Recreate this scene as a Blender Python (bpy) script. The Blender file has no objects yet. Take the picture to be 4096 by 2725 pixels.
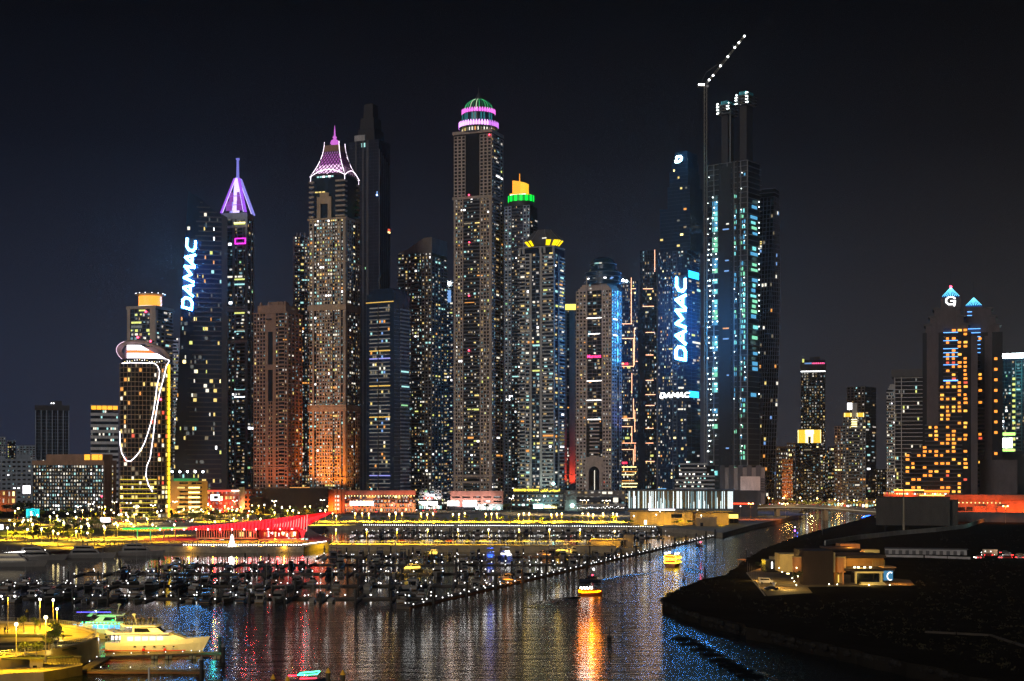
import bpy, math, random
from mathutils import Vector
R = math.radians
random.seed(7)
sc = bpy.context.scene
col = sc.collection

# ------------------------------------------------------------------ camera
F, CH, CX, HY = 5689.0, 42.0, 2048.0, 1880.0      # focal length in photo pixels, eye height, horizon row
cam = bpy.data.cameras.new('camera'); co = bpy.data.objects.new('camera', cam); col.objects.link(co)
co.location = (0, 0, CH); co.rotation_euler = (R(90), 0, 0)
cam.lens = 50; cam.sensor_width = 36; cam.sensor_fit = 'HORIZONTAL'
cam.shift_y = (HY - 1362.5) / 4096.0
cam.clip_start = 1.0; cam.clip_end = 30000
sc.camera = co

# ------------------------------------------------------------------ night sky, added fill sun, exposure
w = bpy.data.worlds.new('World'); sc.world = w; w.use_nodes = True
nt = w.node_tree; nt.nodes.clear()
def N(t, tree=None, **k):
    n = (tree or nt).nodes.new(t)
    for a, b in k.items(): setattr(n, a, b)
    return n
out = N('ShaderNodeOutputWorld'); bg = N('ShaderNodeBackground'); bg2 = N('ShaderNodeBackground'); ads = N('ShaderNodeAddShader')
sky = N('ShaderNodeTexSky', sky_type='NISHITA', sun_disc=False, sun_elevation=R(-4), sun_rotation=R(200))
tc = N('ShaderNodeTexCoord'); sep = N('ShaderNodeSeparateXYZ'); ramp = N('ShaderNodeValToRGB'); mixc = N('ShaderNodeMix', data_type='RGBA')
mr = N('ShaderNodeMapRange'); mul = N('ShaderNodeMix', data_type='RGBA', blend_type='MULTIPLY')
nt.links.new(tc.outputs['Generated'], sep.inputs[0]); nt.links.new(sep.outputs['Z'], ramp.inputs['Fac'])
els = ramp.color_ramp.elements
els[0].position = 0.0; els[0].color = (.028, .028, .031, 1)
els[1].position = 1.0; els[1].color = (.0012, .0012, .0016, 1)
for p, c in ((.07, (.023, .0238, .026, 1)), (.14, (.013, .0135, .0155, 1)), (.22, (.0045, .0047, .0056, 1)), (.32, (.0006, .0006, .0008, 1))):
    e = els.new(p); e.color = c
mr.inputs['From Min'].default_value = -.40; mr.inputs['From Max'].default_value = .36
nt.links.new(sep.outputs['X'], mr.inputs['Value'])
mixc.inputs[6].default_value = (.62, .82, 1.5, 1); mixc.inputs[7].default_value = (1.02, .93, .92, 1)
e = mr.outputs[0]; nt.links.new(e, mixc.inputs[0])
mul.inputs[0].default_value = 1
nt.links.new(ramp.outputs[0], mul.inputs[6]); nt.links.new(mixc.outputs[2], mul.inputs[7])
nt.links.new(mul.outputs[2], bg.inputs[0]); bg.inputs[1].default_value = 1.0
nt.links.new(sky.outputs[0], bg2.inputs[0]); bg2.inputs[1].default_value = 0.004
nt.links.new(bg.outputs[0], ads.inputs[0]); nt.links.new(bg2.outputs[0], ads.inputs[1]); nt.links.new(ads.outputs[0], out.inputs[0])
fill_sun = bpy.data.lights.new('facade_fill', 'SUN'); fill_sun.energy = 0.68; fill_sun.angle = R(12); fill_sun.color = (1.0, .88, .78)
mo = bpy.data.objects.new('facade_fill', fill_sun); col.objects.link(mo)
mo.rotation_euler = (R(74), 0, R(-28))       # added fill for the facades: low, from behind the camera and to its left
vs = sc.view_settings; vs.view_transform = 'Standard'; vs.look = 'None'; vs.exposure = 0.2; vs.gamma = 1; vs.use_curve_mapping = False
cy = sc.cycles
cy.use_denoising = True; cy.use_adaptive_sampling = True; cy.adaptive_threshold = .025; cy.max_bounces = 3; cy.diffuse_bounces = 1; cy.glossy_bounces = 2; cy.transparent_max_bounces = 6
cy.sample_clamp_indirect = 6.0; cy.use_light_tree = True; cy.caustics_reflective = False; cy.caustics_refractive = False
try: cy.denoiser = 'OPENIMAGEDENOISE'; cy.denoising_input_passes = 'RGB_ALBEDO_NORMAL'; cy.denoising_prefilter = 'NONE'
except Exception: pass

# ------------------------------------------------------------------ helpers
def W(x, y, Y):                                    # photo pixel at a given distance -> point of the place
    return Vector(((x - CX) / F * Y, Y, CH - (y - HY) / F * Y))
def G(x, y, zh=3.0):                               # photo pixel on a level sheet at height zh
    Y = (CH - zh) * F / (y - HY)
    return Vector(((x - CX) / F * Y, Y, zh))
MATS = {}
def mat(name, c=(.3, .3, .3), rough=.7, metal=0., var=.25, scale=.25, emit=None, es=0., sample=False, spec=.5, streak=True):
    if name in MATS: return MATS[name]
    m = bpy.data.materials.new(name); m.use_nodes = True; MATS[name] = m
    t = m.node_tree; b = t.nodes['Principled BSDF']
    b.inputs['Base Color'].default_value = (*c, 1); b.inputs['Roughness'].default_value = rough; b.inputs['Metallic'].default_value = metal
    b.inputs['Specular IOR Level'].default_value = spec
    if emit:
        b.inputs['Emission Color'].default_value = (*emit, 1); b.inputs['Emission Strength'].default_value = es
        m.cycles.emission_sampling = 'FRONT' if sample else 'NONE'
    if var > 0:
        g = N('ShaderNodeNewGeometry', t); mp = N('ShaderNodeMapping', t); mp.inputs['Scale'].default_value = (1, 1, .35 if streak else 1)
        n = N('ShaderNodeTexNoise', t); n.inputs['Scale'].default_value = scale; n.inputs['Detail'].default_value = 6; n.inputs['Roughness'].default_value = .65
        r = N('ShaderNodeMapRange', t); r.inputs['From Min'].default_value = .3; r.inputs['From Max'].default_value = .7
        r.inputs['To Min'].default_value = 1 - var; r.inputs['To Max'].default_value = 1 + var
        mx = N('ShaderNodeMix', t, data_type='RGBA', blend_type='MULTIPLY'); mx.inputs[0].default_value = 1; mx.inputs[6].default_value = (*c, 1)
        t.links.new(g.outputs['Position'], mp.inputs[0]); t.links.new(mp.outputs[0], n.inputs['Vector'])
        t.links.new(n.outputs[0], r.inputs[0]); t.links.new(r.outputs[0], mx.inputs[7]); t.links.new(mx.outputs[2], b.inputs['Base Color'])
    return m
def lamp_mat(name, c=(1, 1, 1), s=1., sample=False):
    return mat(name, (.02, .02, .02), .5, var=0, emit=c, es=s, sample=sample)

class MB:                                          # collects shapes into one mesh
    def __init__(s): s.v = []; s.f = []
    def add(s, v, f):
        k = len(s.v); s.v += [tuple(p) for p in v]; s.f += [tuple(i + k for i in q) for q in f]; return s
    def box(s, x0, x1, y0, y1, z0, z1):
        return s.add([(x0, y0, z0), (x1, y0, z0), (x1, y1, z0), (x0, y1, z0), (x0, y0, z1), (x1, y0, z1), (x1, y1, z1), (x0, y1, z1)],
                     [(3, 2, 1, 0), (4, 5, 6, 7), (0, 1, 5, 4), (1, 2, 6, 5), (2, 3, 7, 6), (3, 0, 4, 7)])
    def prism(s, pts, z0, z1):                     # plan polygon, counter-clockwise
        n = len(pts)
        v = [(p[0], p[1], z0) for p in pts] + [(p[0], p[1], z1) for p in pts]
        return s.add(v, [tuple(range(n - 1, -1, -1)), tuple(range(n, 2 * n))] + [(i, (i + 1) % n, n + (i + 1) % n, n + i) for i in range(n)])
    def slab(s, pts, y0, y1):                      # elevation polygon (x, z) drawn out in depth
        n = len(pts)
        v = [(p[0], y0, p[1]) for p in pts] + [(p[0], y1, p[1]) for p in pts]
        return s.add(v, [tuple(range(n)), tuple(range(2 * n - 1, n - 1, -1))] + [((i + 1) % n, i, n + i, n + (i + 1) % n) for i in range(n)])
    def loft(s, rings, cap=True, close=True):
        n = len(rings[0]); v = [p for r in rings for p in r]; f = []
        for k in range(len(rings) - 1):
            for i in range(n if close else n - 1):
                j = (i + 1) % n; f.append((k * n + i, k * n + j, (k + 1) * n + j, (k + 1) * n + i))
        if cap: f += [tuple(range(n - 1, -1, -1)), tuple(range((len(rings) - 1) * n, len(rings) * n))]
        return s.add(v, f)
    def lathe(s, prof, n=24, cx=0, cy=0, sx=1, sy=1):
        return s.loft([[(cx + r * sx * math.cos(2 * math.pi * i / n), cy + r * sy * math.sin(2 * math.pi * i / n), z) for i in range(n)] for r, z in prof])
    def tube(s, pts, r, n=6, taper=1.0):
        pts = [Vector(p) for p in pts]; rings = []
        for k, p in enumerate(pts):
            d = (pts[min(k + 1, len(pts) - 1)] - pts[max(k - 1, 0)]).normalized()
            a = d.cross(Vector((0, 0, 1)))
            if a.length < .05: a = d.cross(Vector((0, 1, 0)))
            a.normalize(); b = d.cross(a)
            rr = r * (1 + (taper - 1) * k / max(1, len(pts) - 1))
            rings.append([p + a * rr * math.cos(2 * math.pi * i / n) + b * rr * math.sin(2 * math.pi * i / n) for i in range(n)])
        return s.loft(rings)
    def mesh(s, name, m, smooth=False):
        me = bpy.data.meshes.new(name); me.from_pydata(s.v, [], s.f); me.materials.append(m)
        if smooth: me.shade_smooth()
        return me
    def build(s, name, m, parent=None, smooth=False, **k):
        return link(name, s.mesh(name, m, smooth), parent, **k)
def link(name, me, parent=None, loc=None, rz=None, scale=None, kind=None, label=None, cat=None, group=None):
    o = bpy.data.objects.new(name, me); col.objects.link(o)
    if parent is not None: o.parent = parent
    if loc is not None: o.location = loc
    if rz is not None: o.rotation_euler = (0, 0, rz)
    if scale is not None: o.scale = scale
    if kind: o['kind'] = kind
    if label: o['label'] = label
    if cat: o['category'] = cat
    if group: o['group'] = group
    return o
def thing(name, label, cat, loc=(0, 0, 0), rz=0, group=None):
    return link(name, None, None, loc, rz, label=label, cat=cat, group=group)
CUBES = {}
def cube(m):
    if m.name not in CUBES: CUBES[m.name] = MB().box(-.5, .5, -.5, .5, -.5, .5).mesh('block_' + m.name, m)
    return CUBES[m.name]
def ub(name, m, parent, a, b, **k):                # a block between two corners, sharing one mesh per material
    c = [(a[i] + b[i]) / 2 for i in range(3)]; d = [abs(b[i] - a[i]) for i in range(3)]
    return link(name, cube(m), parent, c, scale=d, **k)
def copy_tree(o, parent=None, loc=None, rz=None, label=None, group=None):
    c = o.copy(); col.objects.link(c); c.parent = parent
    if loc is not None: c.location = loc
    if rz is not None: c.rotation_euler = (0, 0, rz)
    if label: c['label'] = label
    if group: c['group'] = group
    for ch in list(KIDS(o)): copy_tree(ch, c)
    return c
def KIDS(o):
    if o.name not in KC: KC[o.name] = list(o.children)
    return KC[o.name]
KC = {}
def point(loc, c, power, r=.5, name='lamp_light', parent=None):
    l = bpy.data.lights.new(name, 'POINT'); l.energy = power; l.color = c; l.shadow_soft_size = r
    o = bpy.data.objects.new(name, l); col.objects.link(o); o.location = loc
    if parent is not None: o.parent = parent
    return o
def down(loc, c, power, r=.4, ang=150):
    o = spot(loc, Vector(loc) + Vector((0, 0, -5)), c, power, ang, r, 'lamp_light'); o.data.spot_blend = .35; return o
def spot(loc, target, c, power, ang=70, r=1.0, name='floodlight'):
    l = bpy.data.lights.new(name, 'SPOT'); l.energy = power; l.color = c; l.shadow_soft_size = r; l.spot_size = R(ang); l.spot_blend = .8
    o = bpy.data.objects.new(name, l); col.objects.link(o); o.location = loc
    o.rotation_euler = (Vector(target) - Vector(loc)).to_track_quat('-Z', 'Y').to_euler()
    return o
def text(name, s, size, m, parent, loc, rot=(R(90), 0, 0), ext=.15, off=0.02, shear=0, align='CENTER'):
    c = bpy.data.curves.new(name, 'FONT'); c.body = s; c.size = size; c.extrude = ext; c.offset = off; c.shear = shear; c.align_x = align
    c.materials.append(m)
    tmp = bpy.data.objects.new('lettering_curve', c); me = bpy.data.meshes.new_from_object(tmp); bpy.data.objects.remove(tmp)
    o = link(name, me, parent, loc); o.rotation_euler = rot
    return o

# ------------------------------------------------------------------ palette
glass = mat('dark_glass', (.035, .06, .10), .12, .0, var=.35, scale=.12, spec=.9)
glassb = mat('blue_glass', (.008, .024, .050), .14, .1, var=.35, scale=.12, spec=1.)
glassk = mat('black_glass', (.008, .010, .014), .15, .0, var=.3, scale=.12)
beige = mat('beige_stone', (.46, .385, .32), .85); brown = mat('brown_stone', (.36, .22, .155), .85); tan = mat('tan_stone', (.50, .39, .28), .85)
grey = mat('grey_concrete', (.42, .42, .43), .85); dgrey = mat('dark_concrete', (.10, .10, .11), .85); white = mat('white_cladding', (.68, .70, .74), .6)
blueg = mat('blue_grey_cladding', (.30, .37, .46), .55); char = mat('charcoal_cladding', (.05, .052, .06), .6); steel = mat('steel', (.3, .3, .31), .4, .6)
WIN = {}
for k, c, s in (('w', (1, .93, .75), 1.9), ('y', (1, .74, .22), 1.8), ('yy', (.95, 1, .25), 1.5), ('o', (1, .40, .08), 1.7), ('c', (.5, 1, .95), 1.5), ('g', (.45, 1, .45), 1.1),
                ('b', (.25, .5, 1), 1.3), ('r', (1, .12, .06), 1.6), ('d', (1, .8, .5), .35), ('dd', (.8, .85, .8), .22), ('W', (1, 1, 1), 5.5), ('Y', (1, .8, .3), 4.5)):
    s *= .62
    WIN[k] = lamp_mat('lit_window_' + {'w': 'white', 'y': 'yellow', 'yy': 'lime', 'o': 'orange', 'c': 'cyan', 'g': 'green', 'b': 'blue', 'r': 'red', 'd': 'dim', 'dd': 'faint', 'W': 'bright', 'Y': 'glaring'}[k], c, s)
PAL = {'mix': 'w w w y y yy yy c c d d d dd dd dd o W', 'cool': 'w w c c c d dd dd dd g W', 'warm': 'y y y w w o yy d d d dd dd Y', 'orange': 'o o o o y', 'hotel': 'y y o o Y d d r',
       'white': 'w w W d dd dd c', 'teal': 'c c c g w W dd', 'lime': 'yy yy yy g dd w', 'sparse': 'w y o d dd dd dd d'}
PAL = {k: v.split() for k, v in PAL.items()}

# ------------------------------------------------------------------ towers
class Tower:
    """x0..x1 photo columns the tower spans, xs the column of its near corner; Y its distance; a how far it is turned."""
    def __init__(s, name, label, x0, xs, x1, ytop, Y, a=25, zb=3.0, d=None, cat='tower'):
        m = Y / F; s.m = m; s.Y = Y; s.zb = zb
        s.top = CH - (ytop - HY) * m - zb
        phi = math.atan2((xs - CX) / F, 1); A = R(a)
        if xs >= x1: s.w = (x1 - x0) * m; s.d = d or s.w; th = -phi; c = Vector(((x0 + x1) / 2, 0)); off = Vector((0, -s.d / 2)); px = (x0 + x1) / 2; s.side = None
        elif xs <= x0: s.w = (x1 - x0) * m; s.d = d or s.w; th = -phi; off = Vector((0, -s.d / 2)); px = (x0 + x1) / 2; s.side = None
        elif (xs - x0) >= (x1 - xs):               # wide front, side face at the right
            s.w = (xs - x0) * m / math.cos(A); s.d = (x1 - xs) * m / math.sin(A); th = -phi - A; off = Vector((s.w / 2, -s.d / 2)); px = xs; s.side = 'right'
        else:                                      # side face at the left
            s.w = (x1 - xs) * m / math.cos(A); s.d = (xs - x0) * m / math.sin(A); th = -phi + A; off = Vector((-s.w / 2, -s.d / 2)); px = xs; s.side = 'left'
        p = W(px, HY, Y); c, sn = math.cos(th), math.sin(th)
        s.th = th
        s.root = thing(name, label, cat, (p.x - (c * off.x - sn * off.y), p.y - (sn * off.x + c * off.y), zb), th)
    def z(s, y): return CH - (y - HY) * s.m - s.zb           # photo row -> height on the near face
    def u(s, x, x0, x1): return (x - x0) / (x1 - x0)
    def core(s, m, z0=0, z1=None, inx=0, iny=0, name='core', sx=0):
        return ub(name, m, s.root, (-s.w / 2 + inx + sx, -s.d / 2 + iny, z0), (s.w / 2 - inx + sx, s.d / 2 - iny, z1 or s.top))
    def fbox(s, which, u0, u1, z0, z1, n0, n1):              # corners of a block on a face, n outward
        w2, d2 = s.w / 2, s.d / 2
        if which == 'front': return (-w2 + u0, -d2 - n1, z0), (-w2 + u1, -d2 - n0, z1)
        if which == 'right': return (w2 + n0, -d2 + u0, z0), (w2 + n1, -d2 + u1, z1)
        return (-w2 - n1, d2 - u1, z0), (-w2 - n0, d2 - u0, z1)
    def L(s, which): return s.w if which == 'front' else s.d
    def face(s, which, z0, z1, fh, bays, wm, p=.12, pal='mix', u0=0., u1=1., pr=1.0, bm=None, gm=None, wf=.68, hf=.64, nwin=280, n0=0., clump=.35):
        """bays: list of (code, width, count): w wall with windows, g glass strip, b balconies, s solid wall."""
        L = s.L(which); Ltot = (u1 - u0) * L; tot = sum(b[1] for b in bays); U = u0 * L
        nf = max(1, int(round((z1 - z0) / fh))); fh = (z1 - z0) / nf
        wall = MB(); line = MB(); cells = []
        def wb(mb, a, b, c, d, e, f): A, B = s.fbox(which, a, b, c, d, e, f); mb.box(A[0], B[0], A[1], B[1], A[2], B[2])
        for b in bays:
            code, wd = b[0], b[1]; k = b[2] if len(b) > 2 else 1
            a, e = U, U + wd / tot * Ltot; U = e; cw = (e - a) / k
            if code == 's': wb(wall, a, e, z0, z1, n0, n0 + .6)
            elif code == 'g':
                for j in range(nf): wb(line, a, e, z0 + j * fh - .12, z0 + j * fh + .12, n0, n0 + .12)
                for i in range(1, k): wb(line, a + i * cw - .08, a + i * cw + .08, z0, z1, n0 + .002, n0 + .16)
                cells += [(a + i * cw + .25, a + (i + 1) * cw - .25, z0 + j * fh + .5, z0 + (j + 1) * fh - .7) for i in range(k) for j in range(nf)]
            elif code == 'w':
                g = cw * (1 - wf) / 2; sp = fh * (1 - hf) / 2
                wb(wall, a, a + g, z0, z1, n0, n0 + .6); wb(wall, e - g, e, z0, z1, n0, n0 + .6)
                for i in range(1, k): wb(wall, a + i * cw - g, a + i * cw + g, z0, z1, n0, n0 + .6)
                for i in range(k):
                    for j in range(nf + 1):
                        wb(wall, a + i * cw + g, a + (i + 1) * cw - g, max(z0, z0 + j * fh - sp), min(z1, z0 + j * fh + sp), n0, n0 + .55)
                cells += [(a + i * cw + g, a + (i + 1) * cw - g, z0 + j * fh + sp, z0 + (j + 1) * fh - sp) for i in range(k) for j in range(nf)]
            elif code == 'b':
                for j in range(nf):
                    A, B = s.fbox(which, a + .1, e - .1, z0 + j * fh - .15, z0 + j * fh + min(1.25, fh * .36), n0 + .02, n0 + pr)
                    ub('balcony', bm or wm, s.root, A, B)
                cells += [(a + i * cw + .4, a + (i + 1) * cw - .4, z0 + j * fh + fh * .36, z0 + (j + 1) * fh - .35) for i in range(k) for j in range(nf)]
        if wall.v: wall.build('wall', wm, s.root)
        if line.v: line.build('mullion', gm or blueg, s.root, kind='stuff')
        P = PAL[pal]; n = 0; random.shuffle(cells); lit = []
        pick = [c for c in cells if random.random() < p * .8]
        for c in pick[:nwin]:
            a, e, q, t = c; r = random.random()
            wd = e - a
            f = random.uniform(.35, .85); a += wd * (1 - f) * random.random(); e = a + wd * f; q += (t - q) * random.uniform(.05, .4)
            if random.random() < .13: e = min(L * u1 - .2, a + wd * random.uniform(1.5, 3.2))
            A, B = s.fbox(which, a, e, q, t, n0 + .03, n0 + .1)
            ub('window', WIN[random.choice(P)], s.root, A, B)
        if p > .03:                                # the many fainter rooms, too small to pick apart
            fm = [MB(), MB(), MB()]
            for c in cells:
                if random.random() < p * 1.8 + .08:
                    a, e, q, t = c; f = random.uniform(.25, .7); a += (e - a) * (1 - f) * random.random(); e = a + (c[1] - c[0]) * f; q += (t - q) * random.uniform(0, .5)
                    A, B = s.fbox(which, a, e, q, t, n0 + .01, n0 + .025); random.choice(fm).box(A[0], B[0], A[1], B[1], A[2], B[2])
            for mb, mm in zip(fm, (lamp_mat('faint_warm', (1, .66, .28), .45), lamp_mat('faint_cool', (.5, .9, 1), .32), lamp_mat('faint_white', (1, .92, .8), .60))):
                if mb.v: mb.build('faint_window', mm, s.root, kind='stuff')
        return s
def neon(name, root, pts, r, m, n=5):
    return MB().tube(pts, r, n).build(name, m, root)
red_dot = lamp_mat('red_beacon', (1, .05, .1), 8)
OCT = MB().add([(1, 0, 0), (0, 1, 0), (-1, 0, 0), (0, -1, 0), (0, 0, 1), (0, 0, -1)], [(0, 1, 4), (1, 2, 4), (2, 3, 4), (3, 0, 4), (1, 0, 5), (2, 1, 5), (3, 2, 5), (0, 3, 5)])
OCTS = {}
def orb(name, m, parent, loc, r):
    if m.name not in OCTS:
        me = MB().lathe([(.05, -1), (.72, -.7), (1, 0), (.72, .7), (.05, 1)], 8).mesh('bulb_' + m.name, m); OCTS[m.name] = me
    return link(name, OCTS[m.name], parent, loc, scale=(r, r, r))
# ------------------------------------------------------------------ water and land
def water_mat():
    m = bpy.data.materials.new('water'); m.use_nodes = True; t = m.node_tree; b = t.nodes['Principled BSDF']
    b.inputs['Base Color'].default_value = (.004, .007, .010, 1); b.inputs['Roughness'].default_value = .04; b.inputs['IOR'].default_value = 1.33; b.inputs['Specular IOR Level'].default_value = .19
    g = N('ShaderNodeNewGeometry', t); L = t.links.new
    def wave(sx, sy, det, rot=0):
        mp = N('ShaderNodeMapping', t); mp.inputs['Scale'].default_value = (sx, sy, 1); mp.inputs['Rotation'].default_value = (0, 0, R(rot)); L(g.outputs['Position'], mp.inputs[0])
        n = N('ShaderNodeTexNoise', t); n.inputs['Scale'].default_value = 1; n.inputs['Detail'].default_value = det; n.inputs['Roughness'].default_value = .55; L(mp.outputs[0], n.inputs[0]); return n.outputs[0]
    a = wave(.22, .55, 3, 8); c = wave(.9, 1.6, 2, -14); d = wave(.045, .15, 2, -5)
    # the sheltered basin behind the pontoon breakwater is calmer than the channel
    sp = N('ShaderNodeSeparateXYZ', t); L(g.outputs['Position'], sp.inputs[0])
    ml = N('ShaderNodeMath', t, operation='MULTIPLY_ADD'); L(sp.outputs['Y'], ml.inputs[0]); ml.inputs[1].default_value = -.342; L(sp.outputs['X'], ml.inputs[2])     # x - .342 y : breakwater line
    r1 = N('ShaderNodeMapRange', t); r1.inputs['From Min'].default_value = -182; r1.inputs['From Max'].default_value = -160; L(ml.outputs[0], r1.inputs[0])
    r2 = N('ShaderNodeMapRange', t); r2.inputs['From Min'].default_value = 446; r2.inputs['From Max'].default_value = 425; L(sp.outputs['Y'], r2.inputs[0])
    mx = N('ShaderNodeMath', t, operation='MAXIMUM'); L(r1.outputs[0], mx.inputs[0]); L(r2.outputs[0], mx.inputs[1])
    r3 = N('ShaderNodeMapRange', t); r3.inputs['To Min'].default_value = .10; r3.inputs['To Max'].default_value = 1.0; L(mx.outputs[0], r3.inputs[0])
    ad = N('ShaderNodeMath', t, operation='MULTIPLY_ADD'); L(c, ad.inputs[0]); ad.inputs[1].default_value = .95; L(a, ad.inputs[2])
    a2 = N('ShaderNodeMath', t, operation='MULTIPLY_ADD'); L(d, a2.inputs[0]); a2.inputs[1].default_value = 2.6; L(ad.outputs[0], a2.inputs[2])
    bp = N('ShaderNodeBump', t); bp.inputs['Distance'].default_value = .17; 
    r4 = N('ShaderNodeMapRange', t); r4.inputs['From Min'].default_value = -165; r4.inputs['From Max'].default_value = -60; r4.inputs['To Min'].default_value = .17; r4.inputs['To Max'].default_value = .36; L(ml.outputs[0], r4.inputs[0]); L(r4.outputs[0], bp.inputs['Distance'])
    L(r3.outputs[0], bp.inputs['Strength']); L(a2.outputs[0], bp.inputs['Height']); L(bp.outputs[0], b.inputs['Normal'])
    return m
WATER = water_mat(); MATS['water'] = WATER
MB().add([(-3000, 150, 0), (3000, 150, 0), (3000, 3000, 0), (-3000, 3000, 0)], [(0, 1, 2, 3)]).build('water', WATER, kind='structure')
asph = mat('asphalt', (.055, .052, .05), .9, var=.3, scale=.2, streak=False); pave = mat('pale_paving', (.33, .29, .22), .85, var=.3, scale=.35, streak=False)
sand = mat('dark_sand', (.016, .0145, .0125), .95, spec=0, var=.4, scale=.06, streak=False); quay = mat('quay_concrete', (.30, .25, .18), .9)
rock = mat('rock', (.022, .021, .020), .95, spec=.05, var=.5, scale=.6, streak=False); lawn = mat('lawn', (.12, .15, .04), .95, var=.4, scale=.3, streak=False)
def land(name, pts, zh, m, z0=-1.5):
    p = [(q[0], q[1]) for q in pts]
    A = sum(p[i][0] * p[(i + 1) % len(p)][1] - p[(i + 1) % len(p)][0] * p[i][1] for i in range(len(p)))
    if A < 0: p.reverse()
    return MB().prism(p, z0, zh).build(name, m, kind='structure')
shore = [(-420, 625)] + [tuple(G(x, y)[:2]) for x, y in ((0, 2222), (210, 2206), (420, 2190), (560, 2184), (700, 2186), (860, 2188), (1040, 2188), (1215, 2186), (1312, 2172), (1330, 2160), (1270, 2135), (1235, 2113), (1300, 2105), (1450, 2105), (1800, 2107), (2150, 2108), (2600, 2112), (2640, 2110), (2790, 2120), (2890, 2132), (3010, 2100), (3120, 2078), (3190, 2058), (3205, 2045))]
main = shore + [(420, 2000), (900, 2100), (3000, 3000), (-3000, 3000), (-3000, 625)]
land('ground', main, 3.0, pave)
land('road', [tuple(G(x, y)[:2]) for x, y in ((-200, 2100), (600, 2092), (1300, 2068), (2050, 2052), (2500, 2056), (2500, 2044), (2050, 2040), (1300, 2050), (600, 2074), (-200, 2080))], 3.008, asph, 2.9)
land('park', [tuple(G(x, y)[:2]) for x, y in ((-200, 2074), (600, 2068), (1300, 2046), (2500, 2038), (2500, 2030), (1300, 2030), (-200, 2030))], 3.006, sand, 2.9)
land('lawn', [tuple(G(x, y)[:2]) for x, y in ((1420, 2090), (1900, 2092), (2320, 2093), (2320, 2082), (1900, 2079), (1420, 2077))], 3.012, mat('pale_sand', (.40, .33, .20), .9, var=.3, streak=False), 2.9)
land('lawn', [tuple(G(x, y)[:2]) for x, y in ((-100, 2150), (300, 2140), (620, 2132), (620, 2112), (300, 2112), (-100, 2118))], 3.012, lawn, 2.9)
# dark spit and far bank on the near side of the channel
spit = [tuple(G(x, y, 3.5)[:2]) for x, y in ((3500, 2060), (3380, 2092), (3260, 2122), (3140, 2160), (3060, 2190), (2985, 2235), (2960, 2262), (2900, 2296), (2820, 2310), (2750, 2336), (2690, 2362), (2658, 2382), (2672, 2398), (2740, 2428), (2850, 2462), (3000, 2500), (3200, 2545), (3470, 2602), (3700, 2650), (4100, 2738))]
random.seed(17); ds = []
for i in range(len(spit) - 1):                     # broken edge of the bank
    a, b = Vector(spit[i]), Vector(spit[i + 1]); n = max(1, int((b - a).length / 5))
    ds += [(a + (b - a) * (k / n) + Vector((random.uniform(-1.3, 1.3), random.uniform(-1.3, 1.3)))) for k in range(n)]
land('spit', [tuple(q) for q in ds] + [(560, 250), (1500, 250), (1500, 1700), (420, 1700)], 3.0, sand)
random.seed(3)
rk = MB()
for i in range(len(spit) - 1):                     # boulders of the revetment
    a, b = Vector(spit[i]), Vector(spit[i + 1]); n = int((b - a).length / 1.6)
    for k in range(n):
        for row in range(2):
            p = a + (b - a) * ((k + random.random()) / n); d = (b - a).normalized(); q = Vector((-d.y, d.x)) * -1
            if i < 11: q = Vector((d.y, -d.x)) * -1
            p = p + Vector((d.y, -d.x)) * (-(row * 1.1) + random.uniform(-.5, .9)) ; s = random.uniform(.5, 1.15); z = 2.2 - row * 1.3
            rk.loft([[(p.x + s * r * math.cos(t + random.random() * .5), p.y + s * r * math.sin(t + random.random() * .5), z + s * h) for t in (0, 1.25, 2.5, 3.8, 5.0)] for r, h in ((.6, -.6), (1.0, 0), (.55, .6))])
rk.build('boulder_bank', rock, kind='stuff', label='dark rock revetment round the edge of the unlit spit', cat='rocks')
# ------------------------------------------------------------------ the skyline, from left to right
random.seed(11)
def far_block(name, label, x0, x1, ytop, Y, m, rows, cols, p, pal, gl=glassk, wf=.6, hf=.5, d=30):
    T = Tower(name, label, x0, x1, x1, ytop, Y, 0, d=d, cat='building'); T.core(gl, iny=.3)
    T.face('front', 0, T.top, T.top / rows, [('w', 1, cols)], m, p, pal, wf=wf, hf=hf)
    ub('roof', m, T.root, (-T.w / 2 - .3, -T.d / 2 - .7, T.top), (T.w / 2 + .3, T.d / 2, T.top + 1.2)); return T
far_block('office_tower', 'slim hazy office tower at the far left edge', -20, 22, 1750, 2300, blueg, 24, 5, .16, 'cool')
far_block('office_tower', 'hazy office tower with a red beacon behind the pale flats', 30, 62, 1765, 2350, blueg, 22, 4, .18, 'warm')
far_block('office_tower', 'faint low tower right of the red beacon one', 68, 140, 1785, 2500, blueg, 20, 6, .05, 'cool')
T = far_block('apartment_block', 'pale grey apartment block with a stepped roof, far left', -30, 142, 1840, 1450, blueg, 11, 9, .05, 'white', glassk, .6, .4)
ub('stair_tower', blueg, T.root, (2, -4, T.top + 1.2), (16, 8, T.top + 6)); ub('lift_room', blueg, T.root, (-19, -4, T.top + 1.2), (-9, 8, T.top + 4))
# dark blue glass tower with pale vertical fins
T = Tower('glass_tower', 'dark blue glass tower with pale vertical fins and roof plant', 146, 272, 272, 1622, 1700, 0, d=38)
T.core(glassb); T.face('front', 0, T.top - 9, 4, [('g', 1, 10)], blueg, .015, 'cool')
for i in range(7): ub('fin', blueg, T.root, *T.fbox('front', T.w * i / 6 - .5, T.w * i / 6 + .5, 0, T.top - 6, .2, 1.1))
ub('roof_band', char, T.root, (-T.w / 2 - 1, -T.d / 2 - 1.2, T.top - 6), (T.w / 2 + 1, T.d / 2 + 1, T.top)); ub('roof_plant', char, T.root, (-2, -9, T.top), (11, 8, T.top + 6))
for x in (-1, 1.5): orb('roof_lamp', WIN['W'], T.root, (x, -10, T.top + 3), .8)
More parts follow.
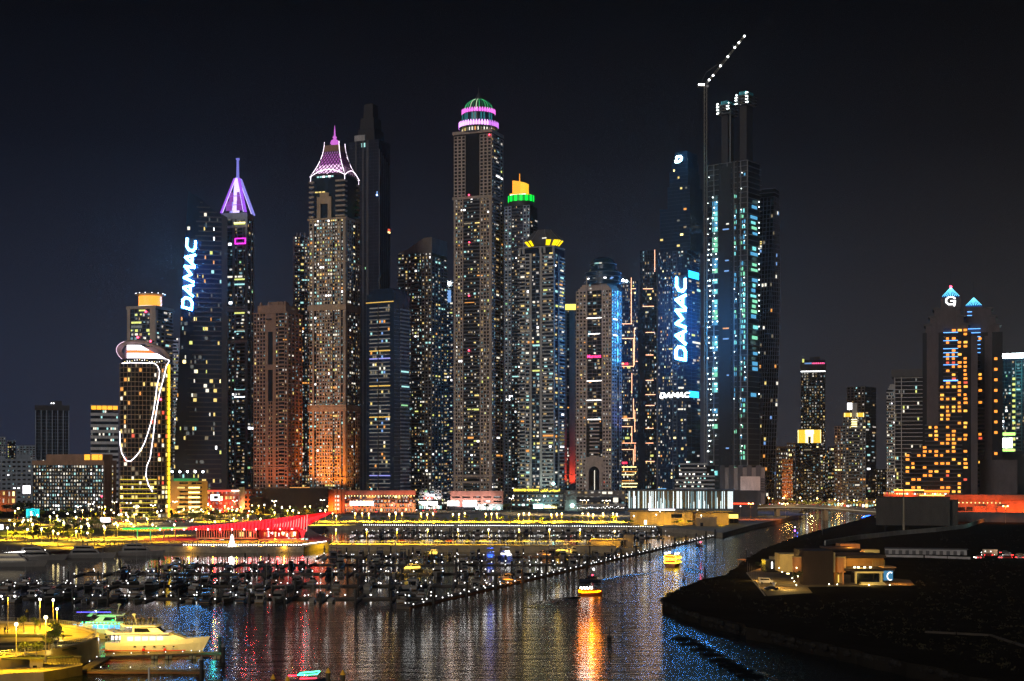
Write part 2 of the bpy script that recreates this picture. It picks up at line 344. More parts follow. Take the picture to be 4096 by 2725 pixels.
# white banded office block with an orange lit crown
T = Tower('office_block', 'white banded office block with an orange glowing top storey', 366, 470, 470, 1622, 1500, 0, d=30, cat='building')
T.core(glassb); n = 17; h = (T.top - 5) / n
for j in range(n): ub('spandrel', white, T.root, *T.fbox('front', -.4, T.w + .4, j * h, j * h + h * .5, .02, .7))
for j in range(n):
    for i in range(14):
        if random.random() < (.45 if j in (13, 11, 12, 3) else .08): ub('window', WIN[random.choice('c c w w dd'.split())], T.root, *T.fbox('front', T.w * i / 14 + .2, T.w * (i + 1) / 14 - .2, j * h + h * .55, (j + 1) * h - .3, .03, .1))
org = lamp_mat('orange_wash', (1, .42, .03), 1.6)
for i in range(5): ub('lit_panel', org, T.root, *T.fbox('front', T.w * i / 5 + .3, T.w * (i + 1) / 5 - .3, T.top - 4.5, T.top - .5, .05, .3))
ub('roof', grey, T.root, (-T.w / 2 - .6, -T.d / 2 - .8, T.top - .5), (T.w / 2 + .6, T.d / 2, T.top + .4))
# long brown hotel block full of sparkling windows
T = Tower('hotel_block', 'long dark brown block peppered with tiny lit windows', 140, 415, 462, 1842, 1260, 30, cat='building')
T.core(glassk); T.face('front', 2, T.top - 4, 3.3, [('w', 1, 26)], char, .40, 'white', nwin=230, wf=.7)
T.face('right', 0, T.top - 4, 3.3, [('s', 3), ('w', 1, 1), ('s', 1)], brown, .5, 'warm')
ub('parapet', brown, T.root, (-T.w / 2 - .7, -T.d / 2 - .8, T.top - 4), (T.w / 2 + .9, T.d / 2, T.top))
ub('penthouse', brown, T.root, (-T.w / 2 + 12, -T.d / 2 + 2, T.top), (T.w / 2 - 2, T.d / 2 - 2, T.top + 5.5))
for a, b in ((.83, .92), (.95, 1.06), (1.07, 1.12)): ub('lit_panel', org, T.root, (-T.w / 2 + T.w * a * .86, -T.d / 2 + 1.6, T.top + .4), (-T.w / 2 + T.w * b * .86, -T.d / 2 + 1.95, T.top + 5.3))
# tower with the orange drum and helipad
T = Tower('helipad_tower', 'beige tower with an orange glowing drum and round helipad on top', 512, 622, 690, 1222, 1420, 32)
T.core(glassb); f0 = T.z(1360)
T.face('front', 0, f0, 3.8, [('w', .9, 1), ('b', 2.2, 4), ('w', 1.6, 2)], beige, .12, 'mix')
T.face('front', f0, T.top - 3, 3.8, [('s', .5), ('g', 3.3, 5), ('s', .9)], beige, .28, 'lime')
T.face('right', 0, f0 + 20, 3.8, [('w', 1.2, 2), ('b', 1, 1)], grey, .14, 'mix'); T.face('right', f0 + 20, T.top - 4, 3.8, [('s', .3), ('g', 1.6, 2), ('w', .7, 1)], grey, .1, 'mix')
ub('cornice', beige, T.root, (-T.w / 2 - .9, -T.d / 2 - .9, T.top - 3), (T.w / 2 + .9, T.d / 2 + .9, T.top))
drum = MB().lathe([(11.5, T.top), (11.5, T.top + 11), (10, T.top + 11.1), (.1, T.top + 11.2)], 28).build('drum', lamp_mat('drum_glow', (1, .36, .04), 1.5), T.root)
MB().lathe([(12, T.top + .2), (12, T.top + 1.2), (11.6, T.top + 1.2)], 28).build('base_ring', WIN['w'], drum)
pad = MB().lathe([(10, T.top + 11.4), (15, T.top + 12.4), (15, T.top + 13.2), (.1, T.top + 13.3)], 28).build('helipad', steel, T.root)
for i in range(14): orb('helipad_lamp', WIN['W'], pad, (14.6 * math.cos(i * .449), 14.6 * math.sin(i * .449), T.top + 13.6), .5)
for u, z, fz in ((.68, T.top - 6, 'front'), (.40, f0 + 3, 'front')): A, B = T.fbox('front', T.w * u, T.w * u, z, z, 1.4, 1.4); orb('beacon', red_dot, T.root, A, 1.1)
# white slab strip behind it
T = Tower('apartment_tower', 'slim white tower with stacked balcony bands beside the leaning dark tower', 676, 720, 720, 1352, 1560, 0, d=30)
T.core(glassb); T.face('front', 0, T.top, 3.7, [('s', .5), ('b', 2, 3), ('s', .4)], white, .25, 'mix', pr=.8)
# ---- tower with the leaning ring, big screen and curling light lines
def ring_tower():
    Y = 1150; m = Y / F; cx = 556; root = thing('ring_roof_hotel', 'curved dark hotel tower with a slanted white ring roof and curling light lines', 'tower', W(cx, HY, Y) + Vector((0, 17, 3 - CH)), math.atan2(-(cx - CX), F))
    Z = lambda y: CH - (y - HY) * m - 3; X = lambda x: (x - cx) * m
    A, B = 19.6, 17.0; top = Z(1452); n = 44
    def P(x, off=0):                               # point of the curved front at lateral offset x
        q = max(-.999, min(.999, x / A)); a = abs(q); return (x * (1 + off / A), -B * (1 - a ** 2.6) ** (1 / 2.6) - off)
    def ringpts(off, k=56): return [(math.copysign(abs(math.cos(t)) ** .77, math.cos(t)) * (A + off), math.copysign(abs(math.sin(t)) ** .77, math.sin(t)) * (B + off)) for t in (2 * math.pi * i / k for i in range(k))]
    MB().prism(ringpts(-.25), 0, top).build('core', glassk, root, smooth=False)
    nf = 33; fh = top / nf; bm_ = mat('bronze_cladding', (.30, .21, .13), .6)
    for j in range(nf + 1): MB().prism(ringpts(.25), j * fh - (.75 if j < 9 else .28), j * fh + .28).build('floor_band', bm_, root)
    def cellx(i, nn=13): return -A * .985 + 2 * A * .985 * i / nn
    for i in range(14):
        x = cellx(i); p = P(x); ub('mullion', bm_, root, (p[0] - .22, p[1] - .1, 0), (p[0] + .22, p[1] + 1.2, top - .3))
    yl = WIN['y']
    for j in range(nf):
        for i in range(13):
            pr = .16 + (.30 if i in (0, 1) and j > 10 else 0) + (.25 if i > 9 else 0) + (.18 if j < 9 else 0)
            if random.random() < pr * .8:
                x0, x1 = cellx(i) + .35, cellx(i + 1) - .35; a, b = P(x0, .02), P(x1, .02); f = random.uniform(.45, 1); x1 = x0 + (x1 - x0) * f; b = (a[0] + (b[0] - a[0]) * f, a[1] + (b[1] - a[1]) * f)
                z0, z1 = j * fh + .5, (j + 1) * fh - .5
                mm = WIN[random.choice('y y o o Y d d w r'.split())]
                MB().add([(a[0], a[1] - .05, z0), (b[0], b[1] - .05, z0), (b[0], b[1] - .05, z1), (a[0], a[1] - .05, z1)], [(0, 1, 2, 3)]).build('window', mm, root)
    for j in range(9):                             # yellow lit lower floors
        pts = [(*P(-A * .96 + 2 * A * .72 * k / 16, .5), j * fh + .9) for k in range(17)]
        neon('floor_light', root, pts, .16, lamp_mat('floor_strip', (1, .75, .05), 1.6), 4)
    yel = lamp_mat('yellow_strip', (1, .62, .02), 2.6, True)
    for j in range(nf): p = P(A * .955, .1); ub('edge_light', yel, root, (p[0] - .3, p[1] - .6, j * fh + .35), (A + .7, p[1] + 3.5, (j + 1) * fh - .3))
    wl = lamp_mat('white_light_line', (.95, .92, 1), 5)
    def curve(pp): return [(*P(X(x), .9), Z(y)) for x, y in pp]
    neon('light_line', root, curve([(472, 1453), (500, 1452), (540, 1452), (575, 1452), (593, 1453), (604, 1463), (612, 1482), (610, 1510), (602, 1546), (597, 1594), (590, 1642), (580, 1692), (567, 1737), (556, 1772), (542, 1801), (523, 1827), (504, 1846), (488, 1843), (472, 1814), (466, 1780), (464, 1725)]), .24, wl)
    neon('light_line', root, curve([(650, 1437), (637, 1463), (628, 1508), (612, 1572), (604, 1620), (596, 1674), (586, 1763), (577, 1833), (564, 1865), (561, 1903), (571, 1942), (586, 1968)]), .24, wl)
    # recessed storey, curved screen and the slanted ring
    MB().prism([(x * .93, y * .93) for x, y in ringpts(0)], top, Z(1434)).build('sky_lobby', glassk, root)
    for k in range(16):
        p = P(-A * .85 + A * 1.6 * k / 15); orb('lobby_lamp', WIN['W' if k % 3 else 'Y'], root, (p[0] * .93, p[1] * .93 - .3, Z(1443) + random.uniform(-1, 1)), .35)
    scr = MB(); sw = lamp_mat('screen_white', (1, .93, 1), 3.0, True); so = lamp_mat('screen_orange', (1, .12, .02), 2.4); sv = lamp_mat('screen_violet', (.75, .2, .65), 1.6)
    x0, x1 = X(489), X(652); q = 20
    def strip(za, zb, xa, xb, mm, off, nm):
        mb = MB(); pts = [P(xa + (xb - xa) * k / q, off) for k in range(q + 1)]
        za_ = za if callable(za) else (lambda x: za); zb_ = zb if callable(zb) else (lambda x: zb)
        mb.add([(p[0], p[1], za_(p[0])) for p in pts] + [(p[0], p[1], zb_(p[0])) for p in pts], [(k, k + 1, q + k + 2, q + k + 1) for k in range(q)]); mb.build(nm, mm, root)
    topf = lambda x: Z(1381 + max(0, (x - X(540)) / m) ** 1.0 * .56)
    strip(Z(1433), lambda x: min(Z(1413), topf(x) + 1), x0, x1, sw, .3, 'screen')
    strip(Z(1412), lambda x: max(Z(1412) + .01, min(Z(1402), topf(x))), x0, X(598), so, .32, 'screen_band')
    strip(Z(1401), lambda x: max(Z(1401) + .01, min(Z(1394), topf(x))), x0, X(580), sw, .3, 'screen')
    strip(Z(1393), lambda x: max(Z(1393) + .01, topf(x)), x0, X(562), sw, .3, 'screen')
    for k in range(16):
        x = X(503 + random.random() * 95); p = P(x, .45); z = Z(1431) + random.random() * 1.5; ub('screen_mark', random.choice((sv, sv, so)), root, (p[0] - .22, p[1] - .05, z), (p[0] + .22, p[1] + .05, z + random.uniform(.8, 2.2)))
    rm = mat('ring_shell', (.24, .19, .20), .55); rings = []
    for i in range(49):                            # annulus that tips up towards the water and down to the right
        c_, s_ = math.cos(2 * math.pi * i / 48), math.sin(2 * math.pi * i / 48); pl = lambda a, b: (-.6 + a * c_, 1 + b * s_, Z(1413) - .17 * (a * c_) - .47 * (b * s_))
        o_, n_ = pl(21.4, 20), pl(17.2, 16); rings.append([o_, (o_[0], o_[1], o_[2] + .6), (n_[0], n_[1], n_[2] + .9), n_])
    MB().loft(rings, cap=False).build('ring_roof', rm, root, smooth=False)
    MB().prism([(x * .8, y * .8 + 3) for x, y in ringpts(0)], Z(1434), Z(1386)).build('roof_drum', rm, root)
    for x, y in ((615, 1597), (578, 1365)): p = P(X(x), 1.2); orb('beacon', red_dot, root, (p[0], p[1], Z(y)), .9)
    wp = Vector(root.location) + Vector((-15, -26, Z(1440)))
    spot(wp, Vector(root.location) + Vector((-19, 0, Z(1398))), (1, .66, .92), 12000, 60, 1., 'ring_light')
    neon('rim_light', root, [(-.6 + 21.6 * math.cos(a), 1 + 20.2 * math.sin(a), Z(1413) - .17 * 21.6 * math.cos(a) - .47 * 20.2 * math.sin(a)) for a in [math.pi * (.75 + .5 * k / 14) for k in range(15)]], .22, lamp_mat('rim_pink', (1, .7, .9), 1.6))
ring_tower()
# ---- leaning dark tower with the vertical blue sign
DL = {'D': [[(0, 0), (0, 1), (.62, 1), (.9, .75), (.9, .25), (.62, 0), (.2, 0)]], 'A': [[(0, 0), (.5, 1), (.95, 0)], [(.32, .3), (.72, .3)]], 'M': [[(0, 0), (.12, 1), (.5, .3), (.95, 1), (1.05, 0)]], 'C': [[(.95, .95), (.3, .95), (.02, .7), (.02, .28), (.3, .03), (.95, .03)]]}
def sign(name, s, h, m, parent, loc, rot, th=.2, wd=.95, gap=.22, slant=.22, dep=.5, ax='x', label=None):
    """stroke lettering: each letter drawn as bars along its strokes; loc start of the baseline, rot 0 along x, 90 climbing."""
    mb = MB(); x = 0; wmap = {'M': 1.25, 'A': 1.05}
    for ch in s:
        W_ = wd * wmap.get(ch, 1)
        for st in DL[ch]:
            for a, b in zip(st, st[1:]):
                pa = Vector((a[0] * W_ + a[1] * slant, a[1])); pb = Vector((b[0] * W_ + b[1] * slant, b[1])); d = (pb - pa).normalized(); nn = Vector((-d.y, d.x)) * th / 2; e = d * th * .35
                q = [pa - e - nn, pb + e - nn, pb + e + nn, pa - e + nn]; pts = []
                for p in q:
                    X_, Z_ = (x + p.x) * h, p.y * h
                    if rot: X_, Z_ = -Z_, X_
                    pts.append((X_, Z_))
                mb.slab(pts, -dep / 2, dep / 2)
        x += W_ + gap
    return link(name, mb.mesh(name, m), parent, loc, label=label)
blue_sign = lamp_mat('blue_white_sign', (.07, .40, 1), 90, True)
def dark_lean():
    Y = 1480; m = Y / F; root = thing('dark_tower', 'dark leaning tower with slanted roof and vertical blue white sign', 'tower', W(800, HY, Y) + Vector((0, 0, 3 - CH)), math.atan2(1248, F))
    Z = lambda y: CH - (y - HY) * m - 3; X = lambda x: (x - 800) * m
    xl = lambda z: X(693) + (X(752) - X(693)) * (z / Z(770)) ** 1.15
    d = 34; pts = [(X(905), 0), (X(905), Z(880)), (X(893), Z(868)), (X(888), Z(862)), (X(840), Z(830)), (X(800), Z(792)), (X(754), Z(768))] + [(xl(Z(770) * t), Z(770) * t) for t in (.9, .75, .5, .25, 0)]
    pts.reverse(); MB().slab(pts[::-1], 0, d).build('core', mat('navy_glass', (.012, .030, .07), .2, 0, var=.3, spec=.7), root)
    MB().slab([(X(885), 0), (X(907), 0), (X(907), Z(868)), (X(885), Z(855))], -2.5, 0).build('pier', char, root)
    nf = 62; fh = Z(850) / nf
    for j in range(nf + 5):
        z = j * fh; a = xl(z) + 6 + (3 if j % 3 else 0); b = X(884) if z < Z(862) else X(884) - (z - Z(862)) / m * m * 1.45
        if b - a > 4: ub('balcony', mat('slate_band', (.115, .105, .11), .8), root, (a + 4, -1.3, z - .2), (b, -.02, z + 1.0))
    for j in range(nf):
        for i in range(22):
            a0 = xl(j * fh); b0 = X(884); x = a0 + (b0 - a0) * i / 22
            if i < 6 and Z(1260) < j * fh < Z(930): continue
            if j * fh > Z(870 + (22 - i) * -2): continue
            if random.random() < (.10 if j < 40 else .07) * (1.8 if j % 7 == 2 else 1): ub('window', WIN[random.choice(PAL['warm' if random.random() < .55 else 'mix'])], root, (x + .2, -.1, j * fh + 1.05), (x + (b0 - a0) / 22 * random.choice((.6, .9, .9, 1.7)), -.03, (j + 1) * fh - .4))
    s = sign('sign', 'DAMAC', 9.6, blue_sign, root, (X(768), -1.0, Z(1240)), 90, wd=1.2, gap=.26, label='tall vertical white sign glowing blue')
    s.rotation_euler = (0, R(3.4), 0); rp_ = root.location; spot((rp_.x - 14, rp_.y - 34, Z(1100)), (rp_.x - 10, rp_.y, Z(1100)), (.05, .2, 1), 60000, 130)  # added mid-air spot stands in for the sign's blue wash
    ub('sign_backing', char, s, (-10.6, .3, -1), (.5, .75, 74))
dark_lean()
# ---- spire tower
def spire_tower():
    T = Tower('spire_tower', 'blue grey glass tower with a violet lit pyramid spire', 889, 990, 1014, 850, 1540, 24)
    T.core(glassb); L = T.w; u = lambda x: (x - 889) / (990 - 889)
    zc = T.z(1232)
    T.face('front', zc, T.top, 4.0, [('g', .42, 2), ('s', .09), ('g', .08), ('w', .26, 1), ('g', .05), ('s', .1)], blueg, .10, 'cool', wf=.72, hf=.62)
    T.face('front', 0, zc, 3.8, [('g', .2, 2), ('s', .05), ('w', .25, 2), ('s', .05), ('b', .35, 2), ('s', .1)], blueg, .16, 'cool', wf=.7)
    T.face('right', 0, T.top - 8, 3.9, [('g', 1, 1), ('s', .2), ('g', .6, 1), ('s', .2)], blueg, .05, 'cool')
    for y in (905, 1228, 1240, 1365): ub('cornice', white, T.root, *T.fbox('front', -.3, L + .3, T.z(y) - 1.2, T.z(y) + 1.2, .6, 1.6))
    ub('white_fin', white, T.root, *T.fbox('front', 1, 5.2, 0, T.z(1368), .62, 5))
    pm = lamp_mat('magenta_light', (1, .03, .75), 2.6); vm = lamp_mat('violet_light', (.40, .10, 1), .95, True); vb = lamp_mat('pale_violet_light', (.62, .52, 1), 1.6, True); ib = lamp_mat('indigo_light', (.30, .28, .9), .9)
    for a, b, c, d_ in ((.52, .94, 952, 955), (.52, .94, 972, 976), (.52, .55, 952, 976), (.91, .94, 952, 976)): ub('frame_light', pm, T.root, *T.fbox('front', L * a, L * b, T.z(d_), T.z(c), .7, 1.2))
    ub('window', WIN['Y'], T.root, *T.fbox('front', L * .48, L * .92, T.z(893), T.z(888), .7, .8)); ub('window', WIN['yy'], T.root, *T.fbox('front', L * .48, L * .92, T.z(898), T.z(893), .7, .8))
    for y, c in ((1140, 'c'), (1560, 'c'), (1590, 'W'), (1120, 'yy'), (1255, 'yy'), (1330, 'c')): ub('window', WIN[c], T.root, *T.fbox('front', L * .5, L * .9, T.z(y), T.z(y - 6), .7, .8))
    zt = T.top; apex = zt + (850 - 706) * T.m; r0 = L * .47; top = T.z(625)
    sp = MB()
    for sx, sy in ((-1, -1), (1, -1), (1, 1), (-1, 1)):
        p0 = Vector((sx * r0, sy * r0 * .8, zt)); p1 = Vector((sx * 2.2, sy * 2.2, apex)); ub_ = MB(); wv = Vector((1.15, 0, 0)); dv = Vector((0, 1.2, 0))
        ub_.loft([[p - wv - dv, p + wv - dv, p + wv + dv, p - wv + dv] for p in (p0, p1)]).build('pyramid_rib', vm if sy < 0 else ib, T.root)
        if sx < 0 or True:
            e = MB().tube([p0 + Vector((-sx * 1.9, -1.3, 0)), p1 + Vector((-sx * 1.5, -1.3, 0))], .35, 4).build('rib_light', vb, T.root)
    MB().loft([[(-3.2, -6, zt), (3.2, -6, zt), (3.2, -3, zt), (-3.2, -3, zt)], [(-2.6, -3, apex), (2.6, -3, apex), (2.6, 0, apex), (-2.6, 0, apex)]]).build('spine', vb, T.root)
    MB().lathe([(1.8, apex - 4), (1.25, top - 3), (1.25, top - 2.5), (2.2, top - .8), (2.2, top), (.1, top + .1)], 10).build('mast', lamp_mat('mast_light', (.26, .26, .95), .7), T.root)
    for f in (.22, .48):
        z = zt + (apex - zt) * f; r = r0 * (1 - f) + 2 * f
        for sx in (-1, 1): ub('pyramid_panel', lamp_mat('panel_violet', (.42, .06, .75), .5), T.root, (sx * r * .25 if sx > 0 else -r * .85, -r * .82, z - (apex - zt) * .16), (sx * r * .85 if sx > 0 else -r * .25, -r * .78, z + 4))
        MB().tube([(-r, -r * .8, z), (r, -r * .8, z)], .4, 4).build('pyramid_tie', vm, T.root)
    ub('spire_base', blueg, T.root, (-r0 - 1, -T.d / 2 - .9, zt - 7), (r0 + 1, T.d / 2, zt - .02))
spire_tower()
# ---- brown stone tower
T = Tower('brown_tower', 'reddish brown stone tower with ornate stepped top and arched base', 1016, 1150, 1208, 1250, 1400, 28)
T.core(glassk); L = T.w
for (a, b), bay in (((0, .36), [('w', 1, 4)]), ((.36, .43), [('s', 1)]), ((.57, .64), [('s', 1)]), ((.64, 1), [('w', .3, 1), ('b', .5, 2), ('w', .25, 1)])): T.face('front', 14, T.top, 3.7, bay, brown, .05, 'warm', u0=a, u1=b, wf=.62)
T.face('front', 14, T.z(1605), 3.7, [('w', 1, 2)], brown, .05, 'warm', u0=.43, u1=.57); T.face('front', T.z(1325), T.top, 3.7, [('s', 1)], brown, 0, u0=.43, u1=.57); T.face('front', T.z(1478), T.z(1462), 3.7, [('s', 1)], brown, 0, u0=.43, u1=.57)
T.face('right', 14, T.top, 3.7, [('w', 1, 4)], brown, .06, 'warm')
T.face('front', 0, 14, 14, [('w', 1, 5)], brown, .0, wf=.62, hf=.75); T.face('right', 0, 14, 14, [('s', 1)], brown)
for y in (1250, 1460, 1790, 1870): ub('cornice', brown, T.root, (-T.w / 2 - 1.2, -T.d / 2 - 1.2, T.z(y) - .6), (T.w / 2 + 1.2, T.d / 2, T.z(y) + .6))
ub('upper_storey', brown, T.root, (-T.w / 2 + 3, -T.d / 2 + 2, T.top + .6), (T.w / 2 - 3, T.d / 2 - 2, T.top + 8)); ub('lift_room', brown, T.root, (-6, -6, T.top + 8), (9, 6, T.top + 12))
MB().lathe([(3.2, -.4), (3.2, .4)], 20).build('round_window', glassb, T.root).location = (-1, -T.d / 2 - .75, T.z(1275)); T.root.children[-1].rotation_euler = (R(90), 0, 0)
for x in (-13, -4, 6, 14):
    MB().lathe([(1.6, T.top + 8), (1.4, T.top + 10), (.8, T.top + 11.4), (.05, T.top + 12)], 8, x, -T.d / 2 + 4).build('finial', brown, T.root)
p = T.root.location
for dx in (-14, 4, 20): spot((p.x + dx, p.y - T.d / 2 - 30, 14), (p.x + dx * .7, p.y, 80), (1, .22, .04), 30000, 75)
# slim tower between the brown one and the lattice crown tower
T = Tower('apartment_tower', 'slim grey tower with white balconies behind the reddish brown tower', 1172, 1240, 1240, 948, 1640, 0, d=30)
T.core(glassb); T.face('front', 0, T.top, 3.7, [('s', .25), ('b', .8, 2), ('g', .6, 1), ('w', .8, 2)], grey, .2, 'mix')
for x in (-6, -2, 3): ub('roof_fin', grey, T.root, (x, -14, T.top), (x + 1.5, 0, T.top + 5))
# ---- the lattice crown tower
def lattice_crown():
    T = Tower('lattice_crown_tower', 'stone tower with orange washed base and violet lattice crown', 1237, 1381, 1440, 872, 1420, 26)
    T.core(glassk); L = T.w; z1 = T.z(1225); z2 = T.z(1635)
    B = lambda p_: [('w', .10, 1), ('s', .035), ('g', .06, 1), ('w', .16, 2), ('w', .28, 4), ('g', .06, 1), ('w', .14, 2), ('s', .03), ('g', .05, 1), ('s', .06)]
    T.face('front', 18, z2 - 2, 3.55, B(0), tan, .34, 'mix', nwin=120, wf=.68, gm=dgrey); T.face('front', z2 + 2, z1 - 2, 3.55, B(0), beige, .28, 'mix', nwin=110, wf=.68, gm=dgrey)
    T.face('front', z1 + 2, T.top, 3.55, B(0), beige, .38, 'mix', nwin=120, wf=.68, gm=dgrey)
    T.face('right', 18, T.top, 3.55, [('s', .15), ('w', .5, 3), ('g', .2, 1), ('w', .4, 2)], beige, .10, 'mix', gm=dgrey)
    for y, h in ((1225, 2), (1235, 1), (1635, 2.2), (1622, .8), (872, 1), (1045, .7)): ub('cornice', tan, T.root, (-T.w / 2 - 1.4, -T.d / 2 - 1.4, T.z(y) - h), (T.w / 2 + 1.4, T.d / 2, T.z(y) + h))
    # corner balconies below each cornice
    for k in range(20):
        z = z2 + 6 + (z1 - z2 - 8) * k / 20
        if k % 2 == 0:
            for a, b in ((-.8, L * .1), (L * .8, L * .97)): ub('ledge', tan, T.root, *T.fbox('front', a, b, z - .3, z + .3, .62, 1.5))
    # top section
    zt = T.z(700)
    ub('upper_core', glassb, T.root, (-T.w / 2 + 4, -T.d / 2 + 1, T.top), (T.w / 2 - 1, T.d / 2 - 1, zt))
    for k in range(8):
        z = T.top + (zt - T.top) * (k + .5) / 8.6
        for a, b in ((0, L * .14), (L * .74, L * 1.0)): ub('balcony', beige, T.root, *T.fbox('front', a, b, z - .6, z + 1.1, -5 if a else -5, 1.2))
        ub('balcony', beige, T.root, *T.fbox('right', T.d * .82, T.d * .97, z - .6, z + 1.1, -2, .9))
    fr = MB(); c0, c1 = -T.w / 2 + L * .22, -T.w / 2 + L * .62; zf = T.z(782)
    fr.box(c0, c0 + 4, -T.d / 2 - .8, -T.d / 2 + 2, T.top, zf); fr.box(c1 - 4, c1, -T.d / 2 - .8, -T.d / 2 + 2, T.top, zf); fr.box(c0 + 4, c1 - 4, -T.d / 2 - .8, -T.d / 2 + 2, zf - 7, zf); fr.box(c0 + 3, c1 - 3, -T.d / 2 - .5, -T.d / 2 + 1.5, zf, zf + 4)
    fr.build('portal', tan, T.root)
    for i, z in ((0, 0), (1, 0), (2, 0)): ub('window', WIN['y'], T.root, (c0 - 2 + i * 4, -T.d / 2 - .9 - i * 0, T.z(765)), (c0 + 1 + i * 4, -T.d / 2 - .85, T.z(760)))
    for i in range(6): ub('window', WIN['W' if i in (2, 4) else 'c'], T.root, (-T.w / 2 + 8 + i * 3.2, -T.d / 2 + .93, T.z(703)), (-T.w / 2 + 10.4 + i * 3.2, -T.d / 2 + .98, T.z(697)))
    # crown: four curved lattice faces, posts of white light, arches and finial
    wl = lamp_mat('white_crown_light', (1, .85, 1), 2.5); dk = mat('lattice_bar', (.05, .03, .05), .6); vio = lamp_mat('lilac_glow', (.70, .16, .72), .6, True); vio2 = lamp_mat('lilac_bright', (1, .58, .95), 1.5, True)
    zb, zm, zT = T.z(690), T.z(592), T.z(552); w2, d2 = T.w / 2, T.d / 2
    def rad(t): return .44 + .56 * (1 - t) ** 1.9      # share of the half width at height t
    H = zT - zb; cx_ = 0
    def corner(sx, sy, t): return Vector((sx * w2 * rad(t) * .93, sy * d2 * rad(t) * .93, zb + H * t))
    for sx, sy in ((-1, -1), (1, -1), (1, 1), (-1, 1)):
        MB().tube([corner(sx, sy, k / 10) * 1 for k in range(11)], .30, 5).build('light_post', wl, T.root)
        MB().tube([corner(sx, sy, 0), corner(sx, sy, 0) + Vector((sx * .5, sy * .5, -6.5))], .32, 5).build('light_post', wl, T.root)
    tm = (zm - zb) / H
    for (a, b) in (((-1, -1), (1, -1)), ((1, -1), (1, 1))):
        def pt(u, t, k=.96): A_, B_ = corner(*a, t), corner(*b, t); q = A_ + (B_ - A_) * u; return Vector((q.x * k, q.y * k, q.z))
        for t0, t1, mm in ((.04, .30, vio2), (.30, .62, vio), (.62, tm, lamp_mat('lilac_dim', (.55, .2, .6), .55))):
            MB().add([pt(.03, t0), pt(.97, t0), pt(.97, t1), pt(.03, t1)], [(0, 1, 2, 3)]).build('glowing_panel', mm, T.root)
        lat = MB(); n = 7
        for s_ in (-1, 1):
            for k in range(-n, 2 * n):
                pp = []
                for j in range(9):
                    t = .02 + (tm - .02) * j / 8; u = (k + s_ * j * .5 * 1.2) / n
                    if 0 <= u <= 1: pp.append(pt(u, t, 1.0))
                if len(pp) > 1: lat.tube(pp, .48, 4)
        lat.build('lattice', dk, T.root)
        MB().add([pt(.0, tm, 1.0), pt(1, tm, 1.0), pt(1, tm + .18, 1.0), pt(0, tm + .18, 1.0)], [(0, 1, 2, 3)]).build('top_frame', brown, T.root)
        ar = [pt(u / 12, 0, 1.06) + Vector((0, 0, -2 + 6.5 * math.sin(math.pi * u / 12))) for u in range(13)]; MB().tube(ar, .32, 5).build('light_arch', wl, T.root)
    ub('crown_deck', dk, T.root, (-w2 * .95, -d2 * .95, zb - 1.5), (w2 * .95, d2 * .95, zb + .1)); ub('crown_top', brown, T.root, (-w2 * .4, -d2 * .4, zm), (w2 * .4, d2 * .4, T.z(566)))
    z = T.z(566); MB().lathe([(2.2, z), (4.6, z + 3), (3.6, z + 6), (1.2, z + 7.5), (2.3, z + 9.2), (.8, z + 11), (.7, z + 15), (.05, z + 22)], 12).build('finial', lamp_mat('finial_glow', (.8, .18, .85), .8), T.root, smooth=True)
    # orange washed base with arches
    T.face('front', 9, 18, 9, [('s', .16), ('w', .5, 4), ('s', .2)], tan, .4, 'warm', hf=.3, wf=.4); T.face('right', 9, 18, 9, [('s', 1)], tan)
    T.face('front', 0, 9, 9, [('w', .2, 2), ('w', .5, 3), ('w', .2, 2), ('s', .1)], tan, 0, hf=.75, wf=.8); T.face('right', 0, 9, 9, [('s', .3), ('w', .5, 1), ('s', .3)], tan, 0, hf=.8, wf=.9)
    for z in (18.4, 9.2, 31): ub('cornice', tan, T.root, (-T.w / 2 - 1.6, -T.d / 2 - 1.6, z - .5), (T.w / 2 + 1.6, T.d / 2, z + .5))
    neon('arch', T.root, [(-T.w / 2 + L * (.2 + .5 * k / 14), -T.d / 2 - 1.8, 2 + 10.5 * math.sin(math.pi * (.2 + .6 * k / 14)) ** .8) for k in range(15)], .55, tan)
    p = T.root.location
    for dx, z in ((-22, 70), (-6, 60), (10, 70)): spot((p.x + dx, p.y - T.d / 2 - 26, 16), (p.x + dx * .5 - 4, p.y - 10, z), (1, .25, .02), 120000, 70)
    spot((p.x + 40, p.y - 40, 16), (p.x + 10, p.y, 60), (1, .33, .05), 40000, 60)
lattice_crown()
# ---- tall unlit tower behind the lattice crown tower
T = Tower('dark_tower', 'tall unlit grey tower with a thin crane spire behind the lattice crown tower', 1393, 1515, 1562, 556, 1700, 30)
T.core(mat('night_glass', (.02, .026, .045), .2, 0, var=.3)); L = T.w
T.face('front', 0, T.top, 4, [('g', .28, 2), ('s', .06), ('g', .22, 2), ('s', .07), ('g', .1, 1), ('s', .09), ('g', .4, 2)], dgrey, .006, 'cool', gm=mat('night_line', (.07, .075, .10), .6))
for i in range(6): ub('rib', dgrey, T.root, *T.fbox('right', T.d * i / 6, T.d * i / 6 + 1.4, 0, T.top - 12 - i * 3, .02, 1.3))
ub('lift_room', grey, T.root, (-T.w / 2 + L * .2, -T.d / 2, T.top), (-T.w / 2 + L * .55, -T.d / 2 + 10, T.top + 7)); ub('window', WIN['c'], T.root, *T.fbox('front', L * .44, L * .56, T.top - 8, T.top - 3, .3, .4))
sp = MB(); z0, z1 = T.top, T.z(395)
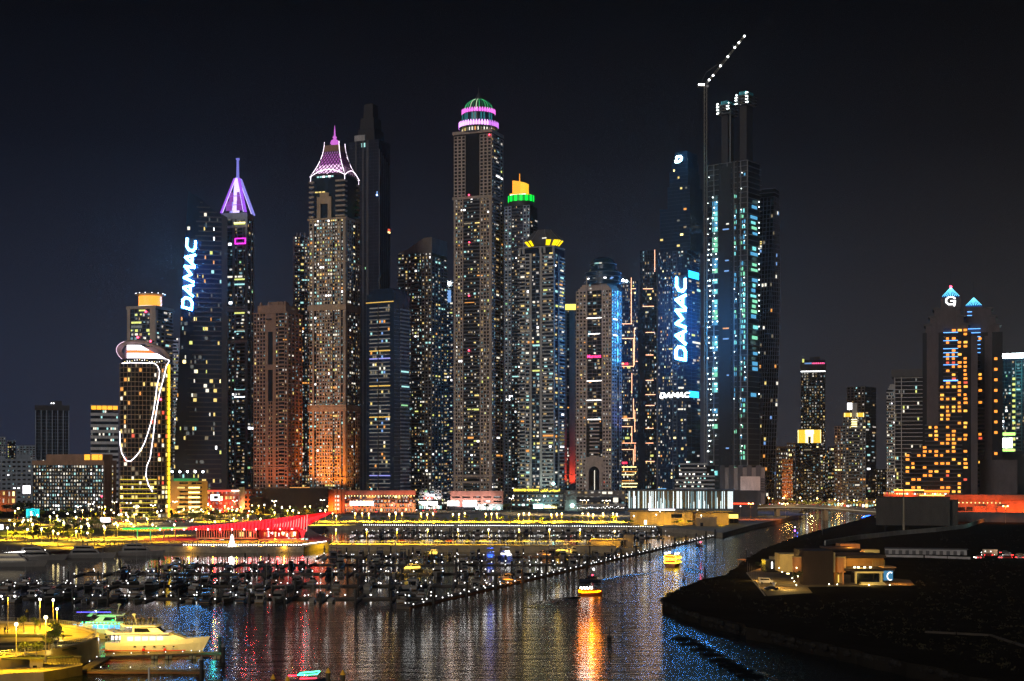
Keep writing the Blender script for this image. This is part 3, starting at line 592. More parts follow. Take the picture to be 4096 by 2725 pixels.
sp.loft([[(2 - r, -r, z), (2 + r, -r, z), (2 + r, r, z), (2 - r, r, z)] for r, z in ((12, z0), (11, z0 + 14), (9.5, z0 + 15), (9, z0 + 28), (6.5, z0 + 29), (6, z1 - 3), (1, z1))]).build('pinnacle', mat('unlit_steel', (.02, .019, .022), .7), T.root)
ub('window', WIN['b'], T.root, *T.fbox('front', L * .93, L * .97, T.z(785), T.z(765), .3, .4)); orb('beacon', lamp_mat('blue_spark', (.3, .5, 1), 9), T.root, T.fbox('front', L * .95, L, T.z(780), 0, 1, 1)[0], .9)
ub('window', WIN['r'], T.root, *T.fbox('right', T.d * .7, T.d * .9, T.z(915), T.z(905), 1.3, 1.4)); ub('window', WIN['Y'], T.root, *T.fbox('right', T.d * .7, T.d * .9, T.z(922), T.z(916), 1.3, 1.4))
# ---- dark blue tower with lit balcony bands
T = Tower('balcony_tower', 'dark blue tower with a column of lit curved balcony bands', 1466, 1576, 1640, 1172, 1400, 34)
T.core(mat('navy_glass'), z1=T.top); L = T.w
for i in range(2): ub('roof_tier', mat('navy_glass'), T.root, (-T.w / 2 + 2 + i * 3, -T.d / 2 + 2 + i * 3, T.top + i * 3), (T.w / 2 - 2 - i * 3, T.d / 2 - 2, T.top + 3 + i * 2.6))
nf = 52; fh = (T.z(1215) - 2) / nf; lb = {'w': lamp_mat('balcony_glow_white', (.9, .85, .75), .16), 'y': lamp_mat('balcony_glow_yellow', (1, .6, .12), .9), 'v': lamp_mat('balcony_glow_violet', (.4, .4, 1), .9), 'o': lamp_mat('balcony_glow_orange', (1, .3, .1), .8)}  # balcony light is put into the slab materials as emission
for j in range(nf):
    mm = grey; r = random.random()
    if r < .10: mm = lb['y']
    elif r < .38: mm = lb['w']
    elif r < .44: mm = lb['v']
    ub('balcony', mm, T.root, *T.fbox('front', L * .13, L * .86, 2 + j * fh, 2 + j * fh + 1.0, .02, 1.5))
    for i in range(9):
        if random.random() < .13: ub('window', WIN[random.choice('w y o c v d d dd'.replace('v', 'b').split())], T.root, *T.fbox('front', L * (.14 + .08 * i), L * (.2 + .08 * i), 3.2 + j * fh, 2 + (j + 1) * fh - .3, .03, .1))
ub('pier', char, T.root, *T.fbox('front', L * .44, L * .47, 0, T.z(1215), .02, 1.8)); neon('roof_light', T.root, [T.fbox('front', L * u, 0, T.z(1206), 0, 1, 1)[0] for u in (0, .5, 1.0)], .45, lb['y'])
T.face('right', 0, T.top - 12, 3.7, [('g', .5, 1), ('b', .8, 1)], grey, .03, 'cool')
# ---- dense dark residential tower
T = Tower('apartment_tower', 'wide dim apartment tower with curved roof and scattered coloured windows', 1590, 1726, 1790, 1010, 1560, 28)
T.core(glassk); T.face('front', 0, T.top, 3.6, [('b', .5, 2), ('w', .5, 2), ('b', .6, 3), ('g', .15, 1), ('w', .7, 3)], mat('dim_concrete', (.24, .225, .215), .85), .17, 'mix', nwin=240)
T.face('right', 0, T.top - 4, 3.6, [('w', 1, 4), ('b', .3, 1)], mat('dim_concrete'), .14, 'mix', nwin=110)
MB().slab([(-T.w / 2, T.top), (T.w / 2, T.top), (T.w / 2, T.z(948)), (T.w * .28, T.z(948)), (T.w * .1, T.z(962)), (-T.w * .2, T.z(988)), (-T.w / 2, T.z(1003))], -T.d / 2 + 1, T.d / 2).build('curved_roof', mat('dim_concrete'), T.root)
T = Tower('apartment_tower', 'sliver of a pale tower with a bright white roof floodlight', 1782, 1812, 1812, 1120, 1640, 0, d=24)
T.core(glassb); T.face('front', 0, T.top, 3.7, [('b', 1, 2)], grey, .3, 'mix'); orb('roof_floodlight', lamp_mat('floodlight_head', (.8, .95, 1), 25), T.root, (0, -T.d / 2 - 2, T.top - 4), 1.9); ub('sign_panel', WIN['b'], T.root, (-4, -T.d / 2 - 1.4, T.top - 26), (2, -T.d / 2 - 1.1, T.top - 12))
# ---- the tallest tower with the domed crown
def domed():
    T = Tower('domed_tower', 'tallest stone tower with green dome and two rings of violet petals', 1814, 1966, 2013, 522, 1450, 22)
    T.core(glassk); L = T.w; z1 = T.z(785); stone = mat('dusk_stone', (.42, .35, .30), .85)
    bays = [('s', .04), ('w', .2, 3), ('s', .02), ('b', .44, 5), ('s', .02), ('w', .24, 3), ('s', .05)]
    T.face('front', 12, z1, 3.6, bays, stone, .16, 'mix', nwin=230, wf=.62, bm=dgrey, pr=.5)
    T.face('front', z1, T.top - 3, 3.6, [('w', .3, 3), ('g', .36, 4), ('w', .3, 3)], stone, .18, 'white', nwin=80, wf=.62, gm=dgrey, n0=-.4)
    T.face('right', 12, T.top - 3, 3.6, [('w', .5, 2), ('b', .5, 1), ('w', .4, 1)], stone, .12, 'mix', nwin=100)
    for y, h in ((785, 1.4), (522, 1.5), (1905, 1.2), (1930, 1)): ub('cornice', stone, T.root, (-T.w / 2 - 1.2, -T.d / 2 - 1.2, T.z(y) - h), (T.w / 2 + 1.2, T.d / 2, T.z(y) + h))
    T.face('front', 0, 12, 6, [('w', 1, 9)], tan, .3, 'warm'); T.face('right', 0, 12, 6, [('w', 1, 4)], tan, .2)
    for y, u in ((540, .96), (775, .42), (965, .43), (1180, .42), (1400, .42)): A, _ = T.fbox('front', L * u, L, T.z(y), 0, 1.8, 1.8); orb('beacon', red_dot, T.root, A, .8)
    neon('light_row', T.root, [T.fbox('front', L * .3, 0, T.z(1207), 0, .8, .8)[0], T.fbox('front', L * .55, 0, T.z(1207), 0, .8, .8)[0]], .35, WIN['o'])
    m = T.m; Z = T.z; k = MB
    k().lathe([(19.5, Z(520)), (19, Z(516)), (17, Z(514)), (16.8, Z(499)), (20, Z(497)), (20.4, Z(493)), (17, Z(492)), (16.8, Z(443)), (17.4, Z(441)), (15, Z(440))], 40).build('drum', mat('drum_glass', (.02, .05, .06), .3), T.root)
    for i in range(34):
        a = 2 * math.pi * (i + .5) / 34
        if math.sin(a) < .2:
            o = ub('window', WIN[random.choice('w y o w d'.split())], T.root, (-.55, -.12, -1.7), (.55, .12, 1.7)); o.location = (17.1 * math.cos(a), 17.1 * math.sin(a), Z(507)); o.rotation_euler = (0, 0, a + math.pi / 2)
            if i % 3: o = ub('window', lamp_mat('teal_glow', (.05, .5, .6), .30), T.root, (-.8, -.12, -4), (.8, .12, 4)); o.location = (17.05 * math.cos(a), 17.05 * math.sin(a), Z(456)); o.rotation_euler = (0, 0, a + math.pi / 2)
    pl = lamp_mat('petal_light', (.88, .40, 1), 2.0, True); pl2 = lamp_mat('petal_violet', (.72, .22, .95), 1.1, True); pm = lamp_mat('petal_pink', (.95, .18, .85), 1.3, True)
    def petals(n, r, z0, h, ma, mb_):
        me = {}
        for q in (ma, mb_): me[q.name] = MB().slab([(-.40, 0), (.40, 0), (.45, .5), (.25, .85), (0, 1.05), (-.25, .85), (-.45, .5)], -.05, .05).mesh('petal', q)
        wpet = 2 * math.pi * r / n
        for i in range(n):
            a = 2 * math.pi * i / n
            if math.sin(a) > .35: continue
            o = link('petal', me[(ma if math.sin(a) < -.62 else mb_).name], T.root, (r * math.cos(a), r * math.sin(a), z0), scale=(wpet * .9, 4, h)); o.rotation_euler = (R(8) * math.sin(a) * 0, 0, a + math.pi / 2)
    petals(44, 20.6, Z(495), 5.4, pl, pl2); petals(40, 17.3, Z(439), 4.6, pm, pm)
    # dome of green lit ribs
    prof = [(15.0 * math.cos(t) ** .9, Z(432) + (Z(376) - Z(432)) * math.sin(t)) for t in [R(q) for q in (0, 15, 30, 45, 58, 70, 80, 88)]]
    k().lathe(prof, 28).build('dome', mat('dome_copper', (.03, .05, .045), .5), T.root, smooth=True)
    gl = [lamp_mat('green_rib', (.08, .9, .28), .55), lamp_mat('pale_rib', (.7, 1, .6), .9), lamp_mat('dark_green_rib', (.02, .35, .15), .35)]
    for i in range(28):
        a = 2 * math.pi * i / 28
        if math.sin(a) < .3: k().tube([(r * 1.02 * math.cos(a), r * 1.02 * math.sin(a), z + .05) for r, z in prof], .42, 4, .6).build('dome_rib', gl[0 if math.sin(a) > -.85 or i % 2 else 1] if i % 3 else gl[2], T.root)
    z = Z(378); k().lathe([(4, z - 2), (3.6, z + 2), (1.6, z + 5), (.5, z + 8), (.08, z + 14)], 12).build('finial', char, T.root)
domed()
# ---- tower with green ring and orange block, behind
def green_crown():
    T = Tower('green_crown_tower', 'dark tower topped by a bright green ring and orange lit block', 2018, 2120, 2150, 820, 1640, 22)
    T.core(glassb); T.face('front', 0, T.top, 3.7, [('w', .3, 2), ('b', .5, 4), ('w', .3, 2)], blueg, .15, 'cool', nwin=150, bm=dgrey, hf=.6, wf=.65); T.face('right', 0, T.top - 14, 3.7, [('g', 1, 2)], blueg, .04, 'cool')
    Z = T.z; gm = [lamp_mat('green_panel', (.0, 1, .06), 1.3, True), lamp_mat('deep_green_panel', (0, .55, .04), .7)]
    x0, x1 = -15.5, 15.5
    MB().lathe([(15.3, Z(820)), (15.3, Z(776)), (.1, Z(775))], 28, sy=.8).build('ring_drum', char, T.root)
    for i in range(30):
        a = 2 * math.pi * i / 30
        if math.sin(a) < .4:
            o = ub('green_panel', gm[i % 2], T.root, (-1.55, -.15, -3.6), (1.55, .15, 3.6)); o.location = (15.6 * math.cos(a), 12.6 * math.sin(a), (Z(800) + Z(774)) / 2); o.rotation_euler = (0, 0, math.atan2(math.sin(a) / .8, math.cos(a)) + math.pi / 2)
    ob = lamp_mat('orange_block', (1, .35, .02), 1.5, True); oy = lamp_mat('amber_block', (1, .55, .03), 1.2, True)
    MB().slab([(-8, Z(772)), (1.5, Z(772)), (1.5, Z(719)), (-8, Z(713))], -7, 4).build('crown_block', ob, T.root); MB().slab([(1.5, Z(772)), (8, Z(772)), (8, Z(726)), (1.5, Z(719))], -6, 4).build('crown_block', oy, T.root)
    ub('crown_step', ob, T.root, (-11, -8, Z(774)), (9.5, 6, Z(766))); ub('step_light', WIN['W'], T.root, (-10.5, -8.3, Z(774)), (9, -8.05, Z(771)))
    for i in range(7): ub('crown_rib', oy, T.root, (2 + i * .95, -6.3, Z(771)), (2.3 + i * .95, -6.05, Z(727)))
    MB().lathe([(.6, Z(716)), (.4, Z(684))], 6, -1, -2).build('spike', ob, T.root)
green_crown()
# ---- tower with the yellow faceted crown
def yellow_crown():
    T = Tower('yellow_crown_tower', 'grey banded tower with a yellow lit faceted crown', 2078, 2214, 2258, 990, 1460, 24)
    T.core(glassb); L = T.w
    T.face('front', 8, T.z(1008), 3.75, [('b', .16, 1), ('w', .15, 1), ('s', .05), ('g', .24, 2), ('s', .07), ('b', .33, 2)], grey, .24, 'mix', nwin=190, pr=.9, wf=.8)
    T.face('right', 8, T.z(1010), 3.75, [('s', .1), ('g', .3, 1), ('s', .1), ('b', .5, 1)], grey, .2, 'mix')
    T.face('front', 0, 8, 4, [('w', 1, 8)], grey, .3, 'teal')
    for j in range(52):
        z = 8 + j * (T.z(1030) - 8) / 52; ub('balcony', grey, T.root, (-T.w / 2 - 3.6, -T.d / 2 + 2, z), (-T.w / 2 - .05, -T.d / 2 + 14, z + 1.2))
    Z = T.z; fr = MB(); fr.box(-T.w / 2 - .6, T.w / 2 + .6, -T.d / 2 - .9, T.d / 2, T.z(982), T.top + 1)
    for u in (.0, .12, .62, .74, 1): fr.box(-T.w / 2 + L * u - 1.2, -T.w / 2 + L * u + 1.2, -T.d / 2 - .85, -T.d / 2 + .5, T.z(1010), T.z(982) - .01)
    fr.build('roof_frame', grey, T.root)
    yl = lamp_mat('yellow_facet', (1, .72, .0), 1.5, True)
    cx, rx, ry = 2, 19, 13; zb, zm, zt = Z(976), Z(955), Z(910)
    def oc(r, z, ph=0): return [Vector((cx + rx * r * math.cos(2 * math.pi * (i + .5 + ph) / 8), ry * r * math.sin(2 * math.pi * (i + .5 + ph) / 8), z)) for i in range(8)]
    a, b, c = oc(.86, zb), oc(1.12, zm), oc(.5, zt)
    mb = MB(); mb.loft([a, b, c]); mb.build('crown_shell', dgrey, T.root)
    for i in range(8):
        j = (i + 1) % 8
        if (a[i] + a[j]).y < 6:
            for u0, u1 in ((.02, .40), (.60, .98)):
                if i in (5,): continue
                A0, A1, B0, B1 = a[i].lerp(a[j], u0), a[i].lerp(a[j], u1), b[i].lerp(b[j], u0), b[i].lerp(b[j], u1); o = Vector(((a[i] + a[j]).x - 2 * cx, (a[i] + a[j]).y, 0)).normalized() * .25
                MB().add([A0 + o, A1 + o, B1 + o, B0 + o], [(0, 1, 2, 3)]).build('yellow_facet', yl, T.root)
        MB().tube([b[i], c[i]], .45, 4).build('crown_rib', steel, T.root)
    ub('light_row', WIN['w'], T.root, (cx + 4, -13.5, zm + 1), (cx + 9, -13.3, zm + 2))
    p = T.root.location
    for dx in (-10, 14): spot((p.x + dx, p.y - 45, 10), (p.x + dx * .6, p.y, 60), (.75, 1, .85), 22000, 70)
yellow_crown()
# slim tower with the red washed foot
T = Tower('slim_tower', 'narrow brown tower with yellow lit top and red washed foot', 2256, 2312, 2312, 1240, 1540, 0, d=28)
T.core(glassk); T.face('front', 0, T.top, 3.7, [('s', .25), ('g', .25, 1), ('s', .5), ('w', .3, 1)], brown, .1, 'sparse', gm=brown); ub('lit_crown', lamp_mat('yellow_crown_panel', (1, .8, .1), 2.2), T.root, (-6, -T.d / 2 - .5, T.top), (5, -T.d / 2, T.top + 6)); ub('crown_wall', grey, T.root, (-7, -T.d / 2 + .02, T.top), (6, T.d / 2, T.top + 7))
p = T.root.location; spot((p.x - 2, p.y - T.d / 2 - 14, 22), (p.x, p.y - T.d / 2, 50), (1, .10, .05), 60000, 90)
# ---- stone hotel with the glass dome and tall arch
def arch_hotel():
    T = Tower('arch_hotel', 'pale stone hotel tower with dark glass dome and tall arched doorway', 2303, 2446, 2486, 1157, 1400, 24)
    stone = mat('rose_stone', (.50, .41, .37), .85); T.core(glassk); L = T.w; Z = T.z; u = lambda x: (x - 2303) / (2446 - 2303)
    ca, cb = u(2345), u(2411); arch = Z(1856)
    for a, b in ((0, ca), (cb, 1)): T.face('front', 0, T.top, 3.55, [('w', 1, 3)], stone, .10, 'hotel', u0=a, u1=b, wf=.6, hf=.52)
    T.face('front', Z(1680), T.top + 14, 3.55, [('s', .06), ('g', .9, 3), ('s', .06)], stone, .12, 'warm', u0=ca, u1=cb, gm=stone)
    T.face('front', Z(1828), Z(1680), 3.55, [('g', .2, 1), ('b', .6, 2), ('g', .2, 1)], stone, .05, 'warm', u0=ca, u1=cb, gm=dgrey, pr=.5)
    T.face('right', 0, T.top, 3.55, [('w', .6, 2), ('g', .25, 1), ('w', .3, 1)], blueg, .08, 'cool', hf=.5)
    # arch over the doorway
    a0, a1 = -T.w / 2 + L * ca, -T.w / 2 + L * cb; c = (a0 + a1) / 2; r = (a1 - a0) / 2 * .88; zs = Z(1890); yb = -T.d / 2
    pts_o = [(c + (r + 3) * math.cos(t), zs + (r + 3) * math.sin(t)) for t in [math.pi * i / 14 for i in range(15)]]; pts_i = [(c + r * .75 * math.cos(t), zs + r * .75 * math.sin(t)) for t in [math.pi * i / 14 for i in range(15)]]
    ub('arch_panel', stone, T.root, (a0, yb - .4, zs + r + 2.6), (a1, yb, Z(1828)))
    mb = MB()
    for i in range(14):
        mb.slab([pts_i[i], pts_o[i], pts_o[i + 1], pts_i[i + 1]][::-1], yb - 1.6, yb + 1)
        q = [pts_o[i], (pts_o[i][0], zs + r + 3.05), (pts_o[i + 1][0], zs + r + 3.05), pts_o[i + 1]]; mb.slab(q[::-1], yb - .38, yb + .8)
    mb.slab([(a0, 0), (c - r * .75, 0), (c - r * .75, zs), (a0, zs)], yb - 1.6, yb + 1); mb.slab([(c + r * .75, 0), (a1, 0), (a1, zs), (c + r * .75, zs)], yb - 1.6, yb + 1); mb.build('arch', stone, T.root)
    ub('arch_light', WIN['w'], T.root, (c - .35, yb - .1, 2), (c + .35, yb - .02, zs + 2)); ub('arch_glass', glassk, T.root, (c - r * .74, yb - .02, 0), (c + r * .74, yb + .3, zs + r * .7))
    lw = lamp_mat('white_band_light', (1, .93, .85), 4.5)
    for y, p_ in ((1269, 1), (1333, .8), (1522, 1), (1600, 1), (1677, .9)):
        ub('band_light', lw, T.root, (c - r * p_, yb - 1.4, Z(y) - .3), (c + r * p_, yb - 1.1, Z(y) + .35))
        if y < 1500: A, B = T.fbox('right', T.d * .1, T.d * .5, Z(y + 6) - .4, Z(y + 6) + .4, .8, 1); ub('band_light', lw, T.root, A, B)
    ub('sign_board', mat('sign_dark', (.03, .01, .02), .6), T.root, (c - r * 1.05, yb - 1.0, Z(1435)), (c + r * 1.05, yb - .6, Z(1413)))
    text('lettering', 'Marriott', 4.4, lamp_mat('pink_letters', (1, .03, .16), 5), T.root, (c, yb - 1.15, Z(1429)))
    for k in range(3): ub('roof_step', stone, T.root, (-T.w / 2 + 2 + k * 2.2, -T.d / 2 + .3, T.top + k * 2), (T.w / 2 - 1 - k * 2, T.d / 2, T.top + 2 + k * 2))
    dg = mat('dome_glass', (.02, .055, .11), .25, .1); dm = (c + 3, 2)
    MB().lathe([(18, T.top + 6), (18, Z(1083)), (15.5, Z(1080)), (13.6, Z(1070)), (13.2, Z(1056)), (12.2, Z(1042)), (9.8, Z(1028)), (6, Z(1020)), (.1, Z(1017))], 32, *dm).build('dome', dg, T.root, smooth=False)
    for y, rr in ((1118, 18.3), (1100, 18.3), (1083, 18.2), (1048, 13.2)): MB().lathe([(rr, Z(y) - .25), (rr + .4, Z(y)), (rr, Z(y) + .25)], 32, *dm).build('dome_ring', blueg, T.root)
    for a, y, c_ in ((-100, 1048, 'c'), (-88, 1048, 'c'), (-78, 1048, 'w'), (-120, 1110, 'W'), (-60, 1110, 'W'), (-95, 1110, 'dd'), (-40, 1112, 'b'), (-36, 1108, 'b')):
        rr = 18.1 if y > 1080 else 13.0; o = ub('window', WIN[c_], T.root, (-1.4, -.1, -.6), (1.4, .1, .6)); o.location = (dm[0] + rr * math.cos(R(a)), dm[1] + rr * math.sin(R(a)), Z(y)); o.rotation_euler = (0, 0, R(a) + math.pi / 2)
    p = T.root.location
    for dx in (-18, 18): spot((p.x + dx, p.y - 48, 12), (p.x + dx * .5, p.y, 40), (1, .42, .22), 42000, 70)
    spot((p.x + 40, p.y - 30, 70), (p.x + 20, p.y, 110), (.4, .4, 1), 30000, 70)
arch_hotel()
# ---- dark towers with glowing orange lines
def line_tower():
    or_ = lamp_mat('orange_line', (1, .42, .22), 4.0); sx = 2250; S = 1.3634; px = lambda x: sx + x / S; py = lambda y: 900 + y / S
    T = Tower('line_tower', 'dark glass tower crossed by thin glowing orange lines, beside the stone hotel', 2484, 2552, 2552, 1124, 1500, 0, d=30); T2 = Tower('line_tower', 'tall dark slab with glowing orange lines beside the blue sign tower', 2560, 2626, 2626, 1003, 1520, 0, d=30)
    T.core(glassb); T2.core(glassb)
    T.face('front', 0, T.top, 3.7, [('g', 1, 9)], blueg, .15, 'warm', nwin=120, gm=mat('night_line')); T2.face('front', 0, T2.z(1300), 3.7, [('g', 1, 7)], blueg, .13, 'warm', nwin=90, gm=mat('night_line')); T2.face('front', T2.z(1300), T2.top, 3.7, [('g', 1, 7)], blueg, .04, 'warm', gm=mat('night_line'))
    ub('lower_wing', glassb, T.root, (T.w / 2, -T.d / 2 + 2, 0), (T.w / 2 + 8, T.d / 2, T.z(1240)))
    def ln(T_, x0, x1, xa, ya, xb, yb):
        f = lambda x, y: (-T_.w / 2 + (px(x) - x0) / (x1 - x0) * T_.w, T_.z(py(y))); a, b = f(xa, ya), f(xb, yb)
        ub('light_line', or_, T_.root, (min(a[0], b[0]) - .22, -T_.d / 2 - 1.5, min(a[1], b[1]) - .22), (max(a[0], b[0]) + .22, -T_.d / 2 - 1.1, max(a[1], b[1]) + .22))
    for q in ((375, 290, 375, 540), (392, 565, 392, 765), (387, 620, 387, 775), (378, 810, 378, 918), (387, 950, 387, 1055), (394, 1010, 394, 1130), (378, 1100, 378, 1188), (387, 1225, 387, 1310), (395, 1200, 395, 1290), (325, 540, 378, 540), (325, 620, 387, 620), (325, 772, 387, 772), (325, 1190, 400, 1190), (325, 1055, 390, 1055), (325, 1100, 380, 1100), (325, 1225, 387, 1225), (375, 349, 398, 349), (400, 745, 408, 745)): ln(T, 2484, 2552, *q)
    for q in ((503, 138, 503, 255), (440, 349, 492, 349), (440, 445, 498, 445), (440, 587, 500, 587), (440, 710, 495, 710), (440, 848, 495, 848), (440, 926, 505, 926), (430, 985, 500, 985), (440, 1110, 495, 1110), (430, 1190, 495, 1190), (424, 475, 424, 670), (424, 1050, 424, 1158), (436, 1290, 500, 1290)): ln(T2, 2560, 2626, *q)
    for y in (1320, 1345, 1362, 1395, 1410, 1428): ub('floor_light', WIN['o' if y % 2 else 'Y'], T.root, (-T.w / 2 + 1, -T.d / 2 - .4, T.z(py(y)) - .5), (T.w / 2 - random.uniform(0, 8), -T.d / 2 - .2, T.z(py(y)) + .4))
    for T_, x, y, x0, x1 in ((T, 318, 305, 2484, 2552),): orb('roof_floodlight', lamp_mat('floodlight_head', (.8, .95, 1), 25), T_.root, (-T_.w / 2 + 2, -T_.d / 2 - 1, T_.z(1122)), 1.4); orb('roof_floodlight', lamp_mat('floodlight_head', (.8, .95, 1), 25), T_.root, (-T_.w / 2 + 6, -T_.d / 2 - 1, T_.z(1125)), 1.1)
    rl = lamp_mat('red_letters', (1, .03, .08), 4)
    for x, y, w_ in ((340, 758, 9), (335, 1298, 14)): text('lettering', '00:00', 3.2, rl, T.root, (-T.w / 2 + (px(x) - 2484) / 68 * T.w, -T.d / 2 - 1.2, T.z(py(y)) - 1.1))
line_tower()
# ---- stepped tower with the great vertical blue sign
def sign_tower():
    Y = 1460; root = Tower('sign_tower', 'stepped dark blue tower with a huge vertical blue white sign', 2632, 2748, 2802, 1000, Y, 25); T = root
    T.core(mat('navy_glass')); L = T.w; Z = T.z; ng = mat('navy_line', (.05, .07, .11), .5)
    T.face('front', 0, T.top, 3.7, [('g', .62, 7), ('w', .2, 1), ('g', .4, 3)], mat('navy_wall', (.06, .08, .12), .6), .11, 'warm', nwin=210, gm=ng, wf=.7)
    T.face('right', 0, T.top, 3.7, [('g', 1, 3)], ng, .05, 'mix', gm=ng)
    def tier(xa, xb, y0, y1, iy, p=.07):
        z0, z1 = Z(y0), Z(y1); f = lambda x: -T.w / 2 + (x - 2632) / (2802 - 2632) * (T.w + 6); a, b = f(xa), f(xb)
        ub('tier', mat('navy_glass'), T.root, (a, -T.d / 2 + iy, z0), (b, T.d / 2 - iy, z1))
        n = int((z1 - z0) / 3.7)
        for j in range(n + 1):
            ub('floor_band', ng, T.root, (a - .1, -T.d / 2 + iy - .15, z0 + j * 3.7 - .15), (b + .1, -T.d / 2 + iy - .01, z0 + j * 3.7 + .15))
            for i in range(9):
                if random.random() < p: ub('window', WIN[random.choice(PAL['warm'])], T.root, (a + (b - a) * i / 9 + .3, -T.d / 2 + iy - .1, z0 + j * 3.7 + .6), (a + (b - a) * (i + 1) / 9 - .3, -T.d / 2 + iy - .02, z0 + j * 3.7 + 2.6))
    tier(2640, 2790, 1000, 828, .6, .08); tier(2676, 2788, 828, 740, 1.2, .05); tier(2684, 2776, 740, 680, 2, .03); tier(2692, 2772, 680, 640, 3, .05); tier(2708, 2768, 640, 600, 4, 0)
    s = sign('sign', 'DAMAC', 10.6, blue_sign, T.root, (-T.w / 2 + L * .965, -T.d / 2 - 1.2, Z(1440)), 90, wd=1.26, gap=.28, th=.22, label='huge vertical white sign glowing blue')
    wl = lamp_mat('white_letters', (.95, 1, 1), 6, True)
    s = sign('sign', 'DAMAC', 4.4, wl, T.root, (-T.w / 2 + L * .09, -T.d / 2 - 1.2, Z(1588)), 0, wd=1.15, gap=.3, th=.24, label='small white horizontal sign'); ub('sign_backing', char, s, (-1, .3, -1.5), (33, .6, 6))
    ub('sign_backing', char, T.root, *T.fbox('front', L * .65, L * 1.0, Z(1450), Z(1100), .35, .7))
    zz = sign('logo', 'D', 5.6, lamp_mat('cyan_logo', (.55, 1, 1), 16, True), T.root, (-T.w / 2 + L * .56, -T.d / 2 + 3.0, Z(641)), 0, th=.3, wd=1.1, slant=.3, label='glowing cyan letter logo')
    cb = lamp_mat('cyan_screen', (.02, .42, 1), 3.2, True)
    for y0, y1 in ((1080, 1108), (1563, 1588)): ub('screen', cb, T.root, *T.fbox('right', T.d * .1, T.d * .85, Z(y1), Z(y0), .2, .6))
    p = T.root.location
    spot((p.x + 25, p.y - T.d / 2 - 45, Z(1300) + 3), (p.x + 8, p.y, Z(1300)), (.02, .36, 1), 420000, 130)  # spot hung off the facade, added to spread the sign's blue
    spot((p.x + 6, p.y - T.d / 2 - 25, Z(600)), (p.x + 2, p.y, Z(640)), (.1, .8, 1), 16000, 120)
    spot((p.x - 4, p.y - T.d / 2 - 40, 10), (p.x - 6, p.y, 50), (.05, .55, .9), 110000, 100)
    ub('lit_fin', lamp_mat('pale_blue_fin', (.22, .55, .9), .9), T.root, *T.fbox('front', 1, 5.5, 0, 20, .5, 3))
    for i in range(4): ub('lit_fin', lamp_mat('pale_blue_fin'), T.root, *T.fbox('front', 6.5, 9.5, 2 + i * 5, 5 + i * 5, .5, 2))
sign_tower()
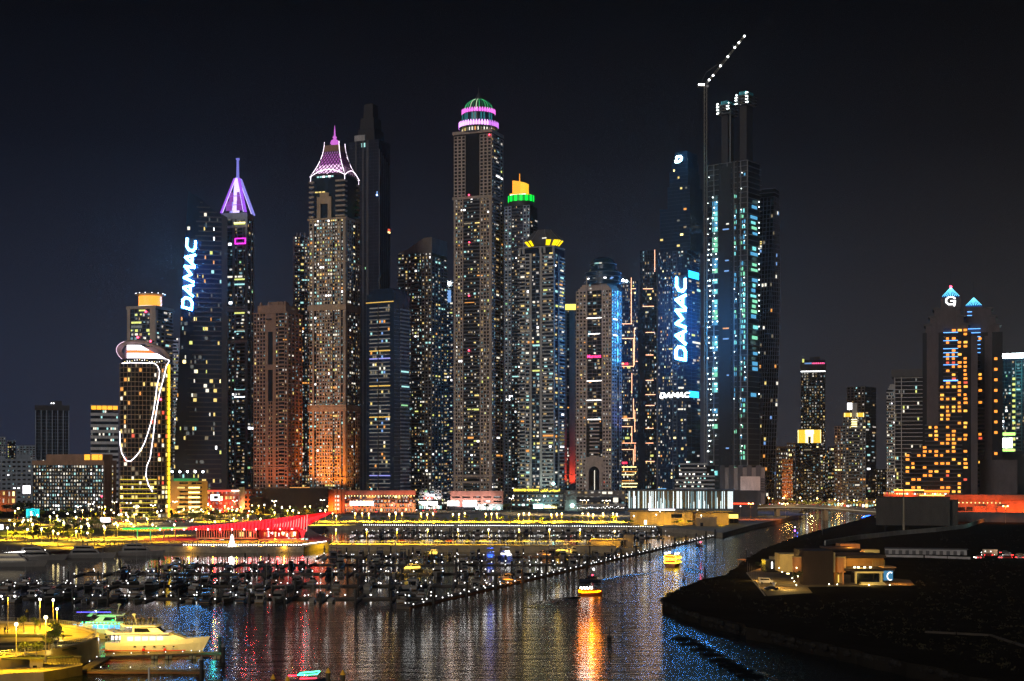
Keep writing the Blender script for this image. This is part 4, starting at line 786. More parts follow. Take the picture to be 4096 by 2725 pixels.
# ---- tower under construction with two bare concrete cores
def building_site():
    T = Tower('construction_tower', 'unfinished dark tower with two bare cores and rows of work lights', 2828, 2990, 3046, 640, 1480, 28)
    T.core(mat('site_dark', (.022, .024, .028), .7), iny=1.5, inx=1.5); L = T.w; Z = T.z; nf = 66; fh = T.top / nf; cc = mat('raw_concrete', (.24, .24, .24), .9)
    wk = lamp_mat('work_light', (.85, 1, .95), 9); gb = [lamp_mat('work_glow_cyan', (.22, .80, .80), 1.1), lamp_mat('work_glow_green', (.28, .9, .55), .95), lamp_mat('work_glow_blue', (.12, .5, .85), .8), lamp_mat('work_glow_dim', (.2, .4, .4), .16)]
    for j in range(nf + 1):
        ub('floor_slab', cc, T.root, (-T.w / 2 - .3, -T.d / 2 - .3, j * fh - .25), (T.w / 2 + .3, T.d / 2, j * fh + .25))
    for i in range(7): ub('column', cc, T.root, *T.fbox('front', L * i / 6 - .5, L * i / 6 + .5, 0, T.top, -.6, .28))
    for u in (.30, .62, .74): ub('wall', mat('site_dark'), T.root, *T.fbox('front', L * u, L * u + 2.2, 0, T.top, .3, .8))
    # hoist track and dark central bay
    ub('hoist_shaft', mat('site_dark'), T.root, *T.fbox('front', L * .33, L * .60, 0, T.top - 4, .3, .6))
    for j in range(nf):
        y = HY - (j * fh - CH + 3) / T.m
        for u0, u1, pr, which in ((0, .12, .85 if 800 < y < 1760 else .25, 'l'), (.12, .27, .8 if 800 < y < 1760 else .3, 'm'), (.66, .80, .85 if 820 < y < 1010 or 1100 < y < 1620 else .3, 'c'), (.80, .97, .85 if 830 < y < 1010 or 1100 < y < 1740 else .3, 'c')):
            if random.random() < pr:
                a, b = L * u0 + .7, L * u1 - .5
                if which in 'lm':
                    for q in range(random.choice((1, 2))): orb('work_lamp', wk, T.root, T.fbox('front', random.uniform(a, b), b, j * fh + fh * .72, 0, .35, .35)[0], random.uniform(.35, .62))
                    if which == 'm' and random.random() < .8: ub('lit_bay', random.choice(gb), T.root, *T.fbox('front', a, b, j * fh + .4, j * fh + fh - .4, .05, .1))
                else:
                    k = random.choice((2, 3)); mm = random.choice(gb[:3])
                    for q in range(k):
                        if random.random() < .75: x0 = a + (b - a) * q / k; ub('lit_bay', mm if random.random() < .7 else random.choice(gb), T.root, *T.fbox('front', x0 + .15, x0 + (b - a) / k * random.uniform(.5, .85), j * fh + .6, j * fh + fh * random.uniform(.6, .85), .05, .1))
                    if random.random() < .4: orb('work_lamp', wk, T.root, T.fbox('front', random.uniform(a, b), b, j * fh + fh * .7, 0, .35, .35)[0], .4)
        if 800 < y < 1600 and random.random() < .8:
            ub('lit_bay', random.choice(gb), T.root, *T.fbox('right', T.d * random.uniform(.2, .4), T.d * random.uniform(.55, .75), j * fh + .6, j * fh + fh * random.uniform(.6, .85), .05, .12))
            if random.random() < .6: orb('work_lamp', wk, T.root, T.fbox('right', T.d * .8, T.d, j * fh + fh * .7, 0, .4, .4)[0], .5)
        if random.random() < .18: ub('window', WIN[random.choice('w o d b'.split())], T.root, *T.fbox('front', L * random.uniform(.36, .5), L * .55, j * fh + .8, j * fh + 2.2, .62, .7))
    for x0, x1, yt, hx in ((2873, 2901, 378, -.2), (2956, 2986, 352, .2)):
        f = lambda x: -T.w / 2 + (x - 2828) / (3046 - 2828) * (T.w * 1.2); a, b = f(x0), f(x1)
        ub('concrete_core', mat('core_concrete', (.05, .048, .05), .9), T.root, (a, -6, T.top), (b, 8, Z(yt + 18)))
        ub('formwork', mat('formwork_cyan', (.05, .40, .50), .6), T.root, (a - .6, -6.6, Z(yt + 14)), (b + .6, 8, Z(yt)))
        for k in range(4):
            zz = Z(yt + 18 + k * 12); ub('platform', steel, T.root, (a - 4, -10, zz - .2), (b + 4, 10, zz + .2))
            for x in (a - 3, a - 1.6, b + 1.5, b + 3.4):
                if random.random() < .85: orb('work_lamp', wk, T.root, (x, -10.2, zz + random.uniform(.8, 1.8)), random.uniform(.5, .8))
    MB().tube([(-1, -7.5, T.top), (-1, -7.5, Z(420))], .5, 4).build('pipe', mat('pipe_steel', (.5, .55, .55), .4, .5, var=0), T.root)
building_site()
def crane():
    Y = 1475; A, B = W(2822, 340, Y), W(2979, 143, Y); root = thing('tower_crane', 'tall tower crane with a lit raised jib beside the unfinished tower', 'crane', (A.x, Y, 3)); m = mat('crane_steel', (.35, .32, .26), .7)
    def lattice(p, q, w_, n, name):
        mb = MB(); p, q = Vector(p), Vector(q); d = (q - p).normalized(); s = d.cross(Vector((0, 1, 0))).normalized() * w_ / 2; t = Vector((0, 1, 0)) * w_ / 2
        cs = [s + t, s - t, -s - t, -s + t]
        for c in cs: mb.tube([p + c, q + c], .14, 4)
        for k in range(n):
            a, b = p + (q - p) * k / n, p + (q - p) * (k + 1) / n
            for i in range(4): mb.tube([a + cs[i], b + cs[(i + 1) % 4]], .09, 3)
        mb.build(name, m, root)
    h = A.z - 3; J = B - A
    lattice((0, 0, 0), (0, 0, h), 2.6, 90, 'mast'); lattice((0, 0, h), (J.x, 0, h + J.z), 1.6, 24, 'jib'); lattice((0, 0, h), (-7, 0, h - .5), 1.6, 4, 'counter_jib')
    ub('counterweight', char, root, (-8.5, -1, h - 3), (-5.5, 1, h - .8)); ub('cab', white, root, (.9, -1.4, h - 2.5), (2.9, .6, h - .4)); ub('deck_lamp', lamp_mat('crane_lamp', (.95, 1, 1), 14), root, (-7.5, -1.2, h - .5), (-1.5, -.9, h + .9))
    for x, y in ((2836, 321), (2852, 303), (2881, 265), (2911, 228), (2939, 191), (2955, 172), (2977, 146)): orb('jib_lamp', lamp_mat('crane_lamp', (.95, 1, 1), 14), root, ((x - 2822) / 157 * J.x, -1, h + (340 - y) / 197 * J.z), .95)
    neon('tie_rope', root, [(-5, 0, h + .5), (J.x * .06 - 2, 0, h + 13), (J.x * .5, 0, h + J.z * .5 + 1)], .1, m)
crane()
# ---- twisted tower
def twisted():
    Y = 1560; m = Y / F; root = thing('twisted_tower', 'slender dark tower twisting as it rises, right of the unfinished tower', 'tower', W(3074, HY, Y) + Vector((0, 14, 3 - CH))); H = (HY - 752) * m + CH - 3
    n = 74; c = mat('twist_concrete', (.26, .26, .30), .8); rings = []
    def plan(k, s=1.): a = R(-14 + 78 * k / n); hw, hd = 8.6 * s, 12.4 * s; return [(x * math.cos(a) - y * math.sin(a), x * math.sin(a) + y * math.cos(a)) for x, y in ((-hw, -hd), (hw, -hd), (hw, hd), (-hw, hd))]
    MB().loft([[(x, y, H * k / n) for x, y in plan(k, .95)] for k in range(n + 1)]).build('core', glassk, root)
    for k in range(n + 1): MB().prism(plan(k), H * k / n - .35, H * k / n + .35).build('floor_band', c, root)
    for e in range(4):
        for u in (0, .167, .333, .5, .667, .833):
            mb = MB(); pp = []
            for k in range(0, n + 1, 3): q = plan(k, 1.0); p = Vector(q[e]).lerp(Vector(q[(e + 1) % 4]), u); pp.append((p.x, p.y, H * k / n))
            mb.tube(pp, .42, 4).build('pier', c, root)
    for i in range(60):
        k = random.randint(2, n - 3); e = random.choice((0, 1, 3)); q = plan(k + .5, .985); u = random.choice((.08, .25, .42, .58, .75, .92)); p = Vector(q[e]).lerp(Vector(q[(e + 1) % 4]), u)
        if p.y < 3: ub('window', WIN[random.choice('w y o d b'.split())], root, (p.x - .8, p.y - .8, H * k / n + .8), (p.x + .8, p.y + .8, H * (k + 1) / n - .7))
twisted()
# ---- right hand group
T = Tower('banded_tower', 'distant slim tower with a blue and pink lit roofline', 3204, 3300, 3300, 1440, 1900, 0, d=34); T.core(glassk); T.face('front', 0, T.z(1490), 3.6, [('w', 1, 9)], char, .22, 'sparse', nwin=170)
ub('light_band', WIN['W'], T.root, *T.fbox('front', 0, T.w, T.z(1488), T.z(1484), .7, 1)); ub('roof_storey', char, T.root, (-T.w / 2 - 1, -T.d / 2 - 1, T.z(1484)), (T.w / 2 + 1, T.d / 2, T.z(1456)))
for i in range(22): ub('roof_light', [WIN['b'], lamp_mat('pink_spot', (1, .1, .4), 2.5), WIN['r']][0 if i < 8 else (1 if i % 2 else 2)], T.root, *T.fbox('front', T.w * (.16 + .037 * i), T.w * (.185 + .037 * i), T.z(1457), T.z(1451), 1.02, 1.3))
ub('roof_plant', char, T.root, (-4, -8, T.top), (9, 4, T.top + 5)); ub('roof_sign', WIN['yy'], T.root, *T.fbox('front', 2, 4.5, T.z(1450), T.z(1436), 1, 1.3))
def gold(name, label, x0, x1, yt, yc, Y, logo):
    T = Tower(name, label, x0, x1, x1, yc, Y, 0, d=30); T.core(glassk); T.face('front', 0, T.top, 3.7, [('w', .3, 2), ('b', .5, 4), ('w', .3, 2)], mat('dim_concrete'), .16, 'warm', nwin=120)
    g = lamp_mat('gold_glow', (1, .55, .04), 1.3, True); g2 = lamp_mat('gold_bright', (1, .82, .35), 3.2, True); z0, z1 = T.top, T.z(yt); a, b = -T.w * .42, T.w * .42  # crown light is put into the wall material as emission
    if logo:
        ub('lit_crown', g, T.root, (a, -T.d / 2 - .5, z0), (a + T.w * .26, T.d / 2, z1)); ub('lit_crown', g, T.root, (b - T.w * .26, -T.d / 2 - .5, z0), (b, T.d / 2, z1)); ub('lit_crown', g2, T.root, (a + T.w * .26, -T.d / 2 - .2, z0 + (z1 - z0) * .72), (b - T.w * .26, T.d / 2, z1)); ub('crown_recess', g2, T.root, (a + T.w * .3, -T.d / 2 + .5, z0), (b - T.w * .3, T.d / 2, z0 + (z1 - z0) * .7))
        ub('crown_door', char, T.root, (a + T.w * .37, -T.d / 2 + .2, z0), (b - T.w * .37, -T.d / 2 + .45, z0 + (z1 - z0) * .5))
    else:
        ub('lit_crown', g, T.root, (-T.w * .45, -T.d / 2 - .5, z0), (-T.w * .12, T.d / 2, z1)); ub('lit_crown', g, T.root, (T.w * .15, -T.d / 2 - .5, z0), (T.w * .42, T.d / 2, z1)); ub('stair_tower', grey, T.root, (-T.w * .1, -T.d / 2 + 1, z0), (T.w * .12, T.d / 2, z1 + 12)); ub('lit_panel', WIN['W'], T.root, (-T.w * .3, -T.d / 2 + .5, z1 + 4), (-T.w * .1, -T.d / 2 + .9, z1 + 12))
        for k in range(4): ub('portal_light', g2, T.root, *T.fbox('front', T.w * .38, T.w * .62, T.z(1708 - k * 9), T.z(1704 - k * 9), .9, 1.2))
    for i in range(4): ub('crown_fin', g2, T.root, (a + i * T.w * .27, -T.d / 2 - .9, z0), (a + i * T.w * .27 + .5, -T.d / 2 - .55, z1))
gold('gold_crown_block', 'block with a golden glowing arch on its roof, right of the twisted tower', 3184, 3292, 1720, 1772, 1750, True)
T = Tower('glass_tower', 'dim grey glass tower behind the smaller golden topped block', 3390, 3460, 3504, 1546, 1950, 28); T.core(glassb); T.face('front', 0, T.top, 3.8, [('w', 1, 5)], mat('dim_concrete'), .05, 'cool'); T.face('right', 0, T.top, 3.8, [('g', 1, 2)], dgrey, .12, 'cool', gm=dgrey)
gold('gold_crown_block', 'smaller block with golden lit roof corners, beside the dim glass tower', 3372, 3462, 1652, 1668, 1700, False)
T = Tower('apartment_tower', 'narrow brown tower with an orange lit edge', 3338, 3372, 3372, 1705, 1720, 0, d=24); T.core(glassk); T.face('front', 0, T.top, 3.7, [('w', 1, 3)], brown, .15, 'warm')
T = Tower('apartment_tower', 'slender tower of white stacked balcony rings at the right', 3546, 3580, 3580, 1560, 1500, 0, d=20); T.core(glassk); T.face('front', 0, T.top, 3.3, [('b', 1, 4)], grey, .25, 'white', pr=1.2)
for z in range(3): ub('roof_tier', grey, T.root, (-3 + z, -8, T.top + z * 2), (4, 6, T.top + 2 + z * 2))
T = Tower('banded_block', 'broad dark block with thin pale floor bands and a flat roof', 3580, 3708, 3708, 1490, 1480, 0, d=34); T.core(glassk); nf = 33; fh = (T.z(1512)) / nf
for j in range(nf + 1): ub('floor_band', grey, T.root, *T.fbox('front', 0, T.w, j * fh - .25, j * fh + .45, .02, .8))
for i in range(2): ub('pier', grey, T.root, *T.fbox('front', T.w * (.0, .2)[i], T.w * (.0, .2)[i] + .8, 0, T.z(1500), .1, 1.1))
for j in range(nf):
    for i in range(16):
        if random.random() < .06: ub('window', WIN[random.choice('w y yy c d dd'.split())], T.root, *T.fbox('front', T.w * i / 16 + .2, T.w * (i + 1) / 16 - .3, j * fh + .8, (j + 1) * fh - .5, .03, .1))
ub('roof', char, T.root, (-T.w / 2 - 3, -T.d / 2 - 3, T.z(1512) + 1), (T.w / 2, T.d / 2, T.top + 3))
def twin_hotel():
    Y = 1380; st = mat('dusk_violet_stone', (.11, .095, .105), .85); bl = lamp_mat('blue_line', (.12, .38, 1), 2.6); m = Y / F
    def tow(label, x0, x1, cx0, cx1, ypyr, ypb, ytop, yoff, left, spread):
        T = Tower('twin_hotel_tower', label, x0, x1, x1, ytop, Y + yoff, 0, d=36); Z = T.z; f = lambda x: -T.w / 2 + (x - x0) / (x1 - x0) * T.w; yb = -T.d / 2
        T.core(glassk, z1=Z(1330)); a, b = f(cx0), f(cx1)
        ub('central_shaft', st, T.root, (a - 2.5, yb + 2, 0), (b + 2.5, 8, Z(ypb) - 1)); ub('wall', st, T.root, (f(x0) + 4, yb - .6, 0 if not spread else Z(1700)), (a - 4.5, yb + .1, Z(1330)))
        for k in range(3): ub('roof_step', st, T.root, (f(x0) + 3 + k * 4, yb + 1, Z(1330 - k * 32)), (f(x1) - 3 - k * 4, 14, Z(1298 - k * 32)))
        for k in range(3): ub('roof_cap', char, T.root, (f(x0) + 1 + k * 4, yb + .5, Z(1298 - k * 32) - 1), (f(x0) + 9 + k * 4, 10, Z(1298 - k * 32) + 1)); ub('roof_cap', char, T.root, (f(x1) - 9 - k * 4, yb + .5, Z(1298 - k * 32) - 1), (f(x1) - 1 - k * 4, 10, Z(1298 - k * 32) + 1))
        nf = 46; fh = Z(1300) / nf; ob = lamp_mat('orange_room', (1, .30, .03), 1.7); ob2 = lamp_mat('amber_room', (1, .48, .06), 1.7)
        xe = b + (10 if spread else 3)
        for j in range(nf):
            z = j * fh; y = HY - (z - CH + 3) / T.m; xl = a
            if spread:
                if y > 1829: xl = f(3619)
                elif y > 1790: xl = f(3650)
                elif y > 1702: xl = f(3703)
                elif y > 1548: xl = f(3752)
            if y < 1320 and j % 1 == 0: xl = a
            ub('balcony', bl if (y < 1480 and j % 2 == 0 or random.random() < .06 and y < 1640) and spread or (not spread and y < 1420) else st, T.root, (xl, yb - 1.8, z), (b if y < 1560 else b + 4, yb - .05, z + (.5 if y < 1480 else 1.1)))
            nx = max(1, int((xe - xl) / 5.4))
            for i in range(nx):
                x = xe - (i + 1) * 5.4
                if not spread and i > 0: continue
                pr = (.72 if i == 0 and y > 1320 else .5 if y > 1330 else 0) * (.55 if y > 1850 else 1)
                if not spread: pr = .34 if y > 1360 else 0
                if random.random() < pr: ub('window', random.choice((ob, ob, ob2, WIN['r'] if random.random() < .2 else ob)), T.root, (x + .6, yb - .25, z + 1.2), (x + random.uniform(3.0, 4.4), yb - .12, z + fh - .5))
        if spread:                                  # stepped lower wings
            for xa, yt in ((3752, 1548), (3703, 1702), (3650, 1790), (3619, 1829)): ub('wing', glassk, T.root, (f(xa), yb + .3, 0), (a, 12, Z(yt)))
        ub('side_shaft', st, T.root, (b + 12 if spread else b + 4, yb - 1.5, 0), (b + 18 if spread else b + 10, yb + 6, Z(1345)))
        if not spread:
            for j in range(12):
                if random.random() < .6: q = Z(1400 + j * 42); ub('window', ob, T.root, (f(x1) - 8, yb - .9, q), (f(x1) - 5, yb - .75, q + 2.6))
            ub('wall', st, T.root, (f(x1) - 14, yb - .7, 0), (f(x1) - 10, yb + .1, Z(1300))); ub('low_wing', st, T.root, (f(x1) - 22, yb - 5, 0), (f(x1) + 14, 6, Z(1840)))
        ub('shaft_light', bl, T.root, (a + .5, yb + 1.2, Z(1247)), (b - .5, yb + 1.7, Z(1244))); ub('shaft_light', bl, T.root, (a + .5, yb + 1.2, Z(1262)), (b - .5, yb + 1.7, Z(1259)))
        zb, zt = Z(ypb), Z(ypyr); c = (a + b) / 2; hw = (b - a) / 2 + 1.2
        MB().loft([[(c - hw, yb + 1, zb), (c + hw, yb + 1, zb), (c + hw, yb + 1 + 2 * hw, zb), (c - hw, yb + 1 + 2 * hw, zb)], [(c - .2, yb + hw + .8, zt), (c + .2, yb + hw + .8, zt), (c + .2, yb + hw + 1.2, zt), (c - .2, yb + hw + 1.2, zt)]]).build('pyramid', lamp_mat('pyramid_blue_glow', (.01, .10, .5), .5), T.root)  # blue light on the pyramid is put into its shell as emission
        cl = lamp_mat('pyramid_line', (.15, .75, 1), 2.6)
        for i in range(9): u = -1 + 2 * i / 8; MB().tube([(c + u * hw * .97, yb + .8, zb + .2), (c + u * .3, yb + hw + .6, zt)], .22, 4).build('pyramid_rib', cl, T.root)
        MB().tube([(c, yb + hw + 1, zt), (c, yb + hw + 1, zt + 17)], .25, 4).build('antenna', char, T.root)
        if spread:
            orb('beacon', red_dot, T.root, (c, yb + hw, zt + .8), 1.3)
            g = [(.95, .8), (.7, 1), (.3, 1), (.02, .72), (.02, .32), (.3, .04), (.75, .04), (.95, .28), (.95, .48), (.55, .48)]
            mb = MB()
            for p, q in zip(g, g[1:] + [(.95, -.2)][:0]):
                pa, pb = Vector(p), Vector(q); d = (pb - pa).normalized(); nn = Vector((-d.y, d.x)) * .085; e = d * .07; mb.slab([((s_.x - .5) * 8.5, s_.y * 7.6) for s_ in (pa - e - nn, pb + e - nn, pb + e + nn, pa - e + nn)], -.3, .3)
            mb.slab([(2.6, -1.6), (4.0, -1.6), (4.9, 4), (3.2, 4)], -.3, .3)
            o = mb.build('logo', lamp_mat('logo_white', (1, 1, 1), 2.6, True), T.root); o.location = (c, yb + 1.5, Z(1219)); ub('logo_board', char, T.root, (a, yb + 1.9, Z(1224)), (b, yb + 2, Z(1188)))
    tow('dark stepped hotel tower with white letter logo under a blue pyramid', 3694, 3880, 3774, 3830, 1147, 1186, 1190, 0, True, True)
    tow('second hotel tower with a blue pyramid and no logo, farther right', 3846, 4006, 3870, 3922, 1187, 1221, 1222, 60, False, False)
twin_hotel()
T = Tower('teal_tower', 'teal lit glass tower with a blazing white roof band at the right edge', 4008, 4170, 4170, 1412, 1560, 0, d=40); T.core(glassb); T.face('front', 60, T.top - 8, 3.8, [('g', .4, 4), ('w', .2, 1), ('g', .6, 5)], mat('teal_wall', (.06, .14, .16), .6), .14, 'cool', gm=mat('teal_wall'))
for j in range(14): ub('window', WIN['yy'], T.root, *T.fbox('front', T.w * .27, T.w * .34, T.z(1520 + j * 22), T.z(1510 + j * 22), .62, .7))
for i in range(9): ub('roof_light', lamp_mat('roof_blaze', (.75, .98, 1), 14, True), T.root, *T.fbox('front', i * 5, i * 5 + 4.6, T.z(1432), T.z(1413), .3, .9))
ub('site_lights', lamp_mat('site_blaze', (.85, 1, .8), 5, True), T.root, *T.fbox('front', 0, 12, T.z(1792), T.z(1752), .5, .9)); ub('site_lights', lamp_mat('site_lime', (.5, 1, .2), 2), T.root, *T.fbox('front', 0, 14, T.z(1806), T.z(1796), .5, .9)); ub('site_lights', lamp_mat('site_lime'), T.root, *T.fbox('front', 2, 15, T.z(1742), T.z(1730), .5, .9))
ub('lower_block', char, T.root, (-T.w / 2, -T.d / 2 - 6, 0), (T.w / 2, -T.d / 2 - .5, T.z(1815)))
p = T.root.location; spot((p.x - 10, p.y - 60, 150), (p.x, p.y, 130), (.1, .75, .8), 60000, 120); orb('floodlight_head', lamp_mat('floodlight_head'), T.root, T.fbox('front', .5, 1, T.z(1706), 0, 1, 1)[0], 1.6)
# ---- far low city lights beyond the bridge
for i, (x0, x1, yt, Y, mm) in enumerate(((3105, 3150, 1790, 1900, brown), (3148, 3180, 1775, 1980, brown), (3292, 3312, 1800, 2100, char), (3312, 3340, 1790, 2150, char), (3462, 3500, 1850, 2000, char), (3500, 3550, 1880, 1900, char), (3128, 3170, 1840, 1800, tan))):
    far_block('apartment_block', ('rust coloured block glowing orange low beside the twisted tower', 'brown block behind the rust coloured one', 'dark sliver block right of the golden arch block', 'dark block left of the narrow brown tower', 'low dark block below the dim glass tower', 'low block left of the white ringed tower', 'tan lit block nearest the bridge end')[i], x0, x1, yt, Y, mm, 12, 5, .3, 'warm')
p = W(3130, 1960, 1780); spot((p.x, p.y - 20, 8), (p.x + 4, p.y + 30, 40), (1, .25, .05), 60000, 90)
# ------------------------------------------------------------------ low buildings in front of the towers
random.seed(21)
SOD = (1, .57, .02); WARM = (1, .72, .32)
def low(name, label, x0, x1, ytop, Y, m, d=25, zb=3.0, cat='building'):
    T = Tower(name, label, x0, x1, x1, ytop, Y, 0, d=d, zb=zb, cat=cat); return T
ochre = mat('ochre_render', (.42, .30, .16), .85); rust = mat('rust_render', (.38, .16, .09), .85); bark = mat('brown_slat', (.13, .09, .065), .8)
# parking block with a green roof edge
T = low('parking_block', 'ochre parking block with lit slots and a green roof edge', 640, 828, 1925, 1240, ochre); T.core(glassk, iny=.8); L = T.w
T.face('front', 0, T.top, 3.6, [('s', .36), ('w', .18, 1), ('s', .05), ('w', .2, 2), ('s', .1)], ochre, 0, hf=.4, wf=.9)
for j in range(6):
    for u0, u1 in ((.02, .08), (.37, .53), (.60, .84)):
        if random.random() < .9: ub('lit_slot', WIN['Y' if u0 > .5 else 'y'], T.root, *T.fbox('front', L * u0, L * u1, j * 4.2 + 1.8, j * 4.2 + 3.2, .62, .7))
ub('roof_edge', lamp_mat('green_edge', (.02, .45, .12), .5), T.root, (-T.w / 2 + 12, -T.d / 2 - .8, T.top), (T.w / 2 - 8, T.d / 2, T.top + 2.2)); ub('stair_tower', ochre, T.root, (-T.w / 2 + 3, -T.d / 2 + 1, T.top), (-T.w / 2 + 12, 0, T.top + 5))
for i in range(6): ub('lamp_pole', steel, T.root, (-T.w / 2 + 4 + i * 6.6, -2, T.top + 2), (-T.w / 2 + 4.2 + i * 6.6, -1.8, T.top + 8)); orb('lamp_head', lamp_mat('floodlight_head'), T.root, (-T.w / 2 + 4 + i * 6.6, -2, T.top + 8.2), .9)
p = T.root.location; spot((p.x - 14, p.y - 34, 6), (p.x, p.y, 16), (1, .45, .05), 30000, 110); spot((p.x + 18, p.y - 34, 6), (p.x + 14, p.y, 16), (1, .55, .1), 26000, 110)
# red lit shops
T = low('shop_row', 'red lit row of low shops with a bright white billboard', 828, 962, 1958, 1290, rust); T.core(rust); T.face('front', 0, T.top, 5, [('w', 1, 8)], rust, .5, 'hotel', wf=.7)
ub('canopy', lamp_mat('red_canopy', (1, .10, .06), 1.4), T.root, *T.fbox('front', 0, 22, T.top - 2, T.top - .8, .6, 3)); ub('canopy', WIN['W'], T.root, *T.fbox('front', 22, 30, T.top - 1.6, T.top - .9, .6, 3))
T2 = low('billboard', 'white billboard with a dark round mark above the red shops', 843, 878, 1978, 1262, steel, d=1, cat='billboard'); ub('panel', lamp_mat('screen_white'), T2.root, (-T2.w / 2, -.5, T2.z(2003)), (T2.w / 2, 0, T2.top)); ub('print', mat('sign_dark'), T2.root, (-1.2, -.62, T2.z(1996)), (2.6, -.52, T2.z(1984))); ub('post', steel, T2.root, (-.3, -.2, 0), (.3, .2, T2.z(2003)))
p = T.root.location
for dx in (-14, 6): spot((p.x + dx, p.y - 22, 9), (p.x + dx, p.y, 8), (1, .12, .05), 16000, 130)
T = low('arched_house', 'red brick coloured house with arched windows beside the slatted hall', 962, 1050, 1962, 1280, rust); T.core(glassk); T.face('front', 0, T.top, 4.2, [('w', 1, 6)], rust, .12, 'warm', wf=.5, hf=.6); ub('parapet', rust, T.root, (-T.w / 2 - .5, -T.d / 2 - .9, T.top), (T.w / 2 + .5, T.d / 2, T.top + 1)); ub('turret', white, T.root, (-T.w / 2 - 1, -T.d / 2 - 1, 0), (-T.w / 2 + 4, -T.d / 2 + 4, T.top + 3))
p = T.root.location; spot((p.x, p.y - 24, 6), (p.x, p.y, 9), (1, .25, .06), 26000, 120)
# slatted brown hall
def slats(T, n, m, z0, z1, depth=1.2, rnd=0):
    for i in range(n): ub('slat', m, T.root, *T.fbox('front', T.w * i / n + .1, T.w * i / n + T.w / n * .55, z0, z1 - random.random() * rnd, .02, depth))
T = low('slatted_hall', 'long brown slatted hall in front of the lattice crown tower', 1048, 1312, 1955, 1270, bark); T.core(mat('hall_dark', (.05, .038, .03), .8)); slats(T, 84, bark, 0, T.top); ub('roof', bark, T.root, (-T.w / 2 - .4, -T.d / 2 - 1.4, T.top), (T.w / 2 + .4, T.d / 2, T.top + .7)); ub('roof_light', WIN['o'], T.root, *T.fbox('front', T.w * .42, T.w * .72, T.top + .8, T.top + 1.3, .3, .8))
T = low('slatted_hall', 'small brown slatted box beside the long slatted hall', 1000, 1047, 1988, 1255, bark); T.core(mat('hall_dark')); slats(T, 18, bark, 0, T.top)
T = low('orange_pavilion', 'glowing orange block with a column of white windows', 1315, 1378, 1958, 1280, rust); T.core(rust)
for j in range(4): ub('window', WIN['w'], T.root, *T.fbox('front', T.w * .40, T.w * .66, 3 + j * 3.7, 5 + j * 3.7, .05, .2))
for i in range(5): ub('pier', rust, T.root, *T.fbox('front', T.w * i / 4 - .5, T.w * i / 4 + .5, 0, T.top + 1, .02, 1))
p = T.root.location; spot((p.x - 2, p.y - 22, 6), (p.x, p.y, 11), (1, .2, .02), 42000, 110)
# long shopping podium
T = low('shopping_podium', 'long low shopping podium with pink cornice and glowing shopfronts', 1378, 1662, 1962, 1310, rust); T.core(glassk); L = T.w
ub('cornice', mat('pink_render', (.45, .22, .17), .8), T.root, *T.fbox('front', 0, L, T.top - 4.2, T.top, .0, 3)); T.face('front', 8, T.top - 4.2, 5, [('g', 1, 20)], rust, .35, 'hotel', gm=rust); T.face('front', 0, 8, 4, [('w', 1, 26)], ochre, .6, 'hotel', wf=.75, hf=.7)
for i in range(24): orb('eave_lamp', WIN['Y'], T.root, T.fbox('front', L * (i + .5) / 24, 0, T.top - 5, 0, 2, 2)[0], .5)
p = T.root.location
for dx in (-26, -6, 14, 30): spot((p.x + dx, p.y - 26, 10), (p.x + dx, p.y, 12), (1, .28, .14), 18000, 120)
T = low('billboard', 'long blank white billboard beside the road', 1400, 1494, 2005, 1225, steel, d=1, cat='billboard'); ub('panel', lamp_mat('screen_white'), T.root, (-T.w / 2, -.5, T.z(2022)), (T.w / 2, 0, T.top)); [ub('post', steel, T.root, (x - .25, -.2, 0), (x + .25, .2, T.z(2022))) for x in (-7, 7)]
T = low('shopfront', 'dazzling white shopfront with a red sign under the dim apartment tower', 1676, 1768, 1962, 1390, grey); T.core(glassk); T.face('front', 10, T.top, 3.4, [('b', .5, 2), ('g', .3, 1), ('w', .4, 2)], grey, .5, 'teal'); ub('lit_front', lamp_mat('shop_blaze', (1, .96, .95), 6, True), T.root, *T.fbox('front', 0, T.w * .8, 4.5, 8, .3, 1.2)); ub('sign_board', WIN['r'], T.root, *T.fbox('front', T.w * .2, T.w * .62, 10.4, 12.6, 1.2, 1.8))
text('lettering', 'shop', 4.2, lamp_mat('screen_white'), T.root, (0, -T.d / 2 - 1.5, 13.5))
for i in range(10): ub('window', WIN[random.choice('c W w'.split())], T.root, *T.fbox('front', T.w * i / 10 + .3, T.w * i / 10 + 1.8, 1, 4, .3, .5))
p = T.root.location; spot((p.x, p.y - 30, 14), (p.x, p.y, 10), (1, .9, .9), 15000, 120)
T = low('parking_podium', 'pinkish parking podium with dark slots under the domed tower', 1802, 2012, 1964, 1390, tan); T.core(glassk); T.face('front', 6, T.top - 4, 4.2, [('w', 1, 5)], mat('pink_render'), .08, 'teal', hf=.35, wf=.75); ub('cornice', mat('pink_render'), T.root, *T.fbox('front', -.5, T.w + .5, T.top - 4, T.top, -.2, .9))
ub('lit_front', lamp_mat('shop_blaze'), T.root, *T.fbox('front', -3, T.w * .16, 4, 8.5, .3, 2)); ub('lit_front', lamp_mat('shop_blaze'), T.root, *T.fbox('front', T.w * .24, T.w * .5, 3, 9, .3, 1.5)); ub('base', grey, T.root, *T.fbox('front', T.w * .52, T.w, 0, 5.8, 0, .6)); ub('screen', WIN['r'], T.root, *T.fbox('front', T.w * .14, T.w * .22, 3, 7, .3, 1))
p = T.root.location
for dx in (-18, 8): spot((p.x + dx, p.y - 30, 8), (p.x + dx, p.y, 10), (1, .72, .68), 22000, 120)
for i in range(4): orb('floodlight_head', lamp_mat('teal_flood', (.5, 1, .9), 18), T.root, T.fbox('front', T.w * (.5 + .14 * i), 0, 1.8, 0, 4, 4)[0], 1.1)
